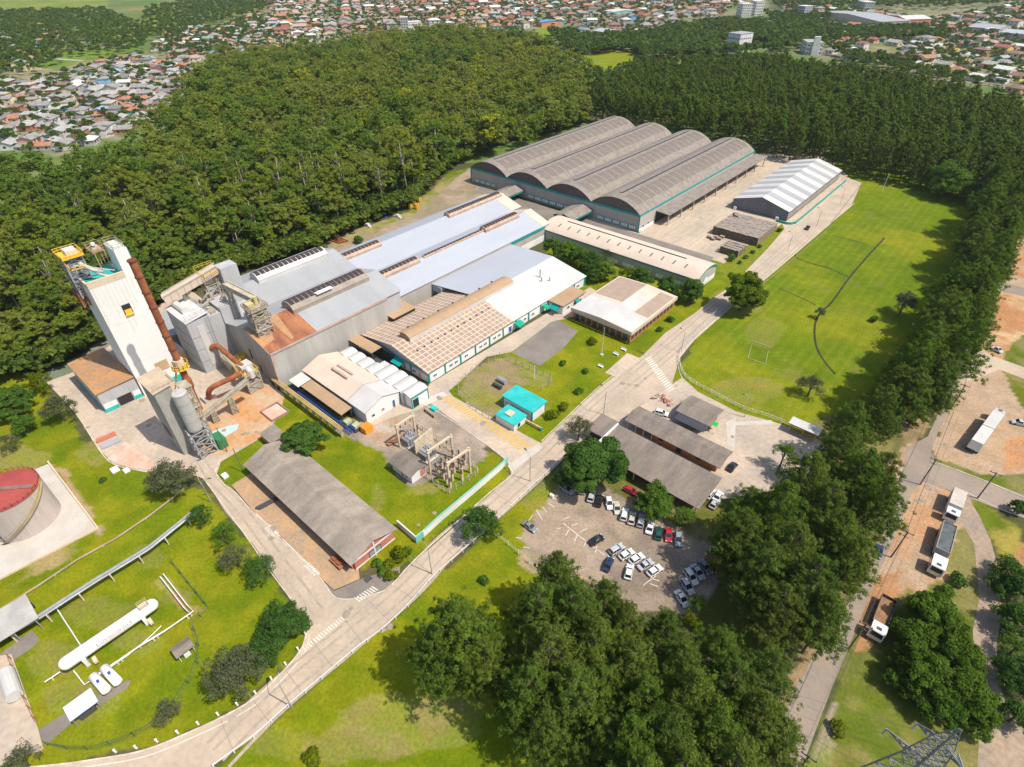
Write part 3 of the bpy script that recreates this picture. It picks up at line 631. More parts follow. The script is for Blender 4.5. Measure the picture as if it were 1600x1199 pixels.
def mass(name, label, cat, pts, hs, protos, m, seed, group=None, hued=False):
    """the far rest of a wood, one object"""
    g_ = np.random.default_rng(seed); VV = []; TT_ = []; RR = []
    for (x, y), h in zip(pts, hs):
        V, T = protos[g_.integers(len(protos))]; a = g_.uniform(0, 6.283); c, s_ = math.cos(a), math.sin(a); h2 = h * g_.uniform(.9, 1.15)
        VV.append(np.stack([(V[:, 0] * c - V[:, 1] * s_) * h2 + x, (V[:, 0] * s_ + V[:, 1] * c) * h2 + y, V[:, 2] * h], 1)); TT_.append(T); RR.append(np.full(len(T), hue(x, y, g_.standard_normal()) if hued else g_.random()))
    me = foliage_mesh(name, np.concatenate(VV), np.concatenate(TT_), [m], None, np.concatenate(RR)); o = bpy.data.objects.new(name, me); COL.objects.link(o)
    return tag(o, label, cat, group, 'stuff')
def add_tree(me, name, x, y, s_, label, cat, group, rz=None, sz=None):
    o = bpy.data.objects.new(name, me); COL.objects.link(o); o.location = (x, y, 0); o.rotation_euler = (0, 0, random.uniform(0, 6.28) if rz is None else rz)
    o.scale = (s_, s_, sz or s_); return tag(o, label, cat, group)
# the eucalyptus wood behind the plant: the 300 nearest trees one by one, the rest as one mass
EUC_PX = [(-60, 245), (60, 252), (95, 250), (180, 222), (240, 196), (300, 118), (330, 88), (420, 78), (500, 70), (560, 62), (640, 48), (700, 44), (830, 54), (905, 96), (922, 122), (918, 165), (890, 192), (840, 205),
          (740, 246), (700, 262), (655, 305), (540, 352), (508, 372), (455, 388), (395, 402), (330, 424), (285, 438), (200, 500), (165, 520), (80, 560), (30, 580), (-60, 610)]
EUC = [W(a, b_, 13 if k < 18 else 2) for k, (a, b_) in enumerate(EUC_PX)]
pts = scatter(EUC, 7.4, 3); pts = pts[(rng.random(len(pts)) > .08) & ~((pts[:, 0] > -121) & (pts[:, 1] > 110) & (pts[:, 1] < 264))]; d_ = np.hypot(pts[:, 0] - CAM[0], pts[:, 1] - CAM[1]); pts = pts[np.argsort(d_)]
vis = np.array([in_frame(x, y, 13) for x, y in pts]); near = np.where(vis)[0][:300]; nearset = set(near.tolist())
EUC_LAB = ['dense rounded crown', 'ragged clumpy crown', 'broad leafy crown', 'uneven several-headed crown', 'narrow crown', 'lopsided crown', 'full bushy crown', 'low domed crown', 'low wide crown', 'low lumpy crown', 'low spreading crown']
def euc_where(px, py):
    if px < 130: a = 'left of the white tower' if py > 330 else 'at the left picture edge'
    elif px < 250: a = 'behind the white tower'
    elif px < 350: a = 'behind the long conveyor'
    elif px < 500: a = 'behind the kiln hall'
    elif px < 640: a = 'behind the production hall'
    else: a = 'near the arched store'
    return a
for i in near:
    x, y = pts[i]; h = .80 + .60 * fbm(np.array([x]), np.array([y]), 35, 5)[0] + random.uniform(-.18, .2)
    px, py, c = proj(x, y, 13); row = 'front edge of' if c < 190 else ('depth of' if c > 240 else 'middle of')
    k = random.randrange(len(mid_eucs)); wh = '%s, %s the wood' % (euc_where(px, py), row)
    if random.random() < .1: k = random.randrange(2); add_tree(thin_eucs[k][3], 'eucalyptus_tree', x, y, h * 1.1, 'thin pale-limbed eucalyptus %s' % wh, 'tree', 'trees of the wood')
    elif k < 7: add_tree(mid_eucs[k][3], 'eucalyptus_tree', x, y, h * (1.22 if random.random() < .12 else 1), 'tall tree with %s %s' % (EUC_LAB[k], wh), 'tree', 'trees of the wood')
    else: add_tree(mid_eucs[k][3], 'forest_tree', x, y, h * 1.1, 'tree with %s %s' % (EUC_LAB[k], wh), 'tree', 'trees of the wood')
for o in [o for o in COL.objects if o.name.startswith(('eucalyptus_tree', 'forest_tree'))]: v_ = hue(o.location[0], o.location[1], random.gauss(0, 1)); o.color = (v_, v_, v_, 1)
rest = np.array([i for i in range(len(pts)) if i not in nearset]); rp_ = pts[rest]
mass('eucalyptus_wood', 'dense eucalyptus wood stretching back to the town', 'wood', rp_, (.80 + .60 * fbm(rp_[:, 0], rp_[:, 1], 35, 5) + rng.uniform(-.22, .24, len(rp_))), far_eucs, LF['euc_s'], 8, None, True)
print('eucs', len(pts))
# the pine plantation behind the arched store
PINE_PX = [(918, 118), (1000, 96), (1090, 90), (1180, 86), (1250, 92), (1330, 104), (1420, 118), (1500, 135), (1620, 158), (1620, 250), (1560, 262), (1500, 252), (1440, 238), (1400, 228), (1320, 232), (1250, 224), (1190, 218), (1130, 196), (1060, 184), (985, 174), (925, 176)]
PIN = [W(a, b_, 17) for a, b_ in PINE_PX]
# the pine belt along the public road, down to the gate
BELT = WP([(1350, 690), (1390, 640), (1430, 560), (1470, 480), (1500, 400), (1530, 330), (1560, 290), (1590, 285), (1600, 318), (1540, 440), (1500, 535), (1480, 600), (1445, 660), (1412, 695), (1385, 700)])
ptsP = scatter(PIN, 5.6, 13); ptsP = ptsP[~((ptsP[:, 1] < 266) & (ptsP[:, 0] < 46))]; ptsB = scatter(BELT, 6.2, 19)
NEARP = []
for a, b_, s_ in ((1260, 745, 1), (1315, 700, .95), (1215, 800, 1.05), (1290, 790, 1), (1345, 740, 1), (1160, 830, .95), (1235, 860, 1.05), (1310, 835, 1), (1370, 790, .95), (1190, 890, 1.0), (1262, 915, 1.05), (1330, 880, .9), (1140, 860, .7), (1215, 950, .9), (1288, 965, .85), (1375, 745, .9), (1170, 790, .85), (1330, 660, .9), (1375, 640, .95),
                  (715, 985, 1.2), (685, 1025, .9), (755, 1030, .9), (870, 905, .9), (840, 965, 1.05), (895, 960, 1), (945, 935, .75), (860, 1030, 1.1), (925, 1010, 1), (830, 1085, 1), (895, 1085, 1.1), (975, 975, .75), (985, 1040, .9), (1040, 985, .7), (940, 1075, .9), (1060, 1040, .85), (1120, 1020, .85), (1005, 1095, .9), (1075, 1095, 1), (1140, 1075, .95), (1195, 1060, .85),
                  (1045, 1155, 1.05), (1115, 1145, 1), (1180, 1120, .95), (985, 1165, .95), (1215, 1150, .8), (1060, 1215, 1), (1140, 1210, 1), (850, 1140, .8), (940, 1150, .8), (1000, 1225, 1)):
    NEARP.append((*W(a, b_, 14 * s_), s_))
def pine_tree(x, y, s_, label, group, k):
    r = thing('pine_tree', label, 'tree', (x, y, 0), group, random.uniform(0, 6.28), local=True); r.scale = (s_, s_, s_ * random.uniform(.95, 1.08))
    me, tk = near_pines[k]; c = bpy.data.objects.new('crown', me); COL.objects.link(c); c.parent = r
    if k not in pine_trunks: t_ = tk.build('trunk', M['bark'], r); pine_trunks[k] = t_.data
    else: t_ = bpy.data.objects.new('trunk', pine_trunks[k]); COL.objects.link(t_); t_.parent = r
pine_trunks = {}
ORD = ['first', 'second', 'third', 'fourth', 'fifth', 'sixth', 'seventh', 'eighth', 'ninth', 'tenth']
def rank_rows(idx, names, where, P_):
    """labels a clump row by row from the top of the picture, each row counted from its left"""
    q_ = sorted(idx, key=lambda i: proj(P_[i][0], P_[i][1], 14)[1]); n = len(names); out = {}
    for r_ in range(n):
        row = sorted(q_[len(q_) * r_ // n:len(q_) * (r_ + 1) // n], key=lambda i: proj(P_[i][0], P_[i][1], 14)[0])
        for k, i in enumerate(row): out[i] = 'pine, %s from the left in the %s row %s' % (ORD[k], names[r_], where)
    return out
NL = rank_rows(range(19), ('top', 'middle', 'bottom'), 'right of the car park', NEARP); NL.update(rank_rows(range(22, len(NEARP)), ('top', 'upper', 'lower', 'bottom'), 'below the car park', NEARP))
for k, i in enumerate(range(19, 22)): NL[i] = ('big round-headed pine standing apart on the lawn, foremost of three', 'lower left pine of the three standing apart on the lawn', 'right-hand pine of the three standing apart on the lawn')[k]
for i, (x, y, s_) in enumerate(NEARP): pine_tree(x, y, s_, NL[i], ['pines between car park and road', 'pines on the lawn', 'pines below the car park'][0 if i < 19 else (1 if i < 22 else 2)], i % 5)
ptsB = ptsB[np.argsort([proj(x, y, 0)[1] for x, y in ptsB])]; SEC = ['at its far end', 'opposite the upper red earth', 'opposite the side street', 'opposite the lower street', 'opposite the truck lot', 'at the road junction']
for i, (x, y) in enumerate(ptsB):
    k = i * 6 // len(ptsB); sec = [j for j in range(len(ptsB)) if j * 6 // len(ptsB) == k]; sec = sorted(sec, key=lambda j: proj(*ptsB[j], 14)[0]); h_ = len(sec) // 2; p_ = sec.index(i); side = 'field' if p_ < h_ else 'road'; half = sorted(sec[:h_] if p_ < h_ else sec[h_:], key=lambda j: proj(*ptsB[j], 14)[1])
    pine_tree(x, y, random.uniform(.92, 1.16), '%s pine from the top, %s side of the belt, %s' % (ORD[min(half.index(i), 9)], side, SEC[k]), 'pines along the public road', random.randrange(5))
nb_ = 300 - len(NEARP) - len(ptsB)
ptsP = ptsP[np.argsort(np.hypot(ptsP[:, 0] - CAM[0], ptsP[:, 1] - CAM[1]))]
vis = [i for i in range(len(ptsP)) if in_frame(*ptsP[i], 15)]; nearset = set(vis[:max(nb_, 0)])
ptsP_rank = {i: r_ for r_, i in enumerate(sorted(nearset))}
def pl_where(x, y):
    px = proj(x, y, 15)[0]; return 'behind the vaulted store' if px < 1190 else ('behind the striped store' if px < 1330 else ('at the head of the playing field' if px < 1480 else 'at the upper end of the road belt'))
for i in sorted(nearset):
    k = random.randrange(5); add_tree(mid_pines[k][3], 'pine_tree', *ptsP[i], random.uniform(.8, 1.12), 'plantation pine %s, in the %s' % (pl_where(*ptsP[i]), 'front row' if ptsP_rank[i] < 60 else 'rows behind the front'), 'tree', 'pines of the plantation')
rp_ = np.array([ptsP[i] for i in range(len(ptsP)) if i not in nearset])
mass('pine_plantation', 'close dark pine plantation reaching towards the town', 'wood', rp_, rng.uniform(.78, 1.14, len(rp_)), far_pines, LF['pine_s'], 18)
print('pines', len(ptsP), len(ptsB))
# ------------------------------------------------------------------ buildings
def slab(mb, a, b_, c, d, th=.12, mi=0):
    """a sloping sheet with thickness; a-b-c-d counter-clockwise from above"""
    n = len(mb.v); mb.v += [a, b_, c, d] + [(p[0], p[1], p[2] - th) for p in (a, b_, c, d)]
    mb.f += [(n, n + 1, n + 2, n + 3), (n + 7, n + 6, n + 5, n + 4)] + [(n + i, n + 4 + i, n + 4 + (i + 1) % 4, n + (i + 1) % 4) for i in range(4)]; mb.m += [mi] * 6; return mb
def gable(mb, x0, x1, y0, y1, ze, zr, axis='y', over=.35, mi=0, mi2=None, ridge=.5, th=.14):
    mi2 = mi if mi2 is None else mi2
    if axis == 'y':
        xr = x0 + (x1 - x0) * ridge; dl = (zr - ze) / (xr - x0) * over; dr = (zr - ze) / (x1 - xr) * over
        slab(mb, (x0 - over, y0 - over, ze - dl), (xr, y0 - over, zr), (xr, y1 + over, zr), (x0 - over, y1 + over, ze - dl), th, mi)
        slab(mb, (xr, y0 - over, zr + .004), (x1 + over, y0 - over, ze - dr), (x1 + over, y1 + over, ze - dr), (xr, y1 + over, zr + .004), th, mi2)
    else:
        yr = y0 + (y1 - y0) * ridge; dl = (zr - ze) / (yr - y0) * over; dr = (zr - ze) / (y1 - yr) * over
        slab(mb, (x0 - over, y0 - over, ze - dl), (x1 + over, y0 - over, ze - dl), (x1 + over, yr, zr), (x0 - over, yr, zr), th, mi)
        slab(mb, (x0 - over, yr, zr + .004), (x1 + over, yr, zr + .004), (x1 + over, y1 + over, ze - dr), (x0 - over, y1 + over, ze - dr), th, mi2)
    return mb
def gable_walls(mb, x0, x1, y0, y1, ze, zr, axis='y', ridge=.5, mi=0, z0=0):
    zr -= .2; ze -= .15
    if axis == 'y':
        xr = x0 + (x1 - x0) * ridge; P = [(x0, z0), (x1, z0), (x1, ze), (xr, zr), (x0, ze)]
        for y, o in ((y0, 1), (y1, -1)): mb.face([(a, y, c) for a, c in P[::o]], mi)
        mb.face([(x0, y1, z0), (x0, y0, z0), (x0, y0, ze), (x0, y1, ze)], mi); mb.face([(x1, y0, z0), (x1, y1, z0), (x1, y1, ze), (x1, y0, ze)], mi)
    else:
        yr = y0 + (y1 - y0) * ridge; P = [(y0, z0), (y1, z0), (y1, ze), (yr, zr), (y0, ze)]
        for x, o in ((x1, 1), (x0, -1)): mb.face([(x, a, c) for a, c in P[::o]], mi)
        mb.face([(x0, y0, z0), (x1, y0, z0), (x1, y0, ze), (x0, y0, ze)], mi); mb.face([(x1, y1, z0), (x0, y1, z0), (x0, y1, ze), (x1, y1, ze)], mi)
    return mb
def arch(x0, x1, ze, rise, n=16, s0=0, s1=1, lift=0):
    w_ = (x1 - x0) / 2; rad = (w_ * w_ + rise * rise) / (2 * rise); th = math.asin(w_ / rad); out = []
    for i in range(n + 1):
        a = -th + 2 * th * (s0 + (s1 - s0) * i / n); out.append((x0 + w_ + (rad + lift) * math.sin(a), ze + rise - rad + (rad + lift) * math.cos(a)))
    return out
def vault(mb, prof, y0, y1, th=.15, mi=0, axis='y'):
    f = (lambda a, y, z: (a, y, z)) if axis == 'y' else (lambda a, y, z: (y, a, z))
    for (a, za), (b_, zb) in zip(prof[:-1], prof[1:]):
        mb.face([f(a, y0, za), f(b_, y0, zb), f(b_, y1, zb), f(a, y1, za)], mi); mb.face([f(a, y1, za - th), f(b_, y1, zb - th), f(b_, y0, zb - th), f(a, y0, za - th)], mi)
        for y in (y0, y1): mb.face([f(a, y, za - th), f(b_, y, zb - th), f(b_, y, zb), f(a, y, za)], mi)
    for (a, za) in (prof[0], prof[-1]): mb.face([f(a, y0, za - th), f(a, y1, za - th), f(a, y1, za), f(a, y0, za)], mi)
    return mb
def window(parent, face, at_, u0, u1, z0, z1, m1, m2, nm='window', fr=.12, bars=0):
    """a framed opening standing proud of a wall: face is the outward direction, at_ the wall's coordinate"""
    mb = MB(); s_ = 1 if face[0] == '+' else -1; ax = face[1]
    def bx(a0, a1, c0, c1, d0, d1, mi):
        lo, hi = sorted((at_ + s_ * d0, at_ + s_ * d1))
        if ax == 'x': mb.box(lo, hi, a0, a1, c0, c1, mi)
        else: mb.box(a0, a1, lo, hi, c0, c1, mi)
    bx(u0 + fr, u1 - fr, z0 + fr, z1 - fr, .005, .05, 0)
    bx(u0, u1, z0, z0 + fr, .004, .10, 1); bx(u0, u1, z1 - fr, z1, .004, .10, 1); bx(u0, u0 + fr, z0 + fr, z1 - fr, .004, .10, 1); bx(u1 - fr, u1, z0 + fr, z1 - fr, .004, .10, 1)
    for k in range(bars): a = u0 + (u1 - u0) * (k + 1) / (bars + 1); bx(a - .05, a + .05, z0 + fr, z1 - fr, .051, .09, 1)
    return mb.build(nm, [m1, m2], parent)

def railing(mb, P, z, h=1.1, step=1.6, w_=.07, mi=0, close=False):
    P = list(P) + ([P[0]] if close else [])
    for a, b_ in zip(P[:-1], P[1:]):
        for hh in (h, h * .5): mb.bar((*a, z + hh), (*b_, z + hh), w_, mi=mi)
        n = max(1, int(math.dist(a, b_) / step))
        for k in range(n + 1): s_ = k / n; x, y = a[0] + (b_[0] - a[0]) * s_, a[1] + (b_[1] - a[1]) * s_; mb.bar((x, y, z), (x, y, z + h), w_, mi=mi)
# the arched store: four vaulted bays of 25 m
t = thing('arched_warehouse', 'vast store with four grey vaulted roofs side by side and a teal eaves band', 'warehouse', (-60, 190, 0))
MB().box(-110, -10, 130, 249, 0, 7.55).build('wall', M['wall'], t)
mb = MB(); mb.box(-110.15, -9.85, 129.82, 129.99, 6.7, 7.65); mb.box(-9.99, -9.82, 130, 249.2, 6.9, 7.65); mb.build('eaves_band', M['teal'], t)
mb = MB()
for x in (-110, -10): mb.box(x - .25, x + .25, 129.78, 129.98, 0, 6.7)
mb.build('corner_post', M['teal'], t)
for i in range(4):
    x0 = -110 + 25 * i; pr = arch(x0, x0 + 25, 7.6, 4.7, 20)
    rf = vault(MB(), pr, 129.6, 249.4, .18).build('roof', M['fibre_pale'], t)
    lv = M.setdefault('louvre', mat('louvred_gable', (.16, .13, .115), (.11, .09, .085), .9, .8, stretch=(.2, 1, 6)) if 'louvre' not in M else None)
    MB().face([(x, 130.12, z - .1) for x, z in pr][::-1]).build('gable_panel', lv, t); MB().face([(x, 249, z - .1) for x, z in pr]).build('gable_panel', lv, t)
    mb = MB()
    for k in range(21):
        y = 133.5 + k * 5.45; P = arch(x0, x0 + 25, 7.6, 4.7, 6, .56, .84, .03)
        for q_ in range(5):
            vault(mb, P, y + q_ * .92, y + q_ * .92 + .62, .025)
    mb.build('ribbed_panel', M['fibre_dark'], rf)
    mb = MB(); P = arch(x0, x0 + 25, 7.6, 4.7, 2, .44, .475, .05); vault(mb, P, 137, 247, .3); P = arch(x0, x0 + 25, 7.6, 4.7, 2, .40, .475, .05); vault(mb, P, 136, 137, .3); mb.build('ridge_vent', plain('vent_black', (.05, .042, .04), .9), rf)  # the ridge vent is black sheet
    mb = MB(); P = arch(x0, x0 + 25, 7.6, 4.7, 8, .02, .36, .02); vault(mb, P, 132, 248, .02); mb.build('flank_sheeting', mat('flank_sheet_%d' % i, (.27, .235, .21), (.22, .19, .17), .9, .3, stretch=(1, .25, 1)), rf)  # thin sheet in a close grey-brown tone over the left flank
for x0, x1, n in ((-107.5, -92.5, 4), (-72, -45.5, 6), (-31.5, -11, 5)):
    w_ = (x1 - x0) / n
    for k in range(n): window(t, '-y', 130, x0 + k * w_, x0 + k * w_ + w_ * .93, .5, 2.5, M['wallwhite'], M['teal'], fr=.28, bars=2)
can = MB(); slab(can, (-9.8, 143.5, 5.6), (-3.2, 143.5, 5.2), (-3.2, 252, 5.2), (-9.8, 252, 5.6), .35)
can.build('canopy', M['fibre_pale'], t)
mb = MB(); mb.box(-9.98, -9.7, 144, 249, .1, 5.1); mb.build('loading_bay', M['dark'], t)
for k in range(10): MB().box(-4.3, -3.9, 144.5 + k * 11.8, 144.9 + k * 11.8, 0, 4.85).build('post', M['wall'], t)
window(t, '+x', -10, 133, 134.4, 0, 2.4, M['dark'], M['wallwhite'], 'door'); window(t, '+x', -10, 137, 139, 1.2, 2.4, M['glass'], M['wallwhite'])
MB().box(-9.96, -9.7, 130.1, 142.5, 0, 1.1).build('plinth', M['wallwhite'], t)
# two covered ways between the halls
for nm, x0, x1, y0, y1, lb in (('covered_walkway', -83, -73.5, 107.5, 129.6, 'small grey gabled passage roof joining the halls below the leftmost vault'), ('covered_walkway', -44, -33.5, 114.5, 129.6, 'small grey gabled passage roof joining the long arched hall to the vaulted store')):
    w = thing(nm, lb, 'walkway', ((x0 + x1) / 2, (y0 + y1) / 2, 0))
    gable(MB(), x0, x1, y0, y1, 4.2, 5.6, over=.2).build('roof', M['fibre_pale'], w)
    mb = MB(); mb.box(x1 - .3, x1, y0, y1, 3.2, 4.0); mb.box(x0, x0 + .3, y0, y1, 3.2, 4.0); mb.build('fascia', M['teal'], w)
    for x in (x0 + .3, x1 - .6):
        for y in (y0 + .5, y1 - 1): MB().box(x, x + .3, y, y + .3, 0, 3.2).build('post', M['teal'], w)

# the long production hall: two ridged bays roofed in bluish sheets
t = thing('production_hall', 'long production hall under bluish white sheet roofs with two ridges', 'factory hall', (-57, 60, 0))
mb = MB(); gable_walls(mb, -78.5, -56, 11.2, 106, 7, 10.3); gable_walls(mb, -56, -35.5, 11.2, 100, 6.6, 10.2); mb.build('wall', M['wall'], t)
gable(MB(), -78.5, -56.1, 17, 106, 7, 10.3, over=.3).build('roof', M['blue'], t)
rf = gable(MB(), -56, -35.5, 17, 100, 6.8, 10.2, over=.3).build('roof', M['blue'], t)
mb = MB(); gable(mb, -78.5, -56.1, 100.2, 106.3, 7.05, 10.35, over=.1); gable(mb, -56, -35.5, 96, 100.4, 6.85, 10.25, over=.1); mb.build('end_sheeting', M['cream'], t)
mb = MB(); mb.box(-35.3, -35.15, 76.4, 97.3, 5.6, 6.4); mb.build('eaves_band', M['teal'], t)
MB().box(-35.6, -35.3, 76.4, 97.3, 0, 2.4).build('plinth', M['wallwhite'], t)
def ridge_vent(parent, xc, y0, y1, zb, w_, h, m, dark=True, nm='ridge_vent'):
    mb = MB(); pr = arch(xc - w_ / 2, xc + w_ / 2, zb + h * .25, h * .6, 8); vault(mb, pr, y0, y1, .08)
    mb.box(xc - w_ / 2 + .1, xc + w_ / 2 - .1, y0 + .05, y1 - .05, zb - 1.0, zb + h * .25)
    for y in (y0 + .02, y1 - .02): mb.face([(x, y, z) for x, z in pr] + [(xc + w_ / 2, y, zb - .6), (xc - w_ / 2, y, zb - .6)])
    o = mb.build(nm, m, parent)
    if dark:
        mb = MB(); n = max(3, int((y1 - y0) / 1.6)); P = arch(xc - w_ / 2, xc + w_ / 2, zb + h * .25, h * .6, 8, .12, .77, .12)
        for k in range(n): vault(mb, P, y0 + .3 + k * (y1 - y0 - .6) / n, y0 + .3 + (k + .82) * (y1 - y0 - .6) / n, .05)
        mb.build('opening', plain('vent_opening', (.05, .035, .035), .9) if 'vent_opening' not in bpy.data.materials else bpy.data.materials['vent_opening'], o)
    return o
M['ventroof'] = mat('dusty_vent_roof', (.52, .38, .29), (.40, .28, .22), .85, .6)
for y0, y1 in ((19, 37), (72, 104)): ridge_vent(t, -67, y0, y1, 10.1, 3.6, 1.9, M['ventroof'])
for y0, y1, w_, h in ((18.5, 37, 3.6, 1.9), (40, 71, 1.5, .9), (71, 91, 3.6, 1.9)): ridge_vent(t, -45.7, y0, y1, 10.1, w_, h, M['ventroof'])

# the white-walled hall with the chequered roof
chk = bpy.data.materials.new('chequered_roof'); chk.use_nodes = True; tr_ = chk.node_tree; b = tr_.nodes['Principled BSDF']; b.inputs['Roughness'].default_value = .8
g_ = tr_.nodes.new('ShaderNodeNewGeometry'); br = tr_.nodes.new('ShaderNodeTexBrick'); br.offset = 0; br.inputs['Scale'].default_value = 1; br.inputs['Mortar Size'].default_value = .16; br.inputs['Mortar Smooth'].default_value = .3
br.inputs['Brick Width'].default_value = 1.62; br.inputs['Row Height'].default_value = 1.8; br.inputs['Color1'].default_value = (.335, .235, .165, 1); br.inputs['Color2'].default_value = (.395, .28, .20, 1); br.inputs['Mortar'].default_value = (.60, .50, .41, 1)
nz = tr_.nodes.new('ShaderNodeTexNoise'); nz.inputs['Scale'].default_value = .5; mr = tr_.nodes.new('ShaderNodeMapRange'); mr.inputs[3].default_value = .8; mr.inputs[4].default_value = 1.2
vm = tr_.nodes.new('ShaderNodeVectorMath'); vm.operation = 'SCALE'
for a, b_ in ((g_.outputs['Position'], br.inputs['Vector']), (g_.outputs['Position'], nz.inputs['Vector']), (nz.outputs[0], mr.inputs[0]), (br.outputs[0], vm.inputs[0]), (mr.outputs[0], vm.inputs['Scale']), (vm.outputs[0], b.inputs['Base Color'])): tr_.links.new(a, b_)
t = thing('workshop_hall', 'long white hall with teal posts, half its roof chequered tan and half white', 'factory hall', (-15, 38, 0))
mb = MB(); gable_walls(mb, -30.3, 0, 0, 36, 3.9, 6.6); mb.box(-35.2, 0, 36, 76, 0, 3.7); mb.face([(-35.2, 76, 3.7), (0, 76, 3.7), (-15.5, 76, 6.6), (-35.2, 76, 5.2)][::-1]); mb.build('wall', M['wallwhite'], t)
MB().box(-30.35, .05, -.05, -.01, 2.3, 3.75).build('gable_cladding', M['greywall'], t)
mb = MB(); mb.face([(-30.3, -.03, 3.75), (0, -.03, 3.75), (-15.2, -.03, 6.4)]); mb.build('gable_sheet', M['greywall'], t)
mb = MB(); gable(mb, -30.3, 0, 0, 36.2, 3.9, 6.7, over=.5); mb.build('roof', chk, t)
mb = MB(); slab(mb, (-15.2, 36.2, 6.7), (.5, 36.2, 3.83), (.5, 76.5, 3.83), (-15.2, 76.5, 6.7), .14); mb.build('roof', M['paleroof'], t)['label'] = 'white roof slope'
mb = MB(); slab(mb, (-35.4, 34, 5.5), (-15.2, 36.6, 6.72), (-15.2, 76.5, 6.72), (-35.4, 76.5, 5.5), .14); mb.build('roof', M['blue'], t)['label'] = 'bluish roof slope'
MB().box(-35.3, -30.8, 34.2, 36.3, 3, 5.3).build('parapet', M['blue'], t)
mb = MB(); vault(mb, arch(-17.4, -12.4, 7.7, .7, 6), 4.5, 51, .12); mb.box(-17.2, -12.6, 4.7, 50.8, 6, 7.7); mo = mb.build('roof_monitor', M['tan'], t)
MB().box(-12.58, -12.45, 4.6, 50.9, 6.2, 7.65).build('side_sheet', M['paleroof'], mo)
mb = MB()
for k in range(7): y = 8 + k * 6.2; mb.box(-17.6, -17.1, y, y + .5, 6.8, 8.1)
for k in range(12): y = 3.5 + k * 2.8; z = 5.0 + .1 * (k % 3); mb.box(-8.6 - .05 * k, -8.1 - .05 * k, y, y + .35, 5.2, 5.85)
mb.build('roof_vent', M['darksteel'], t)
mb = MB(); mb.box(.05, .2, -.2, 76, 3.2, 3.62); mb.box(-30.5, .2, -.22, -.06, 3.3, 3.6); mb.build('eaves_band', M['teal'], t)
for k in range(13): y = k * 6.32 if k else .1; MB().box(.01, .3, y - .2, y + .2, 0, 3.2).build('post', M['teal'], t)
for k in range(5): x = -30.2 + k * 7.55; MB().box(x - .18, x + .18, -.3, -.02, 0, 3.3).build('post', M['teal'], t)
wr = random.Random(4)
for k in range(12):
    y = k * 6.32 + .6
    if k in (5,): window(t, '+x', 0, y + 2, y + 3.6, 0, 2.4, M['bluepaint'], M['white'], 'door'); continue
    if k in (8, 9): continue
    for q_ in range(wr.choice((1, 2, 2))): window(t, '+x', 0, y + 1.0 + q_ * 2.1, y + 2.5 + q_ * 2.1, 1.0, 2.1, M['glass'], M['white'], bars=1)
window(t, '-y', 0, -7, -5.5, .8, 1.9, M['glass'], M['white'], bars=1); window(t, '-y', 0, -4.3, -3.3, 0, 2.2, M['brick'], M['white'], 'door'); window(t, '-y', 0, -11, -10, 0, 2.2, M['brick'], M['white'], 'door')
for y0, y1 in ((36.5, 39.5), (51, 53)):
    mb = MB(); slab(mb, (.3, y0, 2.9), (2.6, y0, 2.3), (2.6, y1, 2.3), (.3, y1, 2.9), .3); mb.build('awning', plain('green_awning_%d' % y0, (0, .33, .2), .5), t)
mb = MB(); slab(mb, (-14.2, -2.3, 2.3), (-10.3, -2.3, 2.3), (-10.3, -.1, 2.8), (-14.2, -.1, 2.8), .2); mb.build('awning', M['teal'], t)
mb = MB(); slab(mb, (-10, 76.2, 3.2), (-2, 76.2, 3.2), (-2, 79, 2.6), (-10, 79, 2.6), .2); mb.build('awning', M['teal'], t)
mb = MB()
for x, y, h in ((-9.5, 62, 3), (-7.6, 60.5, 1.3), (-6, 63, 1)): mb.tube([(x, y, 4), (x, y, 5.6 + h)], .22, 8)
mb.build('chimney', M['steel'], t)
t = thing('brown_annex', 'small flat brown roofed porch with teal edge beside the white hall', 'annex', (3.8, 60.5, 0))
MB().box(.4, 6.3, 54.6, 66.9, 0, 3.3).build('wall', M['wallwhite'], t)
MB().box(.32, 6.8, 54.1, 67.3, 3.35, 3.6).build('roof', M['tan'], t)
mb = MB(); mb.prism([(.35, 54.42), (6.52, 54.42), (6.52, 67), (6.35, 67), (6.35, 54.56), (.35, 54.56)], 2.9, 3.34); mb.build('fascia', M['teal'], t)
for y in (57, 60.5, 64): window(t, '+x', 6.3, y, y + 1.4, 1.0, 2.1, M['glass'], M['white'])
mb = MB(); slab(mb, (6.5, 61, 2.8), (8.2, 61, 2.3), (8.2, 63, 2.3), (6.5, 63, 2.8), .2); mb.build('awning', M['teal'], t)
mb = MB(); slab(mb, (2, 52.2, 2.3), (5.5, 52.2, 2.3), (5.5, 54.4, 2.8), (2, 54.4, 2.8), .2); mb.build('awning', M['teal'], t)

# the long low arched hall across the end of the plant
t = thing('long_arched_hall', 'long low hall with a pale pinkish arched roof, small vents and teal eaves', 'factory hall', (-2, 105, 0))
MB().box(-37, 33, 97.7, 113, 0, 4.9).build('wall', M['wall'], t)
pr = arch(97.3, 113.4, 4.9, 2.3, 14); rf = vault(MB(), pr, -37.3, 33.4, .15, axis='x').build('roof', M['cream'], t)
MB().face([(32.95, y, z - .1) for y, z in pr]).build('gable_panel', M['greywall'], t); MB().face([(-36.9, y, z - .1) for y, z in pr]).build('gable_panel', M['greywall'], t)
mb = MB(); vault(mb, arch(97.3, 113.4, 4.85, 2.3, 14, 0, 1, .02), 33.1, 33.5, .5, axis='x'); mb.box(-37.2, 33.3, 97.5, 97.68, 4.1, 4.75); mb.build('eaves_band', M['teal'], t)
mb = MB(); vault(mb, arch(97.3, 113.4, 4.9, 2.3, 2, .5, .545, .07), -30, 24, .3, axis='x'); mb.build('ridge_vent', M['dark'], rf)
mb = MB()
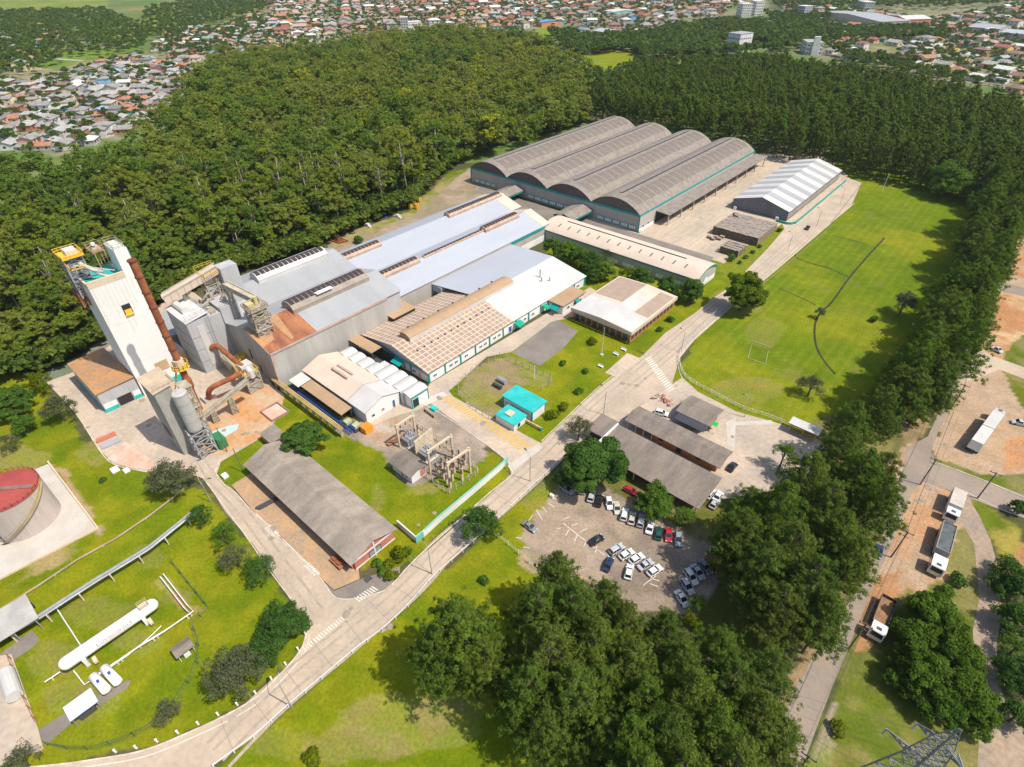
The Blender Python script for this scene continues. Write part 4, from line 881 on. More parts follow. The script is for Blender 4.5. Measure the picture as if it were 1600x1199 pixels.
for k in range(13): x = -31 + k * 4.75; vault(mb, arch(97.3, 113.4, 4.9, 2.3, 3, .2, .33, .08), x, x + .55, .1, axis='x')
mb.build('roof_vent', plain('brown_vent', (.20, .15, .12), .8), rf)
for k in range(9): x = -33 + k * 7.1; window(t, '-y', 97.7, x, x + 5.2, .5, 2.4, M['wallwhite'], M['teal'], bars=2)
MB().box(33.01, 33.1, 98.2, 112.5, 0, 1.8).build('plinth', M['wallwhite'], t)
window(t, '+x', 33, 103.5, 107, 0, 3.2, M['wallwhite'], M['teal'], 'door')

# the office block with the deep fascia
t = thing('office_block', 'flat spreading office block with deep beige fascia and patchy white and tan roof', 'office', (21.5, 68.7, 0))
MB().box(10.6, 32.5, 54.6, 82.6, 0, 3.2).build('wall', M['redbrick'], t)
mb = MB(); x0, x1, y0, y1 = 10, 33.1, 54, 83.2; mb.box(x0, x1, y0, y1, 3.2, 4.45); mb.build('fascia', mat('beige_fascia', (.62, .52, .38), (.55, .46, .34), .8, .3), t)
cx, cy, zt = 21.5, 68.6, 5.1; ph = [(x0 + .1, y0 + .1, 4.47), (x1 - .1, y0 + .1, 4.47), (x1 - .1, y1 - .1, 4.47), (x0 + .1, y1 - .1, 4.47)]
mb = MB()
ra_, rb_ = (x0 + (x1 - x0) / 2, y0 + .1, zt), (x0 + (x1 - x0) / 2, y1 - .1, zt)
mb.face([ph[0], ra_, rb_, ph[3]]); mb.face([ra_, ph[1], ph[2], rb_]); mb.face([ph[0], ph[1], ra_]); mb.face([ph[2], ph[3], rb_])
mb.build('roof', M['cream'], t)
mb = MB()
def rp(u, v): # a point of the hipped roof in shares of its width and depth, a little above it
    x = x0 + .1 + (x1 - x0 - .2) * u; y = y0 + .1 + (y1 - y0 - .2) * v; k = 1 - 2 * abs(u - .5); return (x, y, 4.49 + (zt - 4.47) * k)
def roof_patch(u0, u1, v0, v1, n=8):
    for i in range(n):
        for j in range(n):
            a, b_, c, d = u0 + (u1 - u0) * i / n, u0 + (u1 - u0) * (i + 1) / n, v0 + (v1 - v0) * j / n, v0 + (v1 - v0) * (j + 1) / n
            mb.face([rp(a, c), rp(b_, c), rp(b_, d), rp(a, d)])
roof_patch(.0, .5, .0, .38); roof_patch(.505, 1.0, .0, .33); roof_patch(.505, .72, .335, .72); mb.build('new_sheeting', M['paleroof'], t)
tps = mat('tan_pink_sheeting', (.41, .305, .23), (.36, .265, .20), .8, .4)
mb = MB(); roof_patch(.02, .49, .45, .98); mb.build('old_sheeting', tps, t); mb = MB(); roof_patch(.76, .98, .36, .95); mb.build('old_sheeting', tps, t)
for k in range(9): x = 11.6 + k * 2.3; window(t, '-y', 54.6, x, x + 1.5, .8 if k % 3 else .1, 2.6, M['glass'], M['dark'])
for k in range(12): y = 55.4 + k * 2.25; window(t, '+x', 32.5, y, y + 1.3, .9, 2.5, M['glass'], M['dark'])

# the striped store
t = thing('striped_store', 'gabled store with white and grey banded roof and dark grey end wall', 'warehouse', (21, 219, 0))
gable_walls(MB(), 8.6, 34, 182.4, 256, 4.5, 8).build('wall', mat('slate_sheeting', (.17, .175, .20), (.13, .135, .155), .7, .3, stretch=(1, 1, .1)), t)
for q_, (xa, za, xb, zb) in enumerate(((8.3, 4.45, 21.3, 8.0), (21.3, 8.004, 34.3, 4.45))):
    mb = MB()
    for k in range(15):
        ya, yb_ = 182.1 + 74.2 * k / 15, 182.1 + 74.2 * (k + 1) / 15; mb.face([(xa, ya, za), (xb, ya, zb), (xb, yb_, zb), (xa, yb_, za)], k % 2)
        mb.face([(xa, yb_, za - .12), (xb, yb_, zb - .12), (xb, ya, zb - .12), (xa, ya, za - .12)], 0)
    mb.build('roof', [M['paleroof'], M['greysheet']], t)
mb = MB(); mb.box(34.01, 34.12, 182.5, 255, .8, 3.2); mb.build('side_opening', mat('side_cladding', (.36, .33, .29), (.26, .24, .22), .8, .4), t)
wl = MB(); ribbon(wl, smooth_line([(30.5, 179.6), (35.5, 179.4), (37.6, 182), (38, 190), (38, 254)], 4), .35, 1.0, h=1.0); tag(wl.build('low_wall', M['teal']), 'low teal wall running along the striped store', 'wall')
for k in range(2): tag(MB().box(10 + 19.5 * k, 11.3 + 19.5 * k, 181.0, 181.6, 0, 1.4).build('utility_box', M['white']), ('white utility box at the left foot of the striped store end wall', 'white utility box at the right foot of the striped store end wall')[k], 'box')
# ------------------------------------------------------------------ kiln hall, tower and works
t = thing('kiln_hall', 'tall concrete sheeted kiln hall with rust red patch on its grey roof', 'factory hall', (-54, -9, 0))
mb = MB(); gable_walls(mb, -53.5, -30, -29, 11, 12.4, 15.6); gable_walls(mb, -78, -53.5, -24, 11, 12.4, 15.6); mb.build('wall', M['conc'], t)
rf = gable(MB(), -53.5, -30, -29.2, 16.5, 12.4, 15.6, over=.25).build('roof', M['greysheet'], t); rf2 = gable(MB(), -78, -53.6, -24, 17, 12.4, 15.6, over=.25).build('roof', M['greysheet'], t)
mb = MB(); gable_walls(mb, -53.5, -30.2, 11, 16.3, 12.4, 15.6, z0=5); gable_walls(mb, -78, -53.6, 11, 16.8, 12.4, 15.6, z0=5); mb.build('end_wall', M['greywall'], t)
mb = MB(); dz = lambda x: 15.64 - (x + 41.75) * 3.2 / 11.75
slab(mb, (-41.6, -29.35, dz(-41.6)), (-29.7, -29.35, dz(-29.7)), (-29.7, -14.5, dz(-29.7)), (-41.6, -14.5, dz(-41.6)), .04); mb.build('rusted_sheeting', M['rust'], rf)
mb = MB(); slab(mb, (-41.5, -29.4, dz(-41.5) + .03), (-32.5, -29.4, dz(-32.5) + .03), (-33.5, -25.2, dz(-33.5) + .03), (-41.5, -23.2, dz(-41.5) + .03), .03); slab(mb, (-41.5, -22.2, dz(-41.5) + .03), (-31, -21.8, dz(-31) + .03), (-31, -20.9, dz(-31) + .03), (-41.5, -19.2, dz(-41.5) + .03), .03); mb.build('ore_dust', M['orangeroof'], rf)
mb = MB(); mb.box(-29.98, -29.7, -29.2, 11, 11.6, 12.35); mb.box(-29.98, -29.8, -29.2, -28.6, 0, 11.6); mb.build('edge_trim', mat('pinkish_trim', (.48, .34, .29), None, .8), t)
ridge_vent(t, -41.75, -15.5, 11.5, 15.3, 6.4, 2.9, mat('grimy_vent', (.36, .30, .24), (.28, .235, .195), .85, .4)); ridge_vent(t, -65.8, -12.5, 13, 15.4, 5.6, 2.7, M['paleroof'])
MB().box(-40.2, -38.6, -7, -1.5, 17.6, 17.75).build('white_sheet', M['white'], t)
mb = MB(); mb.box(-44, -43.2, -29.06, -29.0, 4, 7.5); mb.box(-40, -39.4, -29.06, -29.0, 1, 3.5); mb.build('opening', M['dark'], t)
t = thing('kiln_block', 'tall pale grey metal clad kiln block between the tower and the kiln hall', 'kiln', (-59, -33.5, 0))
mb = MB(); mb.box(-66, -53, -39.5, -33.2, 0, 17); mb.build('wall', M['greywall'], t)
mb = MB(); slab(mb, (-66.2, -39.7, 17.15), (-52.8, -39.7, 17.15), (-52.8, -33, 18.2), (-66.2, -33, 18.2), .15); mb.build('roof', mat('kiln_sheet', (.60, .58, .55), None, .7), t)
mb = MB(); mb.tube([(-64.5, -37, 18.1), (-58, -37, 18.1)], 1.0, 10); mb.build('roof_duct', M['paleroof'], t)
mb = MB(); mb.box(-66, -54, -33.0, -29.6, 0, 16); mb.box(-63, -53.6, -29.5, -24.2, 0, 17.2); mb.build('side_block', M['greywall'], t)
mb = MB(); mb.box(-60, -56, -32.6, -29.9, 16.02, 16.5); mb.build('hatch', mat('hatch_sheet', (.34, .31, .27), None, .8), t)
mb = MB(); kr = random.Random(31)
for k in range(9): x_, y_ = kr.uniform(-65, -55), kr.uniform(-32.5, -25.5); z_ = 16 if y_ < -29.6 else 17.2; mb.box(x_, x_ + kr.uniform(.5, 1.6), y_, y_ + kr.uniform(.5, 1.4), z_, z_ + kr.uniform(.4, 1.6))
for k in range(7): x_ = kr.uniform(-65, -56); y_ = kr.uniform(-32.5, -26); mb.tube([(x_, y_, 17.3), (x_ + kr.uniform(-.5, 3), y_ + kr.uniform(-1, 3), kr.uniform(18, 19.5))], kr.uniform(.12, .35), 7)
mb.build('rooftop_gear', M['beigesteel'], t)
mb = MB(); railing(mb, [(-66, -33), (-53.2, -33), (-53.2, -39.4)], 18.2, 1.0, 1.4, .07); railing(mb, [(-63, -24.4), (-53.8, -24.4), (-53.8, -29.4)], 17.2, 1.0, 1.4, .07)
for k in range(14): mb.bar((-52.9, -34.4 + .03 * k, 1 + k), (-52.9, -33.6, 1 + k), .08)
mb.bar((-52.9, -34.4, .5), (-52.9, -34.4, 17), .08); mb.bar((-52.9, -33.6, .5), (-52.9, -33.6, 17), .08); mb.build('ladder_and_rail', M['steel'], t)
mb = MB()
for z_ in (4, 8, 12): mb.box(-52.99, -52.9, -39.5, -33.2, z_, z_ + .12); mb.box(-66, -53, -39.6, -39.51, z_, z_ + .12)
mb.build('sheet_lap', M['steel'], t)
MB().box(-52.98, -52.85, -37.2, -35.4, 2, 15).build('cladding_panel', M['paleroof'], t)
t = thing('store_shed', 'plain grey lean-to shed behind the rust duct', 'shed', (-83, -34, 0))
p_ = W(272, 500, 5), W(304, 488, 5)
mb = MB(); slab(mb, (-88, -40, 5.2), (-73, -40, 4.6), (-73, -28, 4.6), (-88, -28, 5.2), .5); mb.build('roof', M['greysheet'], t)
for x in (-87, -74):
    for y in (-39, -29): MB().box(x, x + .4, y, y + .4, 0, 4.3).build('post', M['steel'], t)
MB().box(-88, -74, -28.6, -28.3, 0, 4.2).build('wall', M['wall'], t)
t = thing('conduit_house', 'low tan flat roofed block at the foot of the grey kiln block', 'shed', (-68, -42, 0)); MB().box(-71, -64.5, -47.5, -39.7, 0, 3.2).build('wall', M['frame'], t); MB().box(-71.2, -64.3, -47.7, -39.6, 3.2, 3.45).build('roof', M['cream'], t)

t = thing('white_tower', 'tall white concrete preheater tower with stepped top and two small openings', 'tower', (-61.5, -50, 0))
TW = mat('tower_white', (.82, .80, .77), (.75, .73, .69), .8, .12, stretch=(1, 1, .3), fine=1.5, fvar=.03)
mb = MB(); mb.box(-67, -56, -55.8, -44.4, 0, 33.5); mb.build('shaft', TW, t)
MB().box(-63.0, -56, -47.3, -44.4, 33.52, 40.6).build('upper_shaft', TW, t)
mb = MB(); mb.box(-56.5, -55.95, -55.85, -47.32, 33.52, 35.2); mb.box(-67, -56.6, -55.85, -55.4, 33.52, 34.6); mb.build('parapet', M['frame'], t)
MB().box(-66.9, -56.6, -55.3, -47.4, 33.51, 33.7).build('terrace', M['tealroof'], t); MB().box(-62.8, -56.2, -47.1, -44.6, 40.61, 40.75).build('top_slab', mat('pale_green_slab', (.62, .64, .54), None, .8), t)
MB().box(-67.2, -67.02, -55.6, -44.6, 0, 33).build('rear_trim', M['rust'], t)
def shade_window(parent, y0, y1, z0, z1):
    mb = MB(); mb.box(-55.99, -55.9, y0, y1, z0, z1, 0); mb.box(-55.99, -55.6, y0, y1, z0 - .25, z0, 1); mb.box(-55.89, -55.8, y0 + .2, y1 - .2, z0, z0 + (z1 - z0) * .5, 1); return mb.build('opening', [M['dark'], M['yellow']], parent)
shade_window(t, -51.2, -49.2, 24.2, 27.0)
mb = MB(); mb.box(-55.99, -55.85, -50.3, -47.0, 5.4, 8.2); mb.build('opening', mat('tan_shutter', (.50, .35, .2), None, .8), t)
st_ = mat('rain_streak', (.745, .715, .675), (.70, .66, .61), .85, .6, stretch=(1, 1, .15)); mb = MB(); tr2 = random.Random(6)
for k in range(11): y_ = -55.4 + k * .98; w__ = tr2.uniform(.12, .4); mb.box(-55.985, -55.965, y_, y_ + w__, 33.4 - tr2.uniform(2, 12), 33.4)
mb.box(-55.985, -55.965, -51.1, -50.7, 19, 24); mb.box(-55.985, -55.965, -50, -49.6, 20.5, 24); mb.build('rain_streak', st_, t)
mb = MB()
for z_ in (10.5, 22.5): mb.box(-55.99, -55.96, -55.75, -44.45, z_, z_ + .06)
mb.build('lift_joint', mat('joint_grey', (.70, .68, .65), None, .8), t)
mb = MB(); mb.bar((-56.6, -44.2, 2), (-56.6, -44.2, 40), .07); mb.bar((-57.2, -44.2, 2), (-57.2, -44.2, 40), .07); [mb.bar((-57.2, -44.2, 2.5 + k * .8), (-56.6, -44.2, 2.5 + k * .8), .05) for k in range(46)]; mb.build('ladder', M['steel'], t)
mb = MB(); mb.box(-67.5, -56.5, -44.39, -44.1, .5, 2.2); mb.box(-55.98, -55.7, -48, -44.5, .1, 2.0); mb.build('base_band', M['tealroof'], t)
mb = MB(); railing(mb, [(-56.2, -47.2), (-56.2, -44.6), (-62.8, -44.6), (-62.8, -47.2)], 40.7, 1.2, 1.2, .09, close=True); mb.build('railing', M['beigesteel'], t)
mb = MB(); mb.box(-67, -62, -50.6, -47.6, 39.2, 39.4); railing(mb, [(-67, -50.6), (-62, -50.6), (-62, -47.6), (-67, -47.6)], 39.4, 1.2, 1.2, .09, close=True)
for x in (-66.5, -62):
    for y in (-50.2, -48): mb.bar((x, y, 33.6), (x, y, 39.2), .25)
mb.build('platform', M['tan'], t)['label'] = 'brown railed platform'
mb = MB(); mb.tube([(-65, -49.2, 39.5), (-65, -49.2, 40.4), (-64, -49.2, 40.8)], .5, 10); mb.box(-66, -64, -49.8, -48.4, 39.41, 39.9); mb.build('pump', M['paleroof'], t)
mb = MB(); mb.lattice([(-65.5, -57, 33.75), (-61.5, -57, 33.75), (-61.5, -53, 33.75), (-65.5, -53, 33.75)], [(-65.5, -57, 40), (-61.5, -57, 40), (-61.5, -53, 40), (-65.5, -53, 40)], 4, .3, .16)
for z in (34, 36, 38): mb.box(-65.5, -61.5, -57, -53, z, z + .12)
mb.lattice([(-65.5, -57, 29.5), (-61.5, -57, 29.5), (-61.5, -55.9, 29.5), (-65.5, -55.9, 29.5)], [(-65.5, -57, 33.7), (-61.5, -57, 33.7), (-61.5, -55.9, 33.7), (-65.5, -55.9, 33.7)], 2, .3, .16)
mb.build('steel_frame', M['steel'], t)
mb = MB(); mb.box(-66.6, -60.7, -57.3, -52.4, 40.02, 40.2); railing(mb, [(-66.6, -57.3), (-60.7, -57.3), (-60.7, -52.4), (-66.6, -52.4)], 40.2, 1.1, .9, .11, close=True); mb.box(-60.9, -60.7, -57.3, -52.4, 40.2, 40.6); mb.box(-66.6, -60.9, -57.3, -57.1, 40.2, 40.6); mb.build('platform', M['yellow'], t)['label'] = 'yellow railed platform'
MB().box(-65.6, -62.6, -55.6, -53.2, 40.21, 41.3).build('machine_cover', M['paleroof'], t)
mb = MB(); railing(mb, [(-65.5, -57), (-57.5, -57), (-57.5, -54)], 38, 1.2, .9, .12); mb.box(-65.5, -62.2, -57, -54, 37.8, 38); mb.build('walkway', M['yellow'], t)
mb = MB(); mb.tube([(-59.5, -54.5, 39), (-59, -51.5, 35), (-59, -50, 33.8)], .45, 8); mb.tube([(-61.5, -54, 38), (-61.5, -50.5, 34.5)], .3, 8); mb.bar((-58, -56, 39.5), (-58, -48.5, 35.3), .2); mb.build('chute', M['paleroof'], t)
mb = MB(); mb.lattice([(-66, -57.5, 27), (-62, -57.5, 27), (-62, -56, 27), (-66, -56, 27)], [(-66, -57.5, 31), (-62, -57.5, 31), (-62, -56, 31), (-66, -56, 31)], 2, .3, .2); mb.build('rusty_frame', M['rust'], t)

t = thing('rust_duct', 'tall rust red riser duct beside the white tower with a yellow collar platform', 'duct', (*W(314, 642), 0))
dx, dy = W(314, 642)
tp = 44.0
mb = MB(); mb.tube([(dx, dy, .3), (dx, dy, 7.5)], .72, 14); mb.tube([(dx, dy, 7.5), (dx - .2, dy, 8.3), (dx - .2, dy, 10.5), (dx - .2, dy, 11.3)], [.72, 1.15, 1.15, .85], 14); mb.tube([(dx - .2, dy, 11.3), (dx - .2, dy, tp)], .85, 14); mb.build('pipe', M['rustpipe'], t, smooth=False)
mb = MB()
for z in range(20, 44, 4): mb.tube([(dx - .2, dy, z), (dx - .2, dy, z + .25)], .98, 14)
mb.tube([(dx - .2, dy, tp), (dx - .2, dy, tp + .3)], 1.05, 14); mb.build('flange', mat('dark_rust', (.16, .055, .035), None, .8), t)
mb = MB(); mb.tube([(dx - .2, dy, 14.4), (dx - .2, dy, 14.7)], 2.1, 12); railing(mb, [(dx - .2 + 2.0 * math.cos(k * .524), dy + 2.0 * math.sin(k * .524)) for k in range(12)], 14.7, 1.2, 1.2, .12, close=True)
mb.bar((dx, dy - 1.5, 14), (dx - 3.5, dy - 4, 4), .5, .2); mb.build('collar_platform', M['yellow'], t)
mb = MB(); mb.tube([(dx - .2, dy, 15.0), (dx - .2, dy, 17)], 1.25, 12); mb.build('sleeve', M['frame'], t)
MB().box(dx - 1.6, dx + 1.6, dy - 1.6, dy + 1.6, 0, .5).build('footing', M['orange'], t)

t = thing('kiln_shed', 'low shed with orange stained roof and grey front door at the foot of the tower', 'shed', (-66, -60, 0))
mb = MB(); mb.box(-77.5, -56.6, -65.5, -56.1, 0, 6.2); mb.build('wall', M['greywall'], t)
mb = MB(); slab(mb, (-77.8, -65.8, 6.5), (-56.3, -65.8, 6.5), (-56.3, -56, 6.9), (-77.8, -56, 6.9), .2); mb.build('roof', M['orangeroof'], t)
window(t, '+x', -56.6, -62, -58.2, 0, 3.0, M['dark'], M['steel'], 'door'); mb = MB(); mb.box(-56.58, -56.4, -65.4, -62.2, 0, 1.2); mb.box(-56.58, -56.4, -58, -56.2, 0, 1.2); mb.box(-77, -56.6, -65.7, -65.5, 0, .6); mb.build('base_band', M['tealroof'], t)
mb = MB(); mb.box(-56.58, -56.42, -65.4, -62.2, 1.2, 2.6); mb.box(-56.58, -56.42, -58, -56.2, 1.2, 2.6); mb.build('front_panel', M['wallwhite'], t)

t = thing('silo_building', 'tall narrow grey building with tan roof standing left of the silo', 'silo house', (-28, -57, 0))
MB().box(-33, -24.5, -59, -55.2, 0, 19.5).build('wall', mat('mottled_grey_wall', (.40, .38, .34), (.31, .30, .27), .8, .5, stretch=(1, 1, .3)), t)
mb = MB(); slab(mb, (-33.3, -59.3, 19.7), (-24.2, -59.3, 19.7), (-24.2, -54, 20.3), (-33.3, -54, 20.3), .3); mb.build('roof', mat('tan_flat_roof', (.52, .40, .28), None, .8), t)
mb = MB(); mb.box(-31.5, -28, -59.08, -59.0, 3.5, 7); mb.build('opening', plain('opening_purple', (.16, .07, .13), .8), t)  # flat dark purple panel for the opening
mb = MB(); railing(mb, [(-24.4, -58.8), (-24.4, -54)], 20.2, 1.1, 1); railing(mb, [(-28, -54.2), (-24.4, -54.2)], 20.3, 1.1, 1); mb.build('railing', M['beigesteel'], t)
t = thing('silo', 'pale cylindrical silo standing on a braced steel frame', 'silo', (-22, -54.8, 0))
mb = MB(); mb.lathe((-22, -54.8, 6.4), [(.7, 0), (1.65, 1.3), (1.65, 12.2), (1.4, 12.5), (.05, 12.6)], 20); sh = mb.build('shell', mat('silo_white', (.52, .49, .46), (.43, .40, .37), .6, .5, stretch=(1, 1, .2)), t, smooth=False)
mb = MB()
for z in (8, 10.6, 13.2, 15.8, 18.3): mb.tube([(-22, -54.8, z), (-22, -54.8, z + .12)], 1.7, 20)
mb.build('band', M['steel'], t)
mb = MB(); mb.lattice([(-24, -56.8, 0), (-19.8, -56.8, 0), (-19.8, -52.8, 0), (-24, -52.8, 0)], [(-24, -56.8, 7.6), (-19.8, -56.8, 7.6), (-19.8, -52.8, 7.6), (-24, -52.8, 7.6)], 3, .32, .2); mb.build('leg_frame', M['steel'], t)
mb = MB(); mb.lattice([(-26.5, -53.4, 0), (-23.5, -53.4, 0), (-23.5, -51.6, 0), (-26.5, -51.6, 0)], [(-26.5, -53.4, 18), (-23.5, -53.4, 18), (-23.5, -51.6, 18), (-26.5, -51.6, 18)], 6, .22, .14)
for z in (6, 12, 18): mb.box(-26.8, -23.2, -53.7, -51.3, z, z + .1)
mb.build('stair_tower', M['beigesteel'], t)
MB().box(-23, -19.3, -52.3, -50.2, 0, 3).build('control_box', M['green'], t)
tag(MB().bar((-33.5, -54.5, 9.0), (-24.5, -49.8, .5), 1.1, .5).bar((-33.5, -52.6, 9.0), (-24.5, -47.9, .5), .12).build('ore_chute', M['tealroof']), 'slanting pale turquoise chute beside the silo frame', 'chute') if False else None
# conveyors, pipes and machinery of the works
def gallery(nm, lb, p, q, w_, h, m1, m2, legs=()):
    t = thing(nm, lb, 'conveyor', (p[0], p[1], 0)); mb = MB(); mb.bar(p, q, w_, h); mb.build('gallery', m1, t)
    pv, qv = Vector(p), Vector(q); d = (qv - pv).normalized(); n = d.cross(Vector((0, 0, 1))).normalized(); mb = MB()
    mb.bar(pv + n * w_ * .5 + Vector((0, 0, h * .55)), qv + n * w_ * .5 + Vector((0, 0, h * .55)), .25); mb.bar(pv - n * w_ * .5 + Vector((0, 0, h * .6)), qv - n * w_ * .5 + Vector((0, 0, h * .6)), .3)
    k = int((qv - pv).length / 2)
    for i in range(k + 1): c = pv.lerp(qv, i / k); mb.bar(c + n * (w_ * .5 + .03) + Vector((0, 0, -h * .5)), c + n * (w_ * .5 + .03) + Vector((0, 0, h * .5)), .12)
    mb.build('truss', m2, t)
    for s_ in legs:
        c = pv.lerp(qv, s_); mb = MB(); mb.lattice([(c.x - .8, c.y - .8, 0), (c.x + .8, c.y - .8, 0), (c.x + .8, c.y + .8, 0), (c.x - .8, c.y + .8, 0)], [(c.x - .5, c.y - .5, c.z - h / 2), (c.x + .5, c.y - .5, c.z - h / 2), (c.x + .5, c.y + .5, c.z - h / 2), (c.x - .5, c.y + .5, c.z - h / 2)], 4, .2, .12); mb.build('trestle', m2, t)
    return t
p0, p1 = W(256, 468, 20), W(338, 420, 25)
gallery('conveyor', 'long covered conveyor slanting between the rust duct and the kiln block top', (*p0, 20), (*p1, 25), 2.6, 2.2, M['cream'], M['beigesteel'], (.35, .95))
q0, q1 = W(352, 446, 23), W(400, 470, 21)
gallery('conveyor', 'short beige conveyor bridge above the kiln block roof', (*q0, 23), (*q1, 21), 1.6, 1.6, M['beigesteel'], M['beigesteel'], (.05,))
t = thing('transfer_house', 'grey head house with yellow railings where two conveyors meet', 'head house', (*W(352, 425, 22), 0))
cx, cy = W(352, 432, 22); MB().box(cx - 2, cx + 2, cy - 1.5, cy + 3.5, 12, 25.5).build('wall', M['greywall'], t)
mb = MB(); mb.box(cx - 4, cx - 1, cy - 6, cy - 1.6, 21, 24); mb.build('drive_box', M['frame'], t)
mb = MB(); railing(mb, [(cx - 4.2, cy - 6.2), (cx + 1, cy - 6.2), (cx + 1, cy - 1.6)], 24, 1.1, 1.2, .08); railing(mb, [(cx - 4.4, cy - 6.2), (cx - 4.4, cy - 1)], 25, 1.1, 1.2, .08); mb.build('railing', M['yellow'], t)
mb = MB(); mb.lattice([(cx - 4, cy - 6, 0), (cx, cy - 6, 0), (cx, cy - 2, 0), (cx - 4, cy - 2, 0)], [(cx - 4, cy - 6, 21), (cx, cy - 6, 21), (cx, cy - 2, 21), (cx - 4, cy - 2, 21)], 6, .3, .16); mb.build('trestle', M['beigesteel'], t)
t = thing('steel_headframe', 'beige steel headframe with white panels rising from the rusted roof', 'headframe', (-43, -22, 14))
bx, by = W(410, 515, 15); mb = MB(); mb.lattice([(bx - 2.4, by - 2.2, 13.5), (bx + 2.2, by - 2.2, 13.5), (bx + 2.2, by + 2.2, 13.5), (bx - 2.4, by + 2.2, 13.5)], [(bx - 2, by - 2, 23.5), (bx + 1.8, by - 2, 23.5), (bx + 1.8, by + 2, 23.5), (bx - 2, by + 2, 23.5)], 4, .28, .18)
for z in (16, 19, 22): mb.box(bx - 2.6, bx + 2.4, by - 2.5, by + 2.5, z, z + .15)
railing(mb, [(bx - 2.6, by - 2.5), (bx + 2.4, by - 2.5), (bx + 2.4, by + 2.5), (bx - 2.6, by + 2.5)], 22.1, 1.2, 1, .1, close=True); railing(mb, [(bx - 2.6, by - 2.5), (bx + 2.4, by - 2.5), (bx + 2.4, by + 2.5), (bx - 2.6, by + 2.5)], 19.1, 1.2, 1, .1, close=True); mb.build('frame', M['beigesteel'], t)
mb = MB(); mb.box(bx - 1.6, bx + 1.4, by - 1.6, by + 1.6, 13.6, 15.9); mb.box(bx - 1.2, bx + 1, by - 1.2, by + 1.2, 16.2, 18.6); mb.build('panel_box', M['paleroof'], t)
mb = MB(); mb.box(bx - 1.5, bx + .5, by - 2, by - .2, 22.2, 23.6); mb.tube([(bx - 1, by + 1, 22.2), (bx - 1, by + 1, 24.6)], .6, 8); mb.build('machinery', mat('dull_yellow', (.55, .45, .2), None, .7), t)
P_ = lambda px, py, z: (*W(px, py, z), z)
t = thing('hot_gas_duct', 'thick rust red duct looping through the works yard below the tower', 'duct', (*W(360, 590), 0))
def bend(P, n=6): return [tuple(p) for p in smooth_line3(P, n)]
def smooth_line3(P, n=5):
    out = []; P = [np.array(p, float) for p in P]
    for i in range(len(P) - 1):
        p0, p1, p2, p3 = P[max(i - 1, 0)], P[i], P[i + 1], P[min(i + 2, len(P) - 1)]
        for k in range(n): s_ = k / n; out.append(.5 * ((2 * p1) + (p2 - p0) * s_ + (2 * p0 - 5 * p1 + 4 * p2 - p3) * s_ ** 2 + (3 * p1 - p0 - 3 * p2 + p3) * s_ ** 3))
    out.append(P[-1]); return out
mb = MB(); mb.tube(bend([P_(331, 566, 1), P_(327, 552, 5), P_(331, 543, 7.5), P_(340, 541, 8), P_(352, 551, 8), P_(372, 568, 8), P_(379, 573, 7.8), P_(378, 580, 7), P_(370, 587, 6.5), P_(340, 601, 6), P_(330, 607, 5.2), P_(326, 614, 3.6), P_(327, 622, 1.2)], 4), .72, 12); mb.build('pipe', M['rustpipe'], t)
mb = MB()
for px, py in ((330, 570), (327, 624)): x, y = W(px, py); mb.box(x - 1.6, x + 1.6, y - 1.6, y + 1.6, 0, 1.2)
mb.build('footing', M['slab'], t)
mb = MB(); x, y = W(352, 563, 4); mb.tube([P_(345, 556, 3), P_(365, 577, 3)], .9, 10); mb.tube([P_(350, 556, 4), P_(368, 575, 4)], .4, 8); mb.build('burner_tube', M['beigesteel'], t)
mb = MB()
for px, py, w_ in ((320, 558, 1.3), (318, 548, 1.0), (369, 572, 1.4), (380, 563, 1.0)): x, y = W(px, py, 2); mb.box(x - w_, x + w_, y - w_, y + w_, 0, 3.2); railing(mb, [(x - w_, y - w_), (x + w_, y - w_), (x + w_, y + w_), (x - w_, y + w_)], 3.2, 1, 1, .12, close=True)
mb.build('yellow_platform', M['yellow'], t)
gallery('conveyor', 'long narrow inclined belt conveyor crossing the ore stained yard', P_(305, 662, 2), P_(388, 594, 8), 1.0, .9, M['beigesteel'], mat('dusty_conveyor_steel', (.42, .37, .28), (.33, .30, .24), .8, .8), (.3, .62))
t = thing('screen_house', 'beige steel screening rig with white hood at the top of the belt conveyor', 'screening rig', (*W(395, 605), 0))
x, y = W(396, 606); mb = MB(); mb.lattice([(x - 2.4, y - 2, 0), (x + 2.4, y - 2, 0), (x + 2.4, y + 2, 0), (x - 2.4, y + 2, 0)], [(x - 2.4, y - 2, 6), (x + 2.4, y - 2, 6), (x + 2.4, y + 2, 6), (x - 2.4, y + 2, 6)], 2, .3, .16); mb.box(x - 2.6, x + 2.6, y - 2.2, y + 2.2, 5.9, 6.1); mb.build('frame', M['beigesteel'], t)
mb = MB(); mb.box(x - 2, x + 1, y - 1.6, y + 1.6, 6.1, 8.3); mb.tube([(x + 1, y, 7.4), (x + 2.2, y, 7), (x + 2.4, y, 5)], .8, 8); mb.build('hood', M['paleroof'], t)
mb = MB(); mb.box(x - 2.2, x + 2.2, y - 1.8, y + 1.8, .1, 3); mb.build('hopper', mat('grey_hopper', (.34, .30, .26), None, .8), t)
mb = MB(); railing(mb, [(x - 2.6, y - 2.2), (x + 2.6, y - 2.2), (x + 2.6, y + 2.2), (x - 2.6, y + 2.2)], 6.1, 1.1, 1, .1, close=True); mb.build('railing', M['yellow'], t)
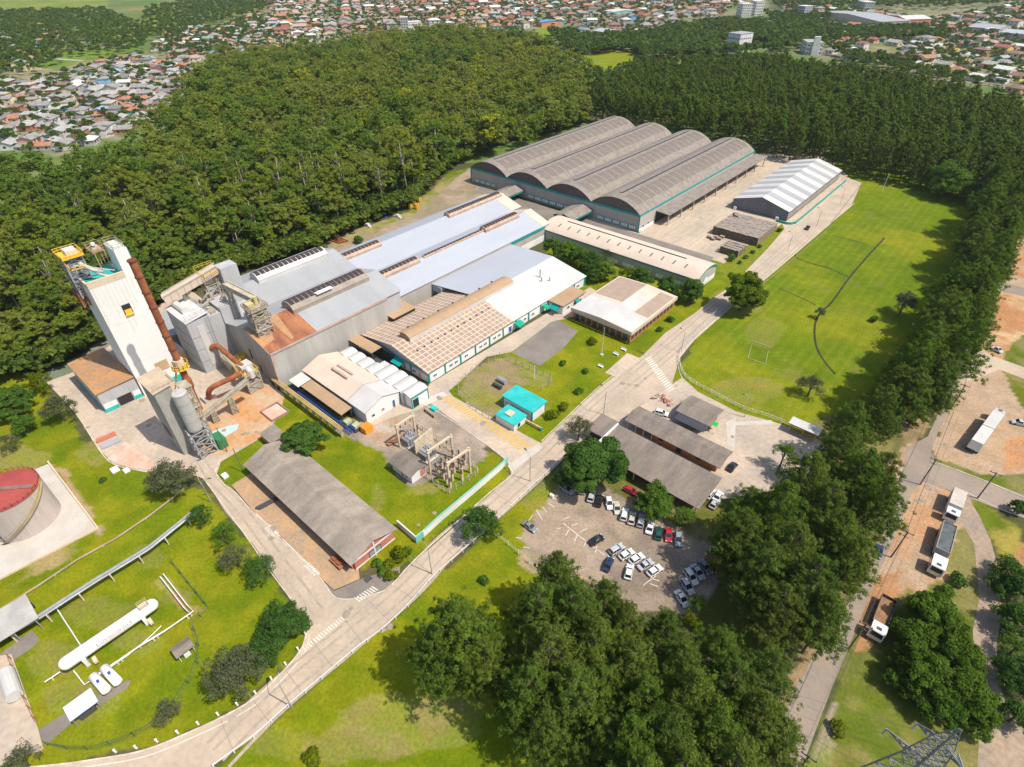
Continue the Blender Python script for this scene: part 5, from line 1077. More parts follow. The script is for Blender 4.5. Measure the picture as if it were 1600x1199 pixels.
# ------------------------------------------------------------------ smaller buildings of the plant
t = thing('white_workshop', 'wide tan and white gabled workshop with a row of white hooped roofs along one side', 'workshop', (-12, -16, 0))
mb = MB(); gable_walls(mb, -27.5, 0.6, -22.3, -11.2, 4.2, 6.0, 'x'); mb.build('wall', M['wallwhite'], t)
gable(MB(), -27.5, -7, -22.4, -11, 4.2, 6.1, 'x', .3).build('roof', M['cream'], t); o = gable(MB(), -6.65, .6, -22.4, -11, 4.2, 6.1, 'x', .3).build('roof', M['paleroof'], t); o['label'] = 'white front part of the roof'
mb = MB(); mb.box(-19.5, -12.5, -18.2, -17.6, 5.6, 6.3); mb.box(-19.5, -12.5, -16.4, -15.8, 5.8, 6.4); mb.build('roof_vent', M['ventroof'], t)
mb = MB()
for k in range(8):
    x = -27.3 + k * 4.05; vault(mb, arch(x + .12, x + 3.9, 3.95, .5, 6), -10.9, -6.6 if k < 4 else -4.6, .1)
mb.build('hooped_roof', M['paleroof'], t); mb = MB(); [mb.box(-27.3 + k * 4.05 - .1, -27.3 + k * 4.05 + .1, -10.85, -6.65 if k < 4 else -4.65, 3.8, 3.97) for k in range(9)]; mb.build('valley_gutter', M['steel'], t)
mb = MB(); mb.box(-27, 5, -10.6, -6.6, 0, 3.8); mb.box(-10.8, 5, -6.6, -4.8, 0, 3.8); mb.build('side_wall', M['wallwhite'], t)
mb = MB(); mb.box(5.02, 5.12, -10.7, -4.7, 3.3, 3.85); mb.box(5.02, 5.14, -4.95, -4.7, 0, 3.3); mb.box(5.02, 5.14, -10.8, -10.5, 0, 3.3); mb.build('eaves_band', M['teal'], t)
window(t, '+x', 5, -10.3, -8.3, 0, 2.9, M['dark'], M['teal'], 'door'); MB().box(.95, 2.2, -11.1, -10.7, 0, 4).build('fin_wall', M['greywall'], t)
window(t, '+x', .6, -20.8, -19.6, 1.1, 2.2, M['glass'], M['white']); window(t, '+x', .6, -17.6, -16.4, 1.1, 2.2, M['redbrick'], M['white']); window(t, '+x', .6, -13.8, -12.9, 0, 2.6, M['glass'], plain('pale_blue', (.35, .55, .75), .5), 'door')
t = thing('lean_to', 'low tan lean-to roof over dark pipework on the workshop side', 'canopy', (-13, -25.5, 0))
mb = MB(); slab(mb, (-22.5, -26.6, 3.3), (-4, -26.6, 3.3), (-4, -23.2, 3.7), (-22.5, -23.2, 3.7), .12); mb.build('roof', M['tan'], t)
mb = MB(); slab(mb, (-27.5, -27.4, 3.35), (-22.7, -27.4, 3.35), (-22.7, -23.2, 3.8), (-27.5, -23.2, 3.8), .12); o = mb.build('roof', M['paleroof'], t); o['label'] = 'white sheet at the far end of the roof'
for x in (-27, -22, -17, -12, -4.6): MB().box(x, x + .2, -26.3, -26.1, 0, 3.2).build('post', M['darksteel'], t)
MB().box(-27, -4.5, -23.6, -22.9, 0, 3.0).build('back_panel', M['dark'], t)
mb = MB()
for k in range(4): mb.tube([(-28, -28 + k * .5, .8 + .3 * (k % 2)), (1, -28 + k * .5, .8 + .3 * (k % 2))], .14, 6)
tag(mb.build('pipe_bundle', M['bluepaint']), 'dark blue pipes running beside the workshop lean-to', 'pipes')
t = thing('pipe_rack', 'long beige pipe rack on posts between grass plot and workshop', 'pipe rack', (-15, -30, 0))
mb = MB(); mb.box(-32, 0, -30.2, -29.0, 2.6, 2.75); mb.build('deck', M['beigesteel'], t); mb = MB()
for k in range(3): mb.tube([(-32, -30 + k * .45, 2.95), (0, -30 + k * .45, 2.95)], .17, 6)
mb.build('pipes', mat('ochre_pipe', (.55, .40, .16), None, .6), t)
for k in range(11): MB().box(-31.5 + k * 3.1, -31.25 + k * 3.1, -29.9, -29.2, 0, 2.6).build('post', M['beigesteel'], t)
for k, (x, y) in enumerate(((-2.6, -26), (.2, -25.4))):
    t = thing('cooling_unit', ('greenish compressor unit beside the lean-to, nearer the workshop back wall', 'greenish compressor unit beside the orange container')[k], 'machine', (x, y, 0)); MB().box(x - 1, x + 1, y - 1.2, y + 1.2, 0, 1.1).build('base', M['darksteel'], t); MB().box(x - .8, x + .8, y - .9, y + .9, 1.11, 1.9).build('casing', mat('pale_green', (.42, .46, .30), None, .6) if 'pale_green' not in bpy.data.materials else bpy.data.materials['pale_green'], t)
t = thing('skip_container', 'bright orange skip standing at the workshop corner', 'skip', (2.6, -24, 0)); mb = MB(); mb.box(1.4, 3.8, -25.2, -22.8, .15, 1.7); mb.build('body', plain('orange_paint', (.85, .30, .02), .5), t)
mb = MB(); mb.box(1.35, 3.85, -25.25, -22.75, 1.7, 1.8); mb.build('rim', plain('orange_rim', (.7, .24, .02), .5), t)
t = thing('tan_canopy', 'tan shed roof over a dark loading way between kiln hall and chequered hall', 'canopy', (-29, -6, 0))
mb = MB(); slab(mb, (-33.2, -5.2, 4.5), (-19, -5.0, 4.5), (-19, -1.2, 4.7), (-33.2, -1.6, 4.7), .15); mb.build('roof', M['tan'], t)
mb = MB(); slab(mb, (-33.6, -1.2, 4.75), (-30.6, -1.2, 4.75), (-30.6, 4.5, 4.75), (-33.6, 4.5, 4.75), .12); mb.build('orange_sheet', M['orangeroof'], t)
for x, y in ((-32.8, -4.9), (-26, -4.8), (-19.4, -4.7)): MB().box(x, x + .25, y, y + .25, 0, 4.3).build('post', M['darksteel'], t)
MB().box(-33, -14.5, -1.1, -.9, 0, 4.2).build('back_panel', M['dark'], t); MB().box(-33, -14.5, -5.6, -1.2, .05, .1).build('painted_shade_floor', M['darksteel'], t)  # dark back and floor sheets stand in for the shade under the roof
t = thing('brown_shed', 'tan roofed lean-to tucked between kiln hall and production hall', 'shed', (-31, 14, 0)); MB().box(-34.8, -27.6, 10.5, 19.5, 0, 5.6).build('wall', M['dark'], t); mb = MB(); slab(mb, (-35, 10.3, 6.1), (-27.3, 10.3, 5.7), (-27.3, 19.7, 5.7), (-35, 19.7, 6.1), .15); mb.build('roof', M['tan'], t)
t = thing('blue_kiosk', 'dark blue kiosk under a flat white roof at the hall corner', 'kiosk', (-12.4, -6, 0)); MB().box(-13.6, -11.3, -7.2, -5, 0, 3.4).build('wall', M['bluepaint'], t); MB().box(-14.2, -10.4, -8, -4.2, 3.42, 3.6).build('roof', M['paleroof'], t); window(t, '+x', -11.3, -6.6, -5.6, .8, 2.8, M['wallwhite'], M['bluepaint'])
# brick garage beside the side road
t = thing('brick_garage', 'long pink brick garage with weathered grey ridged roof beside the side road', 'garage', (-8, -46, 0))
gable_walls(MB(), -6.5, 34.3, -51, -41.2, 3.4, 5.2, 'x').build('wall', M['brick'], t)
gable(MB(), -6.5, 34.3, -51.6, -40.8, 3.3, 5.3, 'x', .5).build('roof', M['greyroof'], t)
mb = MB(); mb.box(34.31, 34.42, -51.1, -41.1, 2.7, 3.0); mb.box(34.31, 34.42, -51.1, -41.1, .3, .55); mb.box(34.31, 34.43, -46.3, -46, 0, 4.9); mb.build('pale_band', M['wallwhite'], t)
mb = MB(); mb.box(-5.5, 33, -51.12, -51.01, .1, 2.9); mb.build('open_bay', M['dark'], t)
for k in range(12): MB().box(-5.8 + k * 3.55, -5.5 + k * 3.55, -51.4, -51.13, 0, 3.2).build('post', M['brick'], t)
window(t, '+x', 34.3, -47.6, -44.6, 0.0, 2.2, M['steel'], M['darksteel'], 'gate')
t = thing('brick_outhouse', 'small pink brick outhouse with pale sheet roof by the flat-topped tree', 'outhouse', (*W(430, 688), 0)); x, y = W(430, 690)
MB().box(x - 2.6, x + 2.6, y - 1.8, y + 1.8, 0, 2.4).build('wall', M['brick'], t); mb = MB(); slab(mb, (x - 2.9, y - 2.1, 2.45), (x + 2.9, y - 2.1, 2.45), (x + 2.9, y + 2.1, 2.9), (x - 2.9, y + 2.1, 2.9), .12); mb.build('roof', M['fibre_pale'], t)
t = thing('settling_pit', 'low walled pit of pale sludge beside the grass plot', 'pit', (*W(430, 645), 0)); x, y = W(430, 645)
mb = MB(); mb.box(x - 3, x + 3, y - 2.6, y - 2.35, 0, .7); mb.box(x - 3, x + 3, y + 2.35, y + 2.6, 0, .7); mb.box(x - 3, x - 2.75, y - 2.3, y + 2.3, 0, .7); mb.box(x + 2.75, x + 3, y - 2.3, y + 2.3, 0, .7); mb.build('wall', mat('pit_wall', (.4, .22, .16), None, .9), t); MB().box(x - 2.7, x + 2.7, y - 2.3, y + 2.3, .02, .25).build('sludge', M['pinkyard'], t)
# transformer yard
t = thing('switch_house', 'small white switch house with weathered brown roof beside the transformer yard', 'hut', (21.8, -26.3, 0))
gable_walls(MB(), 18.3, 25.3, -28.4, -24, 2.9, 3.7, 'x').build('wall', M['wallwhite'], t); gable(MB(), 18, 25.6, -28.9, -23.6, 2.9, 3.8, 'x', .2).build('roof', M['oldroof'], t)
window(t, '-y', -28.4, 21.5, 22.5, 0, 2.1, M['brick'], M['white'], 'door'); window(t, '-y', -28.4, 23.2, 24.2, 1, 1.9, M['glass'], M['white'])
MB().box(25.31, 25.36, -25.8, -24.2, .3, 2.4).build('brick_panel', M['brick'], t)
def gantry(pa, pb, h, lb):
    a, b_ = W(*pa), W(*pb); t = thing('gantry', lb, 'gantry', ((a[0] + b_[0]) / 2, (a[1] + b_[1]) / 2, 0), 'portal frames of the transformer yard')
    for p in (a, b_): mb = MB(); mb.bar((*p, 0), (*p, h), .42); mb.box(p[0] - .35, p[0] + .35, p[1] - .35, p[1] + .35, h - 1.0, h - .75); mb.build('post', M['frame'], t)
    mb = MB(); mb.bar((*a, h - .55), (*b_, h - .55), .4, .5); mb.build('beam', M['frame'], t)
    mb = MB()
    for k in range(3): s_ = (k + .7) / 3.4; x, y = a[0] + (b_[0] - a[0]) * s_, a[1] + (b_[1] - a[1]) * s_; mb.tube([(x, y, h - .8), (x, y, h - 1.9)], .16, 6)
    mb.build('insulator', M['porcelain'], t); return a, b_
g1 = gantry((703, 762), (735, 739), 8.4, 'cream portal frame at the outer end of the transformer yard'); g2 = gantry((673, 741), (708, 716), 8.0, 'cream portal frame in the middle of the transformer yard, behind the outermost one'); g3 = gantry((625, 699), (650, 681), 7.6, 'cream portal frame nearest the workshop in the transformer yard')
wmb = MB()
for A, B in ((g1, g2), (g2, g3)):
    for k in range(3):
        s_ = (k + .7) / 3.4; p = [A[0][i] + (A[1][i] - A[0][i]) * s_ for i in (0, 1)]; q_ = [B[0][i] + (B[1][i] - B[0][i]) * s_ for i in (0, 1)]; wmb.tube([(*p, 6.8), ((p[0] + q_[0]) / 2, (p[1] + q_[1]) / 2, 6.2), (*q_, 6.6)], .035, 4)
tag(wmb.build('busbar_wires', M['wire']), 'thin wires slung between the cream portal frames', 'wires')
t = thing('blast_wall', 'free-standing cream wall between two grey transformers', 'wall', (*W(661, 700), 0)); a, b_ = W(650, 712), W(677, 690); MB().bar((*a, 2.3), (*b_, 2.3), .35, 4.6).build('wall', M['frame'], t)
for k, (px, py) in enumerate(((642, 692), (669, 714))):
    x, y = W(px, py); t = thing('transformer', ('grey finned transformer behind the cream wall', 'grey finned transformer in front of the cream wall')[k], 'transformer', (x, y, 0))
    MB().box(x - 1.4, x + 1.4, y - 1.1, y + 1.1, .3, 2.5).build('tank', M['steel'], t); mb = MB()
    for q_ in range(9): mb.box(x - 1.3 + q_ * .3, x - 1.18 + q_ * .3, y - 1.8, y - 1.1, .6, 2.3); mb.box(x - 1.3 + q_ * .3, x - 1.18 + q_ * .3, y + 1.1, y + 1.8, .6, 2.3)
    mb.build('radiator', M['steel'], t); mb = MB()
    for q_ in range(3): mb.tube([(x - .9 + q_ * .9, y, 2.5), (x - .9 + q_ * .9, y, 3.7)], [.2, .12], 8)
    mb.build('bushing', M['paleroof'], t); mb = MB(); mb.tube([(x - 1, y + .6, 3.0), (x + 1, y + .6, 3.0)], .35, 8); mb.build('conservator', M['steel'], t); MB().box(x - 1.9, x + 1.9, y - 2, y + 2, .02, .3).build('plinth', M['slab'], t)
sr = random.Random(3)
def breaker(x, y):
    t = thing('circuit_breaker', 'brown ribbed insulator column on a steel stand in the transformer yard', 'switchgear', (x, y, 0), 'switchgear columns of the transformer yard')
    h = sr.uniform(1.3, 2.2); MB().box(x - .25, x + .25, y - .25, y + .25, 0, h).build('stand', M['frame'], t); mb = MB()
    prof = []
    for q_ in range(6): prof += [(.15, h + q_ * .25), (.26, h + q_ * .25 + .08)]
    mb.lathe((x, y, 0), prof, 8); mb.build('insulator', M['porcelain'], t); MB().box(x - .3, x + .3, y - .12, y + .12, h + 1.46, h + 1.75).build('head', M['steel'], t)
for i in range(5):
    for j in range(5):
        px = 683 + i * 8.5 + j * 5.0; py = 738 - i * 5.5 + j * 6.0
        if sr.random() < .86: x, y = W(px, py); breaker(x + sr.uniform(-.3, .3), y + sr.uniform(-.3, .3))
for i in range(5): breaker(*W(634 + i * 5, 692 - i * 3.2))
x, y = W(610, 690); mb = MB()
for k in range(4): mb.bar((*W(603 + k * 1.5, 695 + k * 1.2), .3 + .1 * k), (*W(628 + k * 1.5, 683 + k * 1.2), .3 + .1 * k), .25)
tag(mb.build('steel_bars', M['rust']), 'rusty beams lying beside the cream portal frame', 'beams')
def fence(nm, lb, P, h, step, pm, rails=(1.0,), rw=.06, pw=.14, mesh_=None, cap=95):
    """a fence is one thing: rails and wires one part, each post a part"""
    L_ = sum(math.dist(P[i], P[i + 1]) for i in range(len(P) - 1)); step = max(step, L_ / cap)
    t = thing(nm, lb, 'fence', (*P[0], 0)); mb = MB()
    for a, b_ in zip(P[:-1], P[1:]):
        for r_ in rails: mb.bar((*a, h * r_), (*b_, h * r_), rw)
    mb.build('rail' if rw > .05 else 'wires', mesh_ or pm, t); src = None
    for x, y, a in along(P, step):
        if src is None: mb = MB(); mb.box(-pw / 2, pw / 2, -pw / 2, pw / 2, 0, h); src = mb.build('post', pm, None, (0, 0, 0)); o = src
        else: o = src.copy(); COL.objects.link(o)
        o.parent = t; o.location = (x - P[0][0], y - P[0][1], 0)
    return t
fence('yard_fence', 'white post fence round the transformer yard', WP([(660, 742), (700, 773), (748, 741), (738, 728), (700, 702), (672, 680), (655, 668)]), 1.9, 1.9, M['slab'], (.35, .65, .95), .03, .17)
fence('yard_fence', 'white post fence round the gravel plot by the turquoise pump house', WP([(764, 655), (735, 636), (717, 618), (716, 605), (724, 594), (738, 583), (755, 571), (775, 563), (783, 556), (800, 567), (832, 580), (862, 592), (860, 604), (840, 614)]), 2.0, 2.4, M['pole'], (.4, .7, .97), .025, .13)
# turquoise pump house
t = thing('pump_house', 'white pump house with flat turquoise roof and teal corner posts', 'pump house', (27.6, 9.2, 0)); MB().box(22.6, 32.7, 6.4, 12, 0, 3.3).build('wall', M['wallwhite'], t); MB().box(22.3, 33.1, 6.1, 12.3, 3.3, 3.6).build('roof', M['tealroof'], t)
for x, y in ((22.5, 6.3), (32.4, 6.3), (32.4, 11.7)): MB().box(x, x + .4, y, y + .4, 0, 3.3).build('post', M['teal'], t)
for k in range(5): window(t, '-y', 6.4, 23.4 + k * 1.85, 24.7 + k * 1.85, 1.2, 2.3, M['greywall'], M['wallwhite'])
t = thing('pump_house', 'low white annex with turquoise roof and hatch, in front of the taller pump house', 'pump house', (28.4, 2.9, 0)); MB().box(25.3, 31.6, .5, 5.4, 0, 2.2).build('wall', M['wallwhite'], t); MB().box(25.1, 31.9, .3, 5.6, 2.2, 2.4).build('roof', M['tealroof'], t); MB().box(27, 29, 2, 4, 2.42, 2.8).build('hatch', M['frame'], t); window(t, '+x', 31.6, 1.8, 3, .2, 1.8, M['dark'], M['wallwhite'], 'door')
MB_ = MB(); MB_.tube([(23, -1.2 + 1.5, .9), (17.5, -1 + 2.4, .9)], .8, 10)
for k, (px, py) in enumerate(((785, 598), (778, 606))):
    x, y = W(px, py); tag(MB().tube([(x - 1.6, y, .8), (x + 1.4, y, .8)], .75 if k == 0 else .5, 12).build('pipe_section', M['steel' if k == 0 else 'darksteel']), ('grey concrete pipe lying behind the pump house', 'dark narrow pipe lying beside the grey concrete pipe')[k], 'pipe')
t = thing('barrier_boom', 'low orange and white barrier beside the pump house annex', 'barrier', (*W(832, 668), 0)); a, b_ = W(816, 657), W(845, 673); mb = MB(); mb.bar((*a, .8), (*b_, .8), .35, .5); mb.build('boom', mat('orange_white_boom', (.6, .28, .14), (.7, .5, .4), .7, 1.5), t); MB().box(b_[0] - .3, b_[0] + .3, b_[1] - .3, b_[1] + .3, 0, 1).build('post', M['teal'], t)
# teal capped wall along the road
wp = WP([(790, 726), (778, 738), (735, 775), (690, 813), (652, 848), (622, 822)])
mb = MB(); ribbon(mb, wp, .3, 1.9, h=1.9); tw = tag(mb.build('boundary_wall', M['wallwhite']), 'white boundary wall with teal ends along the main road', 'wall')
mb = MB(); ribbon(mb, WP([(793, 722), (786, 731), (778, 738), (735, 775), (690, 813), (664, 837)]), .36, 1.97, h=.1); ribbon(mb, WP([(793, 722), (788, 728)]), .4, 1.7, h=1.7); ribbon(mb, WP([(662, 839), (650, 849)]), .4, 1.98, h=1.98); o = mb.build('teal_panel', plain('pale_teal', (.20, .48, .44), .6)); o.parent = tw; o.matrix_parent_inverse = Matrix.Translation(tw.location).inverted()
# gatehouse roofs
t = thing('car_shelter', 'longest weathered brown roof of the gatehouse group, open shelter over parked vehicles', 'shelter', (66, 11, 0))
mb = MB(); slab(mb, (52.4, 5.4, 3.2), (80, 5.4, 3.2), (80, 16.4, 3.9), (52.4, 16.4, 3.9), .14); mb.build('roof', M['oldroof'], t)
mb = MB(); slab(mb, (47, 10.3, 3.55), (52.2, 10.3, 3.55), (52.2, 17.2, 3.95), (47, 17.2, 3.95), .14); o = mb.build('roof', M['oldroof'], t); o['label'] = 'shorter end piece of the roof'
MB().box(52.1, 52.5, 5.3, 16.6, 3.3, 4.05).build('gutter', M['white'], t)
for k in range(6):
    for y in (6.2, 15.8): MB().box(53 + k * 5.2, 53.25 + k * 5.2, y, y + .25, 0, 3.2).build('post', M['frame'], t)
t = thing('gatehouse', 'brick gatehouse under a long weathered brown roof between two other brown roofs', 'gatehouse', (66, 23, 0))
MB().box(60, 77, 21, 25.3, 0, 3.1).build('wall', M['redbrick'], t); mb = MB(); gable(mb, 52.6, 78, 19.8, 26.6, 3.2, 4.2, 'x', .2); mb.build('roof', M['oldroof'], t)
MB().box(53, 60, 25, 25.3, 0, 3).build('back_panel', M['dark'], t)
for k in range(4): MB().box(53 + k * 2.3, 53.2 + k * 2.3, 20.4, 20.6, 0, 3.1).build('post', M['frame'], t)
for k in range(3): window(t, '-y', 21, 61.5 + k * 5, 63 + k * 5, .1 if k == 1 else 1, 2.3, M['dark'], M['redbrick'])
t = thing('guard_hut', 'squarish brown roofed guard hut nearest the playing field', 'hut', (65, 35.8, 0))
MB().box(61.5, 69, 32.6, 38.8, 0, 3).build('wall', mat('dark_brick', (.22, .13, .09), None, .8), t); gable(MB(), 60.5, 69.8, 31.6, 39.8, 3.1, 3.9, 'x', .1).build('roof', M['oldroof'], t); mb = MB(); slab(mb, (61.5, 28.8, 2.8), (69.5, 28.8, 2.8), (69.5, 31.6, 3.0), (61.5, 31.6, 3.0), .12); mb.build('awning', plain('dark_awning', (.045, .047, .06), .6), t)  # hut wall in a darker brown brick than the gatehouse
t = thing('sunshade', 'bright green sunshade beside the guard hut', 'parasol', (*W(1114, 660), 0)); x, y = W(1113, 660, 2.3); MB().tube([(x, y, 0), (x, y, 2.4)], .05, 6).build('pole', M['steel'], t); mb = MB(); mb.face([(x - 1.6, y - .9, 2.2), (x + 1.6, y - .9, 2.2), (x + 1.6, y, 2.7), (x - 1.6, y, 2.7)]); mb.face([(x - 1.6, y, 2.7), (x + 1.6, y, 2.7), (x + 1.6, y + .9, 2.2), (x - 1.6, y + .9, 2.2)]); mb.build('canopy', plain('bright_green', (.02, .5, .08), .6), t)
x, y = W(1040, 625); mb = MB()
for px, py in ((1040, 622), (1046, 626), (1051, 621)): a = W(px, py); mb.lathe((*a, 0), [(.5, 0), (.5, .9), (.05, 1.0)], 10)
t = thing('scrap_heap', 'small heap of red and orange scrap beside the guard hut', 'scrap heap', (x, y, 0)); mb = MB(); sr2 = random.Random(9)
for k in range(16): a = (x + sr2.uniform(-2, 2), y + sr2.uniform(-1.4, 1.4), sr2.uniform(.1, .7)); mb.bar(a, (a[0] + sr2.uniform(-1.2, 1.2), a[1] + sr2.uniform(-1.2, 1.2), a[2] + sr2.uniform(-.1, .5)), sr2.uniform(.15, .5))
mb.build('scrap', mat('mixed_scrap', (.5, .12, .06), (.5, .42, .36), .7, 1.5), t)
t = thing('bus_shelter', 'white roofed open bus shelter at the field corner', 'shelter', (88, 47.6, 0)); MB().box(84.3, 91.6, 46, 49.2, 2.7, 2.95).build('roof', M['paleroof'], t)
for x in (84.8, 88, 91):
    for y in (46.4, 48.8): MB().box(x, x + .15, y, y + .15, 0, 2.7).build('post', M['yellow'], t)
MB().box(84.6, 91.3, 48.9, 49.0, .3, 2.2).build('back_panel', M['darksteel'], t); MB().box(85, 91, 47.6, 48.1, .42, .5).build('bench', M['yellow'], t)
# pallet yard
pr_ = random.Random(12); src = None; pk = 0
def PLB(i, j):
    if j == 0: return 'weathered pallet stack in the front edge of the big block, nearest the small block'
    if i == 15: return 'weathered pallet stack on the grass strip edge of the big block'
    if i == 0: return 'weathered pallet stack on the apron edge of the big block'
    if j == 11: return 'weathered pallet stack in the back edge of the big block, beside the striped store'
    return 'weathered pallet stack in the %s of the big block' % ('front half' if j < 6 else 'back half')
for i in range(16):
    for j in range(12):
        x = 15.5 + i * 1.22; y = 149.6 + j * 1.72
        if (i < 3 and j > 8 and pr_.random() < .5): continue
        h = pr_.randint(23, 24)
        if i in (0, 15) or j in (0, 11):
            pass
        if src is None: src = {}
        if h not in src:
            t = thing('pallet_stack', PLB(i, j), 'pallet stack', (x, y, 0), 'pallet stacks before the striped store', local=True); mb = MB()
            for q_ in range(h): mb.box(-.58, .58, -.8, .8, q_ * .145 + .09, q_ * .145 + .135, 0); [mb.box(a - .05, a + .05, -.78, .78, q_ * .145, q_ * .145 + .088, 0) for a in (-.52, 0, .52)]
            for a in range(5): mb.box(-.58, .58, -.8 + a * .36, -.8 + a * .36 + .2, h * .145 + .0, h * .145 + .03, 1)
            mb.build('boards', [M['wood'], M['woodtop']], t); src[h] = t
        else: o = copy_tree(src[h], (x, y, 0), pr_.uniform(-.03, .03)); o['label'] = PLB(i, j)
for i in range(6):
    for j in range(4):
        copy_tree(src[pr_.choice(list(src))], (25.8 + i * 1.3, 134.5 + j * 2.1, 0), pr_.uniform(-.04, .04), (1, 1, .8), 'lower pale stack of pallets in the small open block', 'pallet stacks of the small block')
for k in range(5):
    x, y = W(1108 + k * 5, 372 + (k % 2) * 3); copy_tree(src[min(src)], (x, y, 0), pr_.uniform(0, 3), (1.1, 1.1, .28), 'low scattered pile of light new pallets on the apron', 'loose pallet piles')
# tank farm
tx, ty = -31.2, -90.7; TR = 6.3
sheet('tank_pad', [(76, 725), (153, 826), (-40, 925), (-60, 780)], M['slab'], .06)
t = thing('storage_tank', 'large round storage tank with faded red lid and pale stained wall', 'tank', (tx, ty, 0)); mb = MB(); mb.tube([(tx, ty, .06), (tx, ty, 9.2)], TR, 56); mb.build('shell', M['tankwall'], t)
mb = MB(); mb.lathe((tx, ty, 0), [(6.32, 9.2), (6.38, 9.22), (6.38, 9.45), (6.1, 9.5), (3, 9.9), (.05, 10.05)], 56); mb.build('lid', M['redtank'], t)
mb = MB()
for k in range(26):
    a = -1.0 + k * .08; z = 9.2 * k / 25; a2 = a + .08; z2 = z + .36; mb.face([(tx + 6.33 * math.cos(a), ty + 6.33 * math.sin(a), z), (tx + 6.95 * math.cos(a), ty + 6.95 * math.sin(a), z), (tx + 6.95 * math.cos(a2), ty + 6.95 * math.sin(a2), z2), (tx + 6.33 * math.cos(a2), ty + 6.33 * math.sin(a2), z2)]); mb.bar((tx + 6.95 * math.cos(a), ty + 6.95 * math.sin(a), z + 1), (tx + 6.95 * math.cos(a2), ty + 6.95 * math.sin(a2), z2 + 1), .08)
mb.build('stair', mat('ochre_steel', (.38, .29, .12), None, .7), t); mb = MB()
railing(mb, [(tx + 6.3 * math.cos(k * .1745), ty + 6.3 * math.sin(k * .1745)) for k in range(36)], 9.5, .8, 2, .07, close=True); mb.build('railing', mat('red_rail', (.40, .12, .07), None, .7), t)
mb = MB(); mb.bar((tx, ty, 10.15), (tx + 5.8 * math.cos(.9), ty + 5.8 * math.sin(.9), 9.75), 1.0, .18); mb.bar((tx, ty, 10.15), (tx - 5.8 * math.cos(.9), ty - 5.8 * math.sin(.9), 9.75), 1.0, .18); mb.build('gangway', mat('sooty_gangway', (.16, .13, .11), (.27, .15, .12), .9, .8), t)
mb = MB(); mb.tube([(tx + 6.32 * math.cos(-.9), ty + 6.32 * math.sin(-.9), .5), (tx + 6.32 * math.cos(-.9), ty + 6.32 * math.sin(-.9), 9.1)], .12, 6); mb.build('downpipe', M['darksteel'], t)
bw = MB(); ribbon(bw, WP([(76, 723), (154, 827), (-40, 927)]), .35, .55, h=.5); tag(bw.build('pad_wall', M['frame']), 'low pale kerb wall round the red lidded tank', 'wall')
# gas store
t = thing('gas_tank', 'long white horizontal gas tank with domed ends and a red outlined panel', 'gas tank', (13, -88.5, 0)); mb = MB()
pr = [(0.05, -8.2)] + [(1.18 * math.sin(a), -7.1 - 1.1 * math.cos(a)) for a in (.35, .7, 1.05, 1.35)] + [(1.18, -7.0), (1.18, 7.0)] + [(1.18 * math.sin(a), 7.1 + 1.1 * math.cos(a)) for a in (1.35, 1.05, .7, .35)] + [(.05, 8.2)]
mb.tube([(13, -88.5 + y, 2.5) for r_, y in pr], [r_ for r_, y in pr], 24); mb.build('shell', plain('tank_white', (.82, .80, .80), .45), t, smooth=True)
for y in (-93.5, -83.5): MB().box(11.6, 14.4, y - .3, y + .3, 0, 2.0).build('saddle', M['wallwhite'], t)
mb = MB()
for q_, (a0, a1) in enumerate(((.30, .34), (.62, .66))): vaultP = None
def tank_band(y0, y1, a0, a1, r_=1.195):
    n = 3
    for k in range(n): u, v = a0 + (a1 - a0) * k / n, a0 + (a1 - a0) * (k + 1) / n; mb.face([(13 + r_ * math.cos(u), y0, 2.5 + r_ * math.sin(u)), (13 + r_ * math.cos(v), y0, 2.5 + r_ * math.sin(v)), (13 + r_ * math.cos(v), y1, 2.5 + r_ * math.sin(v)), (13 + r_ * math.cos(u), y1, 2.5 + r_ * math.sin(u))][::-1])
tank_band(-91, -85.2, .16, .24); tank_band(-91, -85.2, .64, .72); tank_band(-91, -90.85, .24, .64); tank_band(-85.35, -85.2, .24, .64)
for k in range(17): tank_band(-90.6 + k * .31, -90.6 + k * .31 + (.2 if k % 4 else .12), .34, .54); mb.build('red_lettering_band', plain('faded_red', (.62, .25, .2), .6), t)
mb = MB(); mb.box(12.3, 13.7, -83.2, -81.6, 3.66, 3.74); railing(mb, [(12.3, -83.2), (13.7, -83.2), (13.7, -81.6), (12.3, -81.6)], 3.74, .8, 1, .05, close=True); mb.box(14.3, 15.6, -83.2, -82.6, .8, 1.4); mb.box(14.3, 15.6, -92.6, -92.0, .8, 1.4); mb.build('valve_platform', M['frame'], t)
for k, (px, py, px2, py2) in enumerate(((146, 1057, 167, 1080), (163, 1044, 185, 1067))):
    a, b_ = W(px, py, 1.2), W(px2, py2, 1.2); t = thing('gas_vessel', ('smaller white gas vessel nearer the blue roofed hut', 'smaller white gas vessel nearer the long gas tank')[k], 'gas tank', ((a[0] + b_[0]) / 2, (a[1] + b_[1]) / 2, 0)); mb = MB(); av, bv = Vector((*a, 1.3)), Vector((*b_, 1.3)); d = (bv - av).normalized()
    mb.tube([av - d * .35, av - d * .15, av, bv, bv + d * .15, bv + d * .35], [.1, .5, .75, .75, .5, .1], 16); mb.build('shell', bpy.data.materials['tank_white'], t, smooth=True)
    for s_ in (.2, .8): c = av.lerp(bv, s_); MB().box(c.x - .3, c.x + .3, c.y - .3, c.y + .3, 0, .7).build('saddle', M['slab'], t)
    c = av.lerp(bv, .5); MB().box(c.x - .35, c.x + .35, c.y - .2, c.y + .2, 2.04, 2.12).build('marking', M['bluepaint'], t)
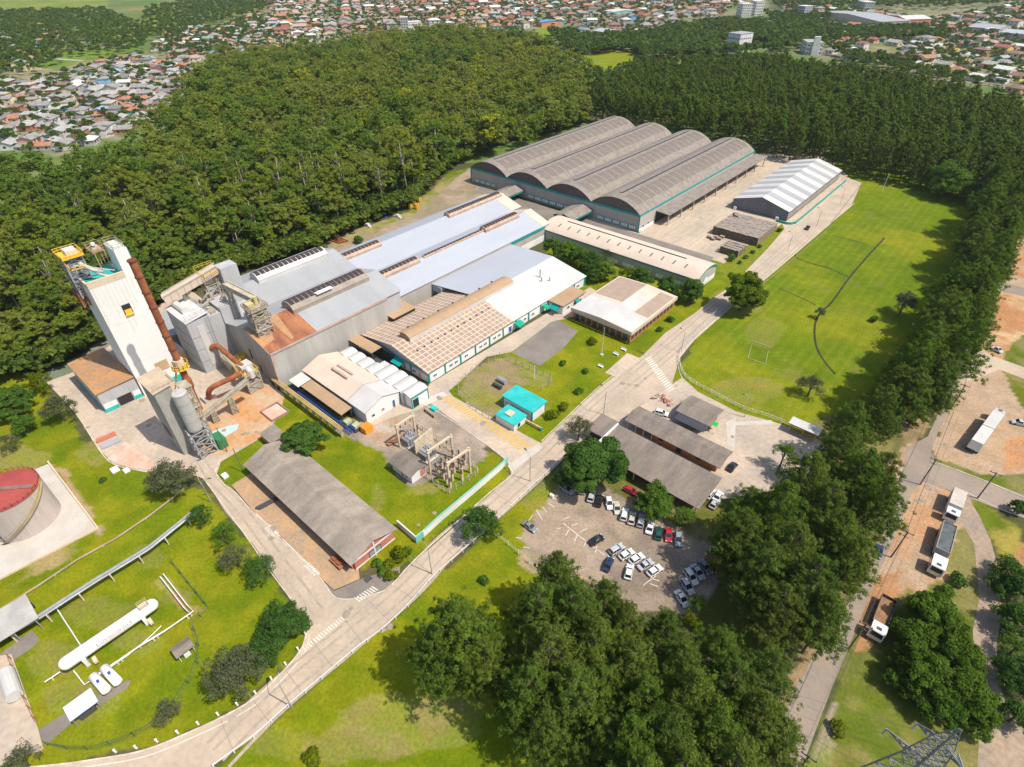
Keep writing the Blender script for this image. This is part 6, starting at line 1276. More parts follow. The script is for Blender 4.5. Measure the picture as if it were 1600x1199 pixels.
t = thing('pump_hut', 'open hut with pale blue sheet roof beside the gas vessels', 'hut', (22.5, -96.3, 0)); mb = MB(); slab(mb, (21, -98.4, 2.9), (24, -98.4, 2.6), (24, -94.3, 2.6), (21, -94.3, 2.9), .12); mb.build('roof', mat('pale_blue_sheet', (.50, .58, .72), None, .6), t)
for x, y in ((21.2, -98.2), (23.7, -98.2), (21.2, -94.6), (23.7, -94.6)): MB().box(x, x + .12, y, y + .12, 0, 2.55).build('post', M['steel'], t)
MB().box(21.5, 23.3, -97.6, -95.2, 0, 1.2).build('pump_set', M['darksteel'], t)
t = thing('valve_hut', 'tiny open hut with brown roof outside the gas store fence', 'hut', (*W(291, 1022), 0)); x, y = W(291, 1020); gable(MB(), x - 1.2, x + 1.2, y - 1.5, y + 1.5, 2, 2.4, 'y', .1).build('roof', M['oldroof'], t)
for a in (-1, .9):
    for b_ in (-1.3, 1.2): MB().box(x + a, x + a + .1, y + b_, y + b_ + .1, 0, 1.95).build('post', M['wallwhite'], t)
MB().box(x + .2, x + 1, y - .5, y + .5, 0, 1.1).build('valve_box', M['wallwhite'], t)
def pipe_run(nm, lb, Ps, r_, m_, mpost, z=.9, sup=6):
    P = [(*p, z) for p in WP(Ps, z)]; t = thing(nm, lb, 'pipe', (*P[0][:2], 0)); mb = MB(); mb.tube(P, r_, 6); mb.build('pipe', m_, t)
    for x, y, a in along([p[:2] for p in P], sup, 1.0): MB().box(x - .12, x + .12, y - .12, y + .12, 0, z - r_).build('support', mpost, t)
RP = [(255, 897), (292, 945), (302, 955), (260, 984), (220, 1008), (185, 1032), (150, 1055)]
for k in range(2): pipe_run('gas_pipe', ('white gas pipe rounding the corner of the gas store, outer one', 'white gas pipe rounding the corner of the gas store, inner one')[k], [(a - 5 * k, b_ + 4 * k) for a, b_ in RP], .11, M['wallwhite'], M['frame'])
pipe_run('gas_pipe', 'white pipe crossing the grass from the pipe bridge to the gas tank', [(88, 950), (128, 1012)], .1, M['wallwhite'], M['frame']); pipe_run('gas_pipe', 'looped white pipe beside the two small vessels', [(115, 1048), (132, 1070), (150, 1058), (200, 1024), (222, 1006), (238, 992), (252, 978)], .1, M['wallwhite'], M['frame'], .6)
pipe_run('gas_pipe', 'short white pipe ending at the nose of the long gas tank', [(70, 1066), (94, 1050)], .12, M['wallwhite'], M['frame'], .8)
t = thing('pipe_bridge', 'long pipe bridge on trestles crossing the lower lawn', 'pipe bridge', (*W(170, 880), 0)); PB = [(*p, 2.4) for p in WP([(300, 800), (282, 815), (232, 855), (200, 875), (150, 905), (100, 937), (60, 963), (20, 985), (-20, 1005)], 2.4)]
mb = MB()
for o_ in (-.45, -.1, .25, .5): mb.tube([(x + o_ * .6, y - o_ * .6, z + (.15 if o_ > 0 else .05)) for x, y, z in PB], .11, 6)
mb.build('pipes', M['steel'], t)
mb = MB(); ribbon(mb, [p[:2] for p in PB], 1.1, 2.2, h=.12); mb.build('deck', mat('pale_steel_deck', (.50, .50, .52), None, .6), t)
for x, y, a in along([p[:2] for p in PB], 5.5, 1.5): MB().box(x - .8, x + .8, y - .1, y + .1, 0, 2.05).build('trestle', M['frame'], t)
pipe_run('ground_pipe', 'brown pipe on the lawn running towards the tank pad', [(290, 762), (235, 805), (180, 842), (120, 875), (60, 915), (-20, 965)], .2, mat('brown_pipe', (.36, .27, .18), None, .8), M['frame'], .35, 9)
t = thing('loading_shed', 'grey roofed open shed at the left edge beside the pipe bridge', 'shed', (*W(20, 985), 0)); x, y = W(12, 975, 3.5); mb = MB(); slab(mb, (x - 4, y - 7, 3.9), (x + 2.6, y - 7, 3.3), (x + 2.6, y + 4, 3.3), (x - 4, y + 4, 3.9), .15); mb.build('roof', mat('grey_shed_roof', (.42, .40, .36), None, .7), t)
for k in range(4): MB().box(x + 2.2, x + 2.35, y - 6.6 + k * 3.3, y - 6.45 + k * 3.3, 0, 3.2).build('post', M['steel'], t)
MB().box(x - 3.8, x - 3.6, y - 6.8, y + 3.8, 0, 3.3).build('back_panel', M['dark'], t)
sheet('loading_pad', [(-30, 1045), (50, 985), (62, 1000), (52, 1012), (0, 1045), (-30, 1060)], M['asphalt'], .03); sheet('loading_pad', [(-30, 1030), (18, 1022), (60, 1140), (68, 1172), (40, 1180), (-30, 1210)], M['yard'], .034)
sheet('loading_pad', [(60, 1140), (110, 1110), (185, 1070), (205, 1062), (200, 1075), (120, 1125), (70, 1165)], M['asphalt'], .04)
t = thing('tanker_vessel', 'white rounded vessel lying at the left edge of the picture', 'vessel', (*W(15, 1070), 0)); a, b_ = W(8, 1050, 1.5), W(22, 1088, 1.5); mb = MB(); mb.tube([(*a, 1.4), (*b_, 1.4)], 1.2, 16); mb.build('shell', M['paleroof'], t)
MB().box(a[0] - 2.2, a[0] - .9, a[1] - 6, a[1] - 1, 0, 3).build('blue_side', plain('pale_blue_paint', (.3, .5, .75), .5), t)
fence('gas_fence', 'dark green mesh fence round the gas store lawn', WP([(75, 1165), (110, 1172), (150, 1172), (190, 1160), (235, 1140), (270, 1110), (295, 1070), (310, 1040), (312, 1010), (302, 975), (328, 952), (290, 905), (270, 880)]), 1.8, 3.4, mat('mesh_green', (.08, .14, .07), None, .8), (.1, .5, .95), .05, .12)
fence('gas_fence', 'orange-brown post fence along the left side of the gas tank', WP([(18, 1030), (40, 1090), (62, 1135)]), 1.8, 2.5, mat('rust_post', (.38, .16, .07), None, .8), (.3, .9), .05, .14)
# field fence, white road rail, small white markers
fence('road_rail', 'long white post and rail fence along the outer side of the main road', fenceRs, 1.0, 3.1, M['wallwhite'], (.92,), .12, .16)
fence('field_fence', 'white post fence round the near corner of the playing field', smooth_line(WP([(1118, 490), (1088, 520), (1066, 545), (1061, 562), (1065, 582), (1080, 598), (1115, 617), (1160, 640), (1200, 653), (1238, 668)]), 4), 1.3, 2.4, M['wallwhite'], (.5, .95), .05, .17)
fence('field_fence', 'low rail fence along the upper field edge beside the road', WP([(1345, 290), (1285, 368), (1215, 428), (1172, 460)]), .8, 3, M['pole'], (.9,), .07, .12)
fence('lawn_fence', 'white post fence between the road rail and the car park', WP([(778, 840), (805, 862), (840, 892)]), 1.5, 3, M['wallwhite'], (.5, .95), .03, .14)
src = None
for i, (x, y, a) in enumerate(along([(p[0] - .55, p[1] + .35) for p in roadLs[12:]], 3.0)):
    lb = 'white marker post on the kerb of the curving road below the gas store'
    if src is None: src = thing('kerb_marker', lb, 'marker post', (x, y, 0), 'marker posts along the curving road', local=True); MB().box(-.13, .13, -.13, .13, 0, .85).build('post', M['wallwhite'], src); MB().box(-.15, .15, -.15, .15, .86, .95).build('cap', M['white'], src)
    else: copy_tree(src, (x, y, 0))
# ------------------------------------------------------------------ single trees, shrubs and hedges
LF['broad'] = leaf_mat('garden_tree_leaves', [(0.114, 0.216, 0.025), (0.152, 0.255, 0.030), (0.096, 0.182, 0.030)]); LF['dark'] = leaf_mat('dark_tree_leaves', [(0.072, 0.151, 0.032), (0.093, 0.181, 0.032)])
LF['grey'] = leaf_mat('grey_green_leaves', [(0.153, 0.171, 0.081), (0.127, 0.148, 0.071)]); LF['yellowgreen'] = leaf_mat('yellow_green_leaves', [(.15, .22, .02), (.16, .23, .02)]); LF['lime'] = leaf_mat('lime_leaves', [(0.144, 0.189, 0.011), (0.180, 0.198, 0.013)]); LF['lush'] = leaf_mat('lush_leaves', [(0.082, 0.158, 0.019), (0.107, 0.181, 0.022)])  # the big round tree has bright yellow-green leaves of its own
g = np.random.default_rng(77)
SPEC = {'yellowgreen': ('yellowgreen', 1.6, .95, 34, 15000, .2, .06), 'round': ('broad', 1.3, .95, 30, 14000, .2, .06), 'dense': ('dark', 1.25, .95, 28, 13000, .2, .06), 'flat': ('dark', 1.1, .62, 18, 11000, .2, .34), 'grey': ('grey', 1.45, .85, 20, 5200, .17, .18), 'open': ('broad', 1.45, .85, 18, 6500, .18, .18), 'lime': ('lime', 1.4, .9, 12, 5000, .18, .15), 'lush': ('lush', 1.15, .85, 20, 12000, .21, .12), 'cool': ('dark', 1.35, .85, 20, 8000, .18, .18)}
def lone_tree(px, py, rp_, kind, label, group=None, hs=1.0):
    lf, hf, flat, nl, n, sz, base = SPEC[kind]; x, y = W(px, py, 5); c = proj(x, y, 5)[2]; rad = rp_ * c / FPX; h = rad * 1.12 * hf * hs + 1.0; x, y = W(px, py, h * .62); c = proj(x, y, h * .6)[2]
    k = max(.5, min(1.9, rad / 4.5)); lb = broad_lobes(g, h, rad, nl, flat, base); V, T = blob_crown(g, sub_lobes(g, lb, 7), int(n * max(.3, k * k)), sz * max(.75, min(1.45, rad / 4.5)), .45, .42)
    r = thing('broadleaf_tree', label, 'tree', (x, y, 0), group, 0, local=True); me = foliage_mesh('tree_crown', V, T, [LF[lf]]); o = bpy.data.objects.new('crown', me); COL.objects.link(o); o.parent = r
    trunk_mb(g, h * .7, .07 * rad + .05, [l[:3] for l in lb[1:7]], 7, .15).build('trunk', M['bark'], r); return r
for a in ((1165, 450, 33, 'yellowgreen', 'big round green tree standing alone beside the road bend above the playing field'), (1044, 446, 20, 'dense', 'dark ball-shaped tree touching the left of its twin behind the office block'), (1081, 450, 23, 'dense', 'dark ball-shaped tree, the larger right twin behind the office block'), (1003, 431, 20, 'dense', 'dark rounded tree behind the middle of the office block roof'),
          (982, 425, 16, 'lime', 'light yellow-green tree between the dark rounded trees and the long arched hall'), (866, 386, 21, 'open', 'green tree at the left end of the row before the long arched hall'), (888, 391, 20, 'round', 'second green tree of the row before the long arched hall'), (908, 399, 21, 'open', 'middle tree of the row before the long arched hall'),
          (926, 407, 21, 'dense', 'dark tree of the row before the long arched hall'), (946, 420, 19, 'round', 'bright green tree at the right end of the row before the long arched hall'), (932, 428, 15, 'dense', 'small dark tree close to the white hall gable'), (950, 395, 12, 'grey', 'thin greyish tree close against the long arched hall wall'),
          (474, 683, 36, 'flat', 'wide flat-topped dark tree overhanging the end of the brick garage'), (905, 668, 24, 'grey', 'pale leafy tree rising above the dark one left of the car shelter'), (932, 722, 54, 'flat', 'huge spreading dark tree between the road and the car park'), (885, 745, 22, 'dense', 'dark low tree at the road end of the car park'),
          (1022, 778, 32, 'broadx', 'mid green tree between the parked cars and the car shelter roof'), (1070, 805, 22, 'open', 'smaller leafy tree at the lower corner of the car shelter'), (748, 815, 33, 'cool', 'dark bluish-green tree overhanging the main road opposite the boundary wall'),
          (262, 742, 36, 'grey', 'large greyish tree on the lawn corner below the silo'), (311, 802, 20, 'cool', 'small dark tree at the bend beside the pipe bridge end'), (348, 832, 24, 'open', 'upper tree of the group along the side road'), (365, 868, 26, 'grey', 'greyish middle tree of the group along the side road'), (402, 886, 27, 'cool', 'dark lower tree of the group along the side road'),
          (442, 972, 40, 'dense', 'dense dark tree beside the zebra crossing'), (412, 1010, 30, 'dense', 'dark low tree joining the dense one by the zebra crossing'), (365, 1045, 46, 'grey', 'wide greyish tree in the bend of the curving road'), (258, 1108, 24, 'grey', 'small thin greyish tree on the lawn inside the road curve'), (28, 1185, 28, 'grey', 'greyish tree at the bottom left corner of the picture'),
          (88, 635, 26, 'grey', 'greyish tree beside the yard edge left of the kiln shed'), (58, 595, 22, 'lime', 'light green bushy tree at the wood corner left of the kiln shed'), (14, 625, 30, 'round', 'green tree at the left picture edge above the storage tank'), (35, 660, 20, 'round', 'smaller green tree just below the one at the left picture edge'), (8, 690, 18, 'grey', 'thin leaning tree at the left edge above the storage tank'),
          (1227, 708, 20, 'open', 'slender small-crowned tree standing in the gate yard'), (1486, 279, 44, 'round', 'large light green tree at the top corner of the playing field'), (1270, 600, 22, 'grey', 'olive tree at the field edge before the pine belt'), (1415, 470, 22, 'grey', 'olive leafy tree at the upper field edge before the pine belt'),
          (1282, 487, 10, 'grey', 'tiny olive tree beside the drainage ditch'), (1080, 968, 16, 'lime', 'yellow-green tree among the pines below the car park'), (1092, 945, 18, 'open', 'bright green tree just below the last parked car'),
          (1465, 960, 46, 'lush', 'lush green tree at the top of the thicket beside the gravel track'), (1430, 1000, 40, 'lush', 'lush tree on the road side of the thicket beside the gravel track'), (1500, 1020, 44, 'lush', 'lush tree on the track side of the thicket'), (1450, 1055, 46, 'lush', 'lush tree in the middle of the thicket beside the gravel track'), (1515, 1085, 44, 'lush', 'lush tree at the lower track side of the thicket'), (1480, 1110, 36, 'lush', 'lush tree just above the lattice pylon'), (1530, 1135, 24, 'lush', 'small lush tree right of the lattice pylon'),
          (1412, 1052, 30, 'lush', 'lush low tree at the lower road side of the thicket'), (1443, 1092, 26, 'lush', 'lush low tree left above the lattice pylon'), (1440, 945, 26, 'lush', 'small lush tree at the head of the thicket nearest the long tipper'), (1590, 1010, 24, 'open', 'lighter tree between the dark ones at the right picture edge'), (1575, 880, 18, 'open', 'small leafy tree at the bend of the dirt track'), (1588, 905, 34, 'dense', 'dark tree at the right picture edge above the gravel track bend'), (1590, 965, 32, 'dense', 'second dark tree down the right picture edge'), (1594, 1050, 34, 'dense', 'third dark tree down the right picture edge'), (1592, 1115, 28, 'dense', 'lowest dark tree at the right picture edge'), (1592, 790, 14, 'dense', 'small dark tree at the right edge beside the side street')):
    k = 'round' if a[3] == 'broadx' else a[3]; lone_tree(a[0], a[1], a[2], k, a[4], hs=1.6 if 'slender' in a[4] else (.62 if 'top corner' in a[4] else 1.0))
bush_me = []
for lf in ('broad', 'lime', 'dark'):
    V, T = blob_crown(g, [(0, 0, .45, .5, .42), (.35, .1, .4, .4, .35), (-.3, -.2, .4, .42, .36), (.05, .4, .42, .38, .34)], 420, .13, .25); bush_me.append(foliage_mesh('shrub', V, T, [LF[lf]]))
for px, py, r_, k, lb in ((608, 885, 1.5, 1, 'yellow-green shrub in the bed at the garage end, upper left'), (600, 893, 1.4, 0, 'green shrub in the bed at the garage end, near the brick wall'), (625, 868, 2.0, 1, 'largest yellow-green shrub in the bed at the garage end'), (612, 900, 1.5, 1, 'lowest shrub of the bed at the garage end'), (635, 862, 1.3, 0, 'shrub of the garage bed nearest the boundary wall'), (590, 880, 1.2, 0, 'shrub of the garage bed by the brick gable'),
        (1218, 360, 1.3, 2, 'round dark shrub at the tip of the grass strip beside the pallets'), (1187, 385, 1.1, 0, 'shrub beside the pallet block on the grass strip'), (1176, 394, 1.1, 2, 'small dark shrub on the grass strip, next to the first'), (1166, 402, 1.2, 0, 'shrub in the middle of the grass strip row'), (1156, 410, 1.0, 2, 'last small shrub of the grass strip row'), (1143, 405, 2.0, 2, 'tall dark conical shrub at the end of the grass strip'),
        (925, 535, 1.8, 1, 'feathery shrub on the lawn before the office block'), (880, 568, 1.2, 0, 'small shrub on the lawn near the flagpole'), (915, 580, 1.2, 0, 'small shrub on the lawn left of the front path'), (1048, 500, 1.5, 2, 'clipped dark shrub in the office garden strip'), (1031, 515, 1.2, 2, 'smaller clipped shrub in the office garden strip'), (863, 650, 2.0, 1, 'yellow-green shrub beside the pump house end'), (882, 637, 1.6, 1, 'shrub on the lawn right of the pump house'), (905, 612, 1.4, 0, 'shrub near the road right of the pump house lawn'),
        (757, 907, 1.2, 2, 'small dark shrub alone on the lawn below the road'), (490, 1185, 1.6, 1, 'weedy green clump on the rough grass at the bottom'), (1495, 908, 1.8, 2, 'spiky plant in the grass wedge beside the long truck'), (1478, 925, 1.6, 0, 'low plant in the grass wedge below the spiky one'), (1365, 500, 1.5, 2, 'dark shrub on the field edge beside the pines'), (1310, 1140, 1.5, 1, 'pale shrub on the verge of the public road'), (160, 750, .9, 2, 'lone tiny shrub on the lawn by the tank pad'), (930, 400, 1.6, 1, 'pale shrub below the tree row at the long arched hall'), (975, 445, 1.6, 0, 'green shrub at the office block back corner'), (1000, 452, 1.5, 2, 'dark shrub behind the office block'), (560, 378, 2.4, 0, 'rounded bush at the wood edge behind the production hall'), (503, 391, 2.6, 0, 'rounded bush at the end of the kiln hall by the wood')):
    x, y = W(px, py, .6); o = bpy.data.objects.new('shrub', bush_me[k]); COL.objects.link(o); o.location = (x, y, 0); o.rotation_euler = (0, 0, random.uniform(0, 6)); o.scale = (r_ * 1.25, r_ * 1.25, r_ * 1.4); tag(o, lb, 'shrub')
def hedge(P, w_, h, lf, label):
    C_ = []; P = smooth_line(P, 3)
    for x, y, a in along(P, .45): C_.append((x + g.normal(0, .08), y + g.normal(0, .08), h * .55, w_ * .6, h * .5))
    o0 = C_[0]; lob = [(a - o0[0], b_ - o0[1], z, r_, rz) for a, b_, z, r_, rz in C_]; V, T = blob_crown(g, lob, 60 * len(lob), .16, .2); o = bpy.data.objects.new('hedge', foliage_mesh('hedge', V, T, [LF[lf]])); COL.objects.link(o); o.location = (o0[0], o0[1], 0); tag(o, label, 'hedge')
hedge(WP([(890, 500), (920, 513), (950, 525), (982, 538)]), .9, .8, 'lime', 'clipped yellow-green hedge along the front of the office block')
# undergrowth along the foot of the wood
ep = smooth_line([W(a, b_, 0) for a, b_ in [(-50, 605), (40, 592), (100, 572), (170, 530), (215, 500), (285, 462), (340, 440), (400, 420), (470, 400), (508, 385), (545, 366), (640, 325), (662, 305), (700, 268), (735, 250), (800, 222), (880, 205), (920, 190)]], 8)
up = []
for x, y, a in along(ep, 1.6):
    for k in range(4): o_ = abs(random.gauss(1.5, 3.2)) ; up.append((x - o_ * math.sin(a) + random.gauss(0, .8), y + o_ * math.cos(a) + random.gauss(0, .8)))
mass('undergrowth', 'leafy undergrowth along the foot of the eucalyptus wood', 'undergrowth', up, rng.uniform(.3, 1.0, len(up)), far_town, leaf_mat('undergrowth_leaves', [(.11, .17, .03), (.15, .20, .028), (.085, .14, .028), (.19, .22, .035)], 'rnd'), 55)
ue = scatter(EUC, 4.6, 63); ue = [p for p in ue if dist(*p) < 330 and not (p[0] > -119 and 110 < p[1] < 262)]; mass('undergrowth', 'lower storey of leafy growth beneath the eucalyptus wood', 'undergrowth', ue, rng.uniform(.5, 1.15, len(ue)), far_town, leaf_mat('understorey_leaves', [(.10, .16, .026), (.13, .19, .026), (.08, .135, .026)], 'rnd'), 57)
ub = scatter(BELT, 4.5, 61); mass('undergrowth', 'low growth under the pine belt', 'undergrowth', ub, rng.uniform(.15, .35, len(ub)), far_town, LF['town_s'], 56)
# ------------------------------------------------------------------ lamps, poles, wires
def lamp(px, py, h, az, label, src=None):
    x, y = W(px, py); a = az
    if LAMP[0] is None:
        t = thing('street_lamp', label, 'street lamp', (x, y, 0), 'street lamps along the plant road', a, local=True); MB().tube([(0, 0, 0), (0, 0, 7)], [.1, .06], 8).build('pole', M['pole'], t); MB().tube([(0, 0, 6.9), (.8, 0, 7.4), (1.7, 0, 7.5)], .045, 6).build('arm', M['steel'], t); mb = MB(); mb.box(1.6, 2.3, -.14, .14, 7.42, 7.56); mb.build('lamp_head', M['darksteel'], t); LAMP[0] = t; s_ = h / 7; t.scale = (s_,) * 3
    else: copy_tree(LAMP[0], (x, y, 0), a, h / 7, label)
LAMP = [None]
for px, py, h, az, lb in ((456, 1105, 8, 2.6, 'street lamp on the outer rail of the curving road'), (675, 897, 8, 2.8, 'street lamp on the rail opposite the brick garage'), (828, 752, 8, 2.8, 'street lamp on the rail opposite the yellow stripes'), (943, 648, 8, 2.8, 'street lamp at the end of the car shelter roof'), (1064, 550, 7, 2.8, 'street lamp at the near corner of the playing field'), (1135, 484, 7, 2.8, 'street lamp at the field edge below the big round tree'),
                      (1231, 392, 7, 2.8, 'street lamp at the field edge nearest the pallets'), (1276, 353, 7, 2.8, 'street lamp at the field edge by the parked dark truck'), (1313, 318, 7, 2.8, 'street lamp at the far field edge beyond the dark truck'), (314, 757, 7, 1.0, 'street lamp at the mouth of the side road'), (1163, 652, 7, 3.6, 'street lamp in the gate yard by the field fence'), (330, 785, 7, .9, 'street lamp beside the group of trees on the side road')): lamp(px, py, h, az, lb)
t = thing('flagpole', 'tall pale flagpole on the lawn before the office block', 'flagpole', (*W(940, 555), 0)); x, y = W(940, 555); MB().tube([(x, y, 0), (x, y, 10)], [.09, .05], 8).build('pole', M['wallwhite'], t); MB().box(x - .5, x + .5, y - .5, y + .5, 0, .3).build('base', M['slab'], t)
for px, py, h, lb in ((355, 706, 8, 'dark slim pole at the grass corner by the garage end'), (380, 738, 8, 'second dark slim pole beside the garage end'), (1378, 300, 9, 'pale pole at the far corner of the striped store'), (835, 593, 5, 'tall white post at the corner of the gravel plot')):
    x, y = W(px, py); tag(MB().tube([(x, y, 0), (x, y, h)], [.12, .08], 7).build('slim_pole', M['darkpole'] if 'dark' in lb else M['wallwhite']), lb, 'pole')
UP = [((1565, 440), 'wooden power pole farthest up the public road'), ((1515, 564), 'wooden power pole at the corner of the lower side street'), ((1485, 640), 'wooden power pole beside the weedy strip of the truck lot'), ((1437.5, 757.5), 'wooden power pole at the road junction'), ((1392, 871), 'wooden power pole on the red earth verge opposite the dump truck'), ((1326, 1014), 'wooden power pole at the roadside by the rusty flatbed'), ((1237, 1215), 'wooden power pole at the bottom edge beside the road'), ((1527, 779), 'wooden power pole on the kerb of the side street')]
src = None; tops = []
ra = math.atan2(*(np.array(W(1392, 871)) - np.array(W(1437, 757)))[::-1])
for (pp, lb) in UP:
    x, y = W(*pp); tops.append((x, y))
    if src is None:
        src = thing('power_pole', lb, 'power pole', (x, y, 0), 'power poles of the public road', ra + math.pi / 2, local=True); MB().tube([(0, 0, 0), (0, 0, 8.5)], [.16, .11], 8).build('pole', M['darkpole'], src); mb = MB(); mb.bar((-1.1, .0, 8.1), (1.1, 0, 8.1), .12, .14); mb.bar((-.6, 0, 6.9), (.6, 0, 6.9), .1); mb.build('crossarm', M['darkpole'], src); mb = MB()
        for a in (-.95, -.3, .95): mb.tube([(a, 0, 8.15), (a, 0, 8.45)], .07, 6)
        mb.build('insulator', M['porcelain'], src)
    else: copy_tree(src, (x, y, 0), ra + math.pi / 2, 1.0, lb)
def wire(mb, p, q, sag, r_=.022):
    p = np.array(p); q = np.array(q); mb.tube([tuple(p + (q - p) * s_ - np.array([0, 0, sag * 4 * s_ * (1 - s_)])) for s_ in np.linspace(0, 1, 9)], r_, 4, caps=False)
mb = MB(); nx_, ny_ = math.cos(ra + math.pi / 2), math.sin(ra + math.pi / 2)
for A, B in zip(tops[:6], tops[1:7]):
    for o_ in (-.95, -.3, .95): wire(mb, (A[0] + nx_ * o_, A[1] + ny_ * o_, 8.45), (B[0] + nx_ * o_, B[1] + ny_ * o_, 8.45), .5)
    wire(mb, (*A, 6.8), (*B, 6.8), .5, .03)
tag(mb.build('power_lines', M['wire']), 'power lines strung along the public road poles', 'wires')
# lattice pylon
hx, hy = W(1500, 1140, 29); wxd, wyd = np.array(W(1150, 960, 24)) - np.array((hx, hy)); wl_ = math.hypot(wxd, wyd); wd_ = np.array([wxd, wyd]) / wl_; ar = np.array([.93, -.37])
t = thing('lattice_pylon', 'grey steel lattice pylon at the bottom right with cross arms', 'pylon', (hx, hy, 0)); mb = MB()
def ring(r_, z): return [(hx + r_ * (a * wd_[0] + b_ * ar[0]), hy + r_ * (a * wd_[1] + b_ * ar[1]), z) for a, b_ in ((-1, -1), (1, -1), (1, 1), (-1, 1))]
mb.lattice(ring(2.5, 0), ring(1.0, 18), 6, .17, .08); mb.lattice(ring(1.0, 18), ring(.6, 25), 5, .14, .07); mb.lattice(ring(.6, 25), ring(.06, 29), 3, .1, .06); PY = mat('dull_pylon_steel', (.24, .245, .25), (.30, .30, .30), .6, .8); mb.build('mast', PY, t); arm_pts = []
for z, l in ((18.5, 4.4), (24.0, 2.8)):
    for s_ in (-1, 1):
        mb = MB(); e = np.array([hx, hy]) + ar * s_ * l; b1 = [(hx + ar[0] * s_ * .9 + wd_[0] * q_, hy + ar[1] * s_ * .9 + wd_[1] * q_, zz) for q_ in (-.6, .6) for zz in (z, z + 1.3)]
        for b_ in b1: mb.bar(b_, (e[0], e[1], z + .1), .1)
        for k in range(1, 5):
            f_ = k / 5; pp = [tuple(np.array(b_) + (np.array((e[0], e[1], z + .1)) - np.array(b_)) * f_) for b_ in b1]; pn = [tuple(np.array(b_) + (np.array((e[0], e[1], z + .1)) - np.array(b_)) * (f_ - .2)) for b_ in b1]
            mb.bar(pp[0], pn[1], .07); mb.bar(pp[2], pn[3], .07); mb.bar(pp[0], pp[2], .07); mb.bar(pp[1], pn[3], .07); mb.bar(pp[0], pp[1], .07); mb.bar(pp[2], pp[3], .07)
        mb.build('cross_arm', PY, t); mb = MB(); mb.tube([(e[0], e[1], z), (e[0], e[1], z - 1.4)], .13, 6); mb.build('insulator', M['greywall'], t); arm_pts.append((e[0], e[1], z - 1.4))
ex, ey = W(1040, 1005, 12); mb = MB(); pe = thing('line_pole', 'tall pole hidden among the pines carrying the pylon lines', 'pole', (ex, ey, 0)); MB().tube([(ex, ey, 0), (ex, ey, 10)], [.2, .14], 8).build('pole', M['darkpole'], pe); MB().bar((ex - ar[0] * 2, ey - ar[1] * 2, 9.6), (ex + ar[0] * 2, ey + ar[1] * 2, 9.6), .12).build('crossarm', M['darkpole'], pe)
for k, p in enumerate(arm_pts): o_ = (-1.8, 1.8, -1, 1)[k]; wire(mb, p, (ex + ar[0] * o_, ey + ar[1] * o_, 9.7), 1.2, .022)
bx_, by_ = W(1640, 1230, 24)
for k, p in enumerate(arm_pts): o_ = (-5, 5, -4, 4)[k]; wire(mb, p, (hx - wd_[0] * 60 + ar[0] * o_, hy - wd_[1] * 60 + ar[1] * o_, p[2] + .5), 1.2, .022)
tag(mb.build('transmission_lines', M['wire']), 'high wires running from the lattice pylon over the pines', 'wires')
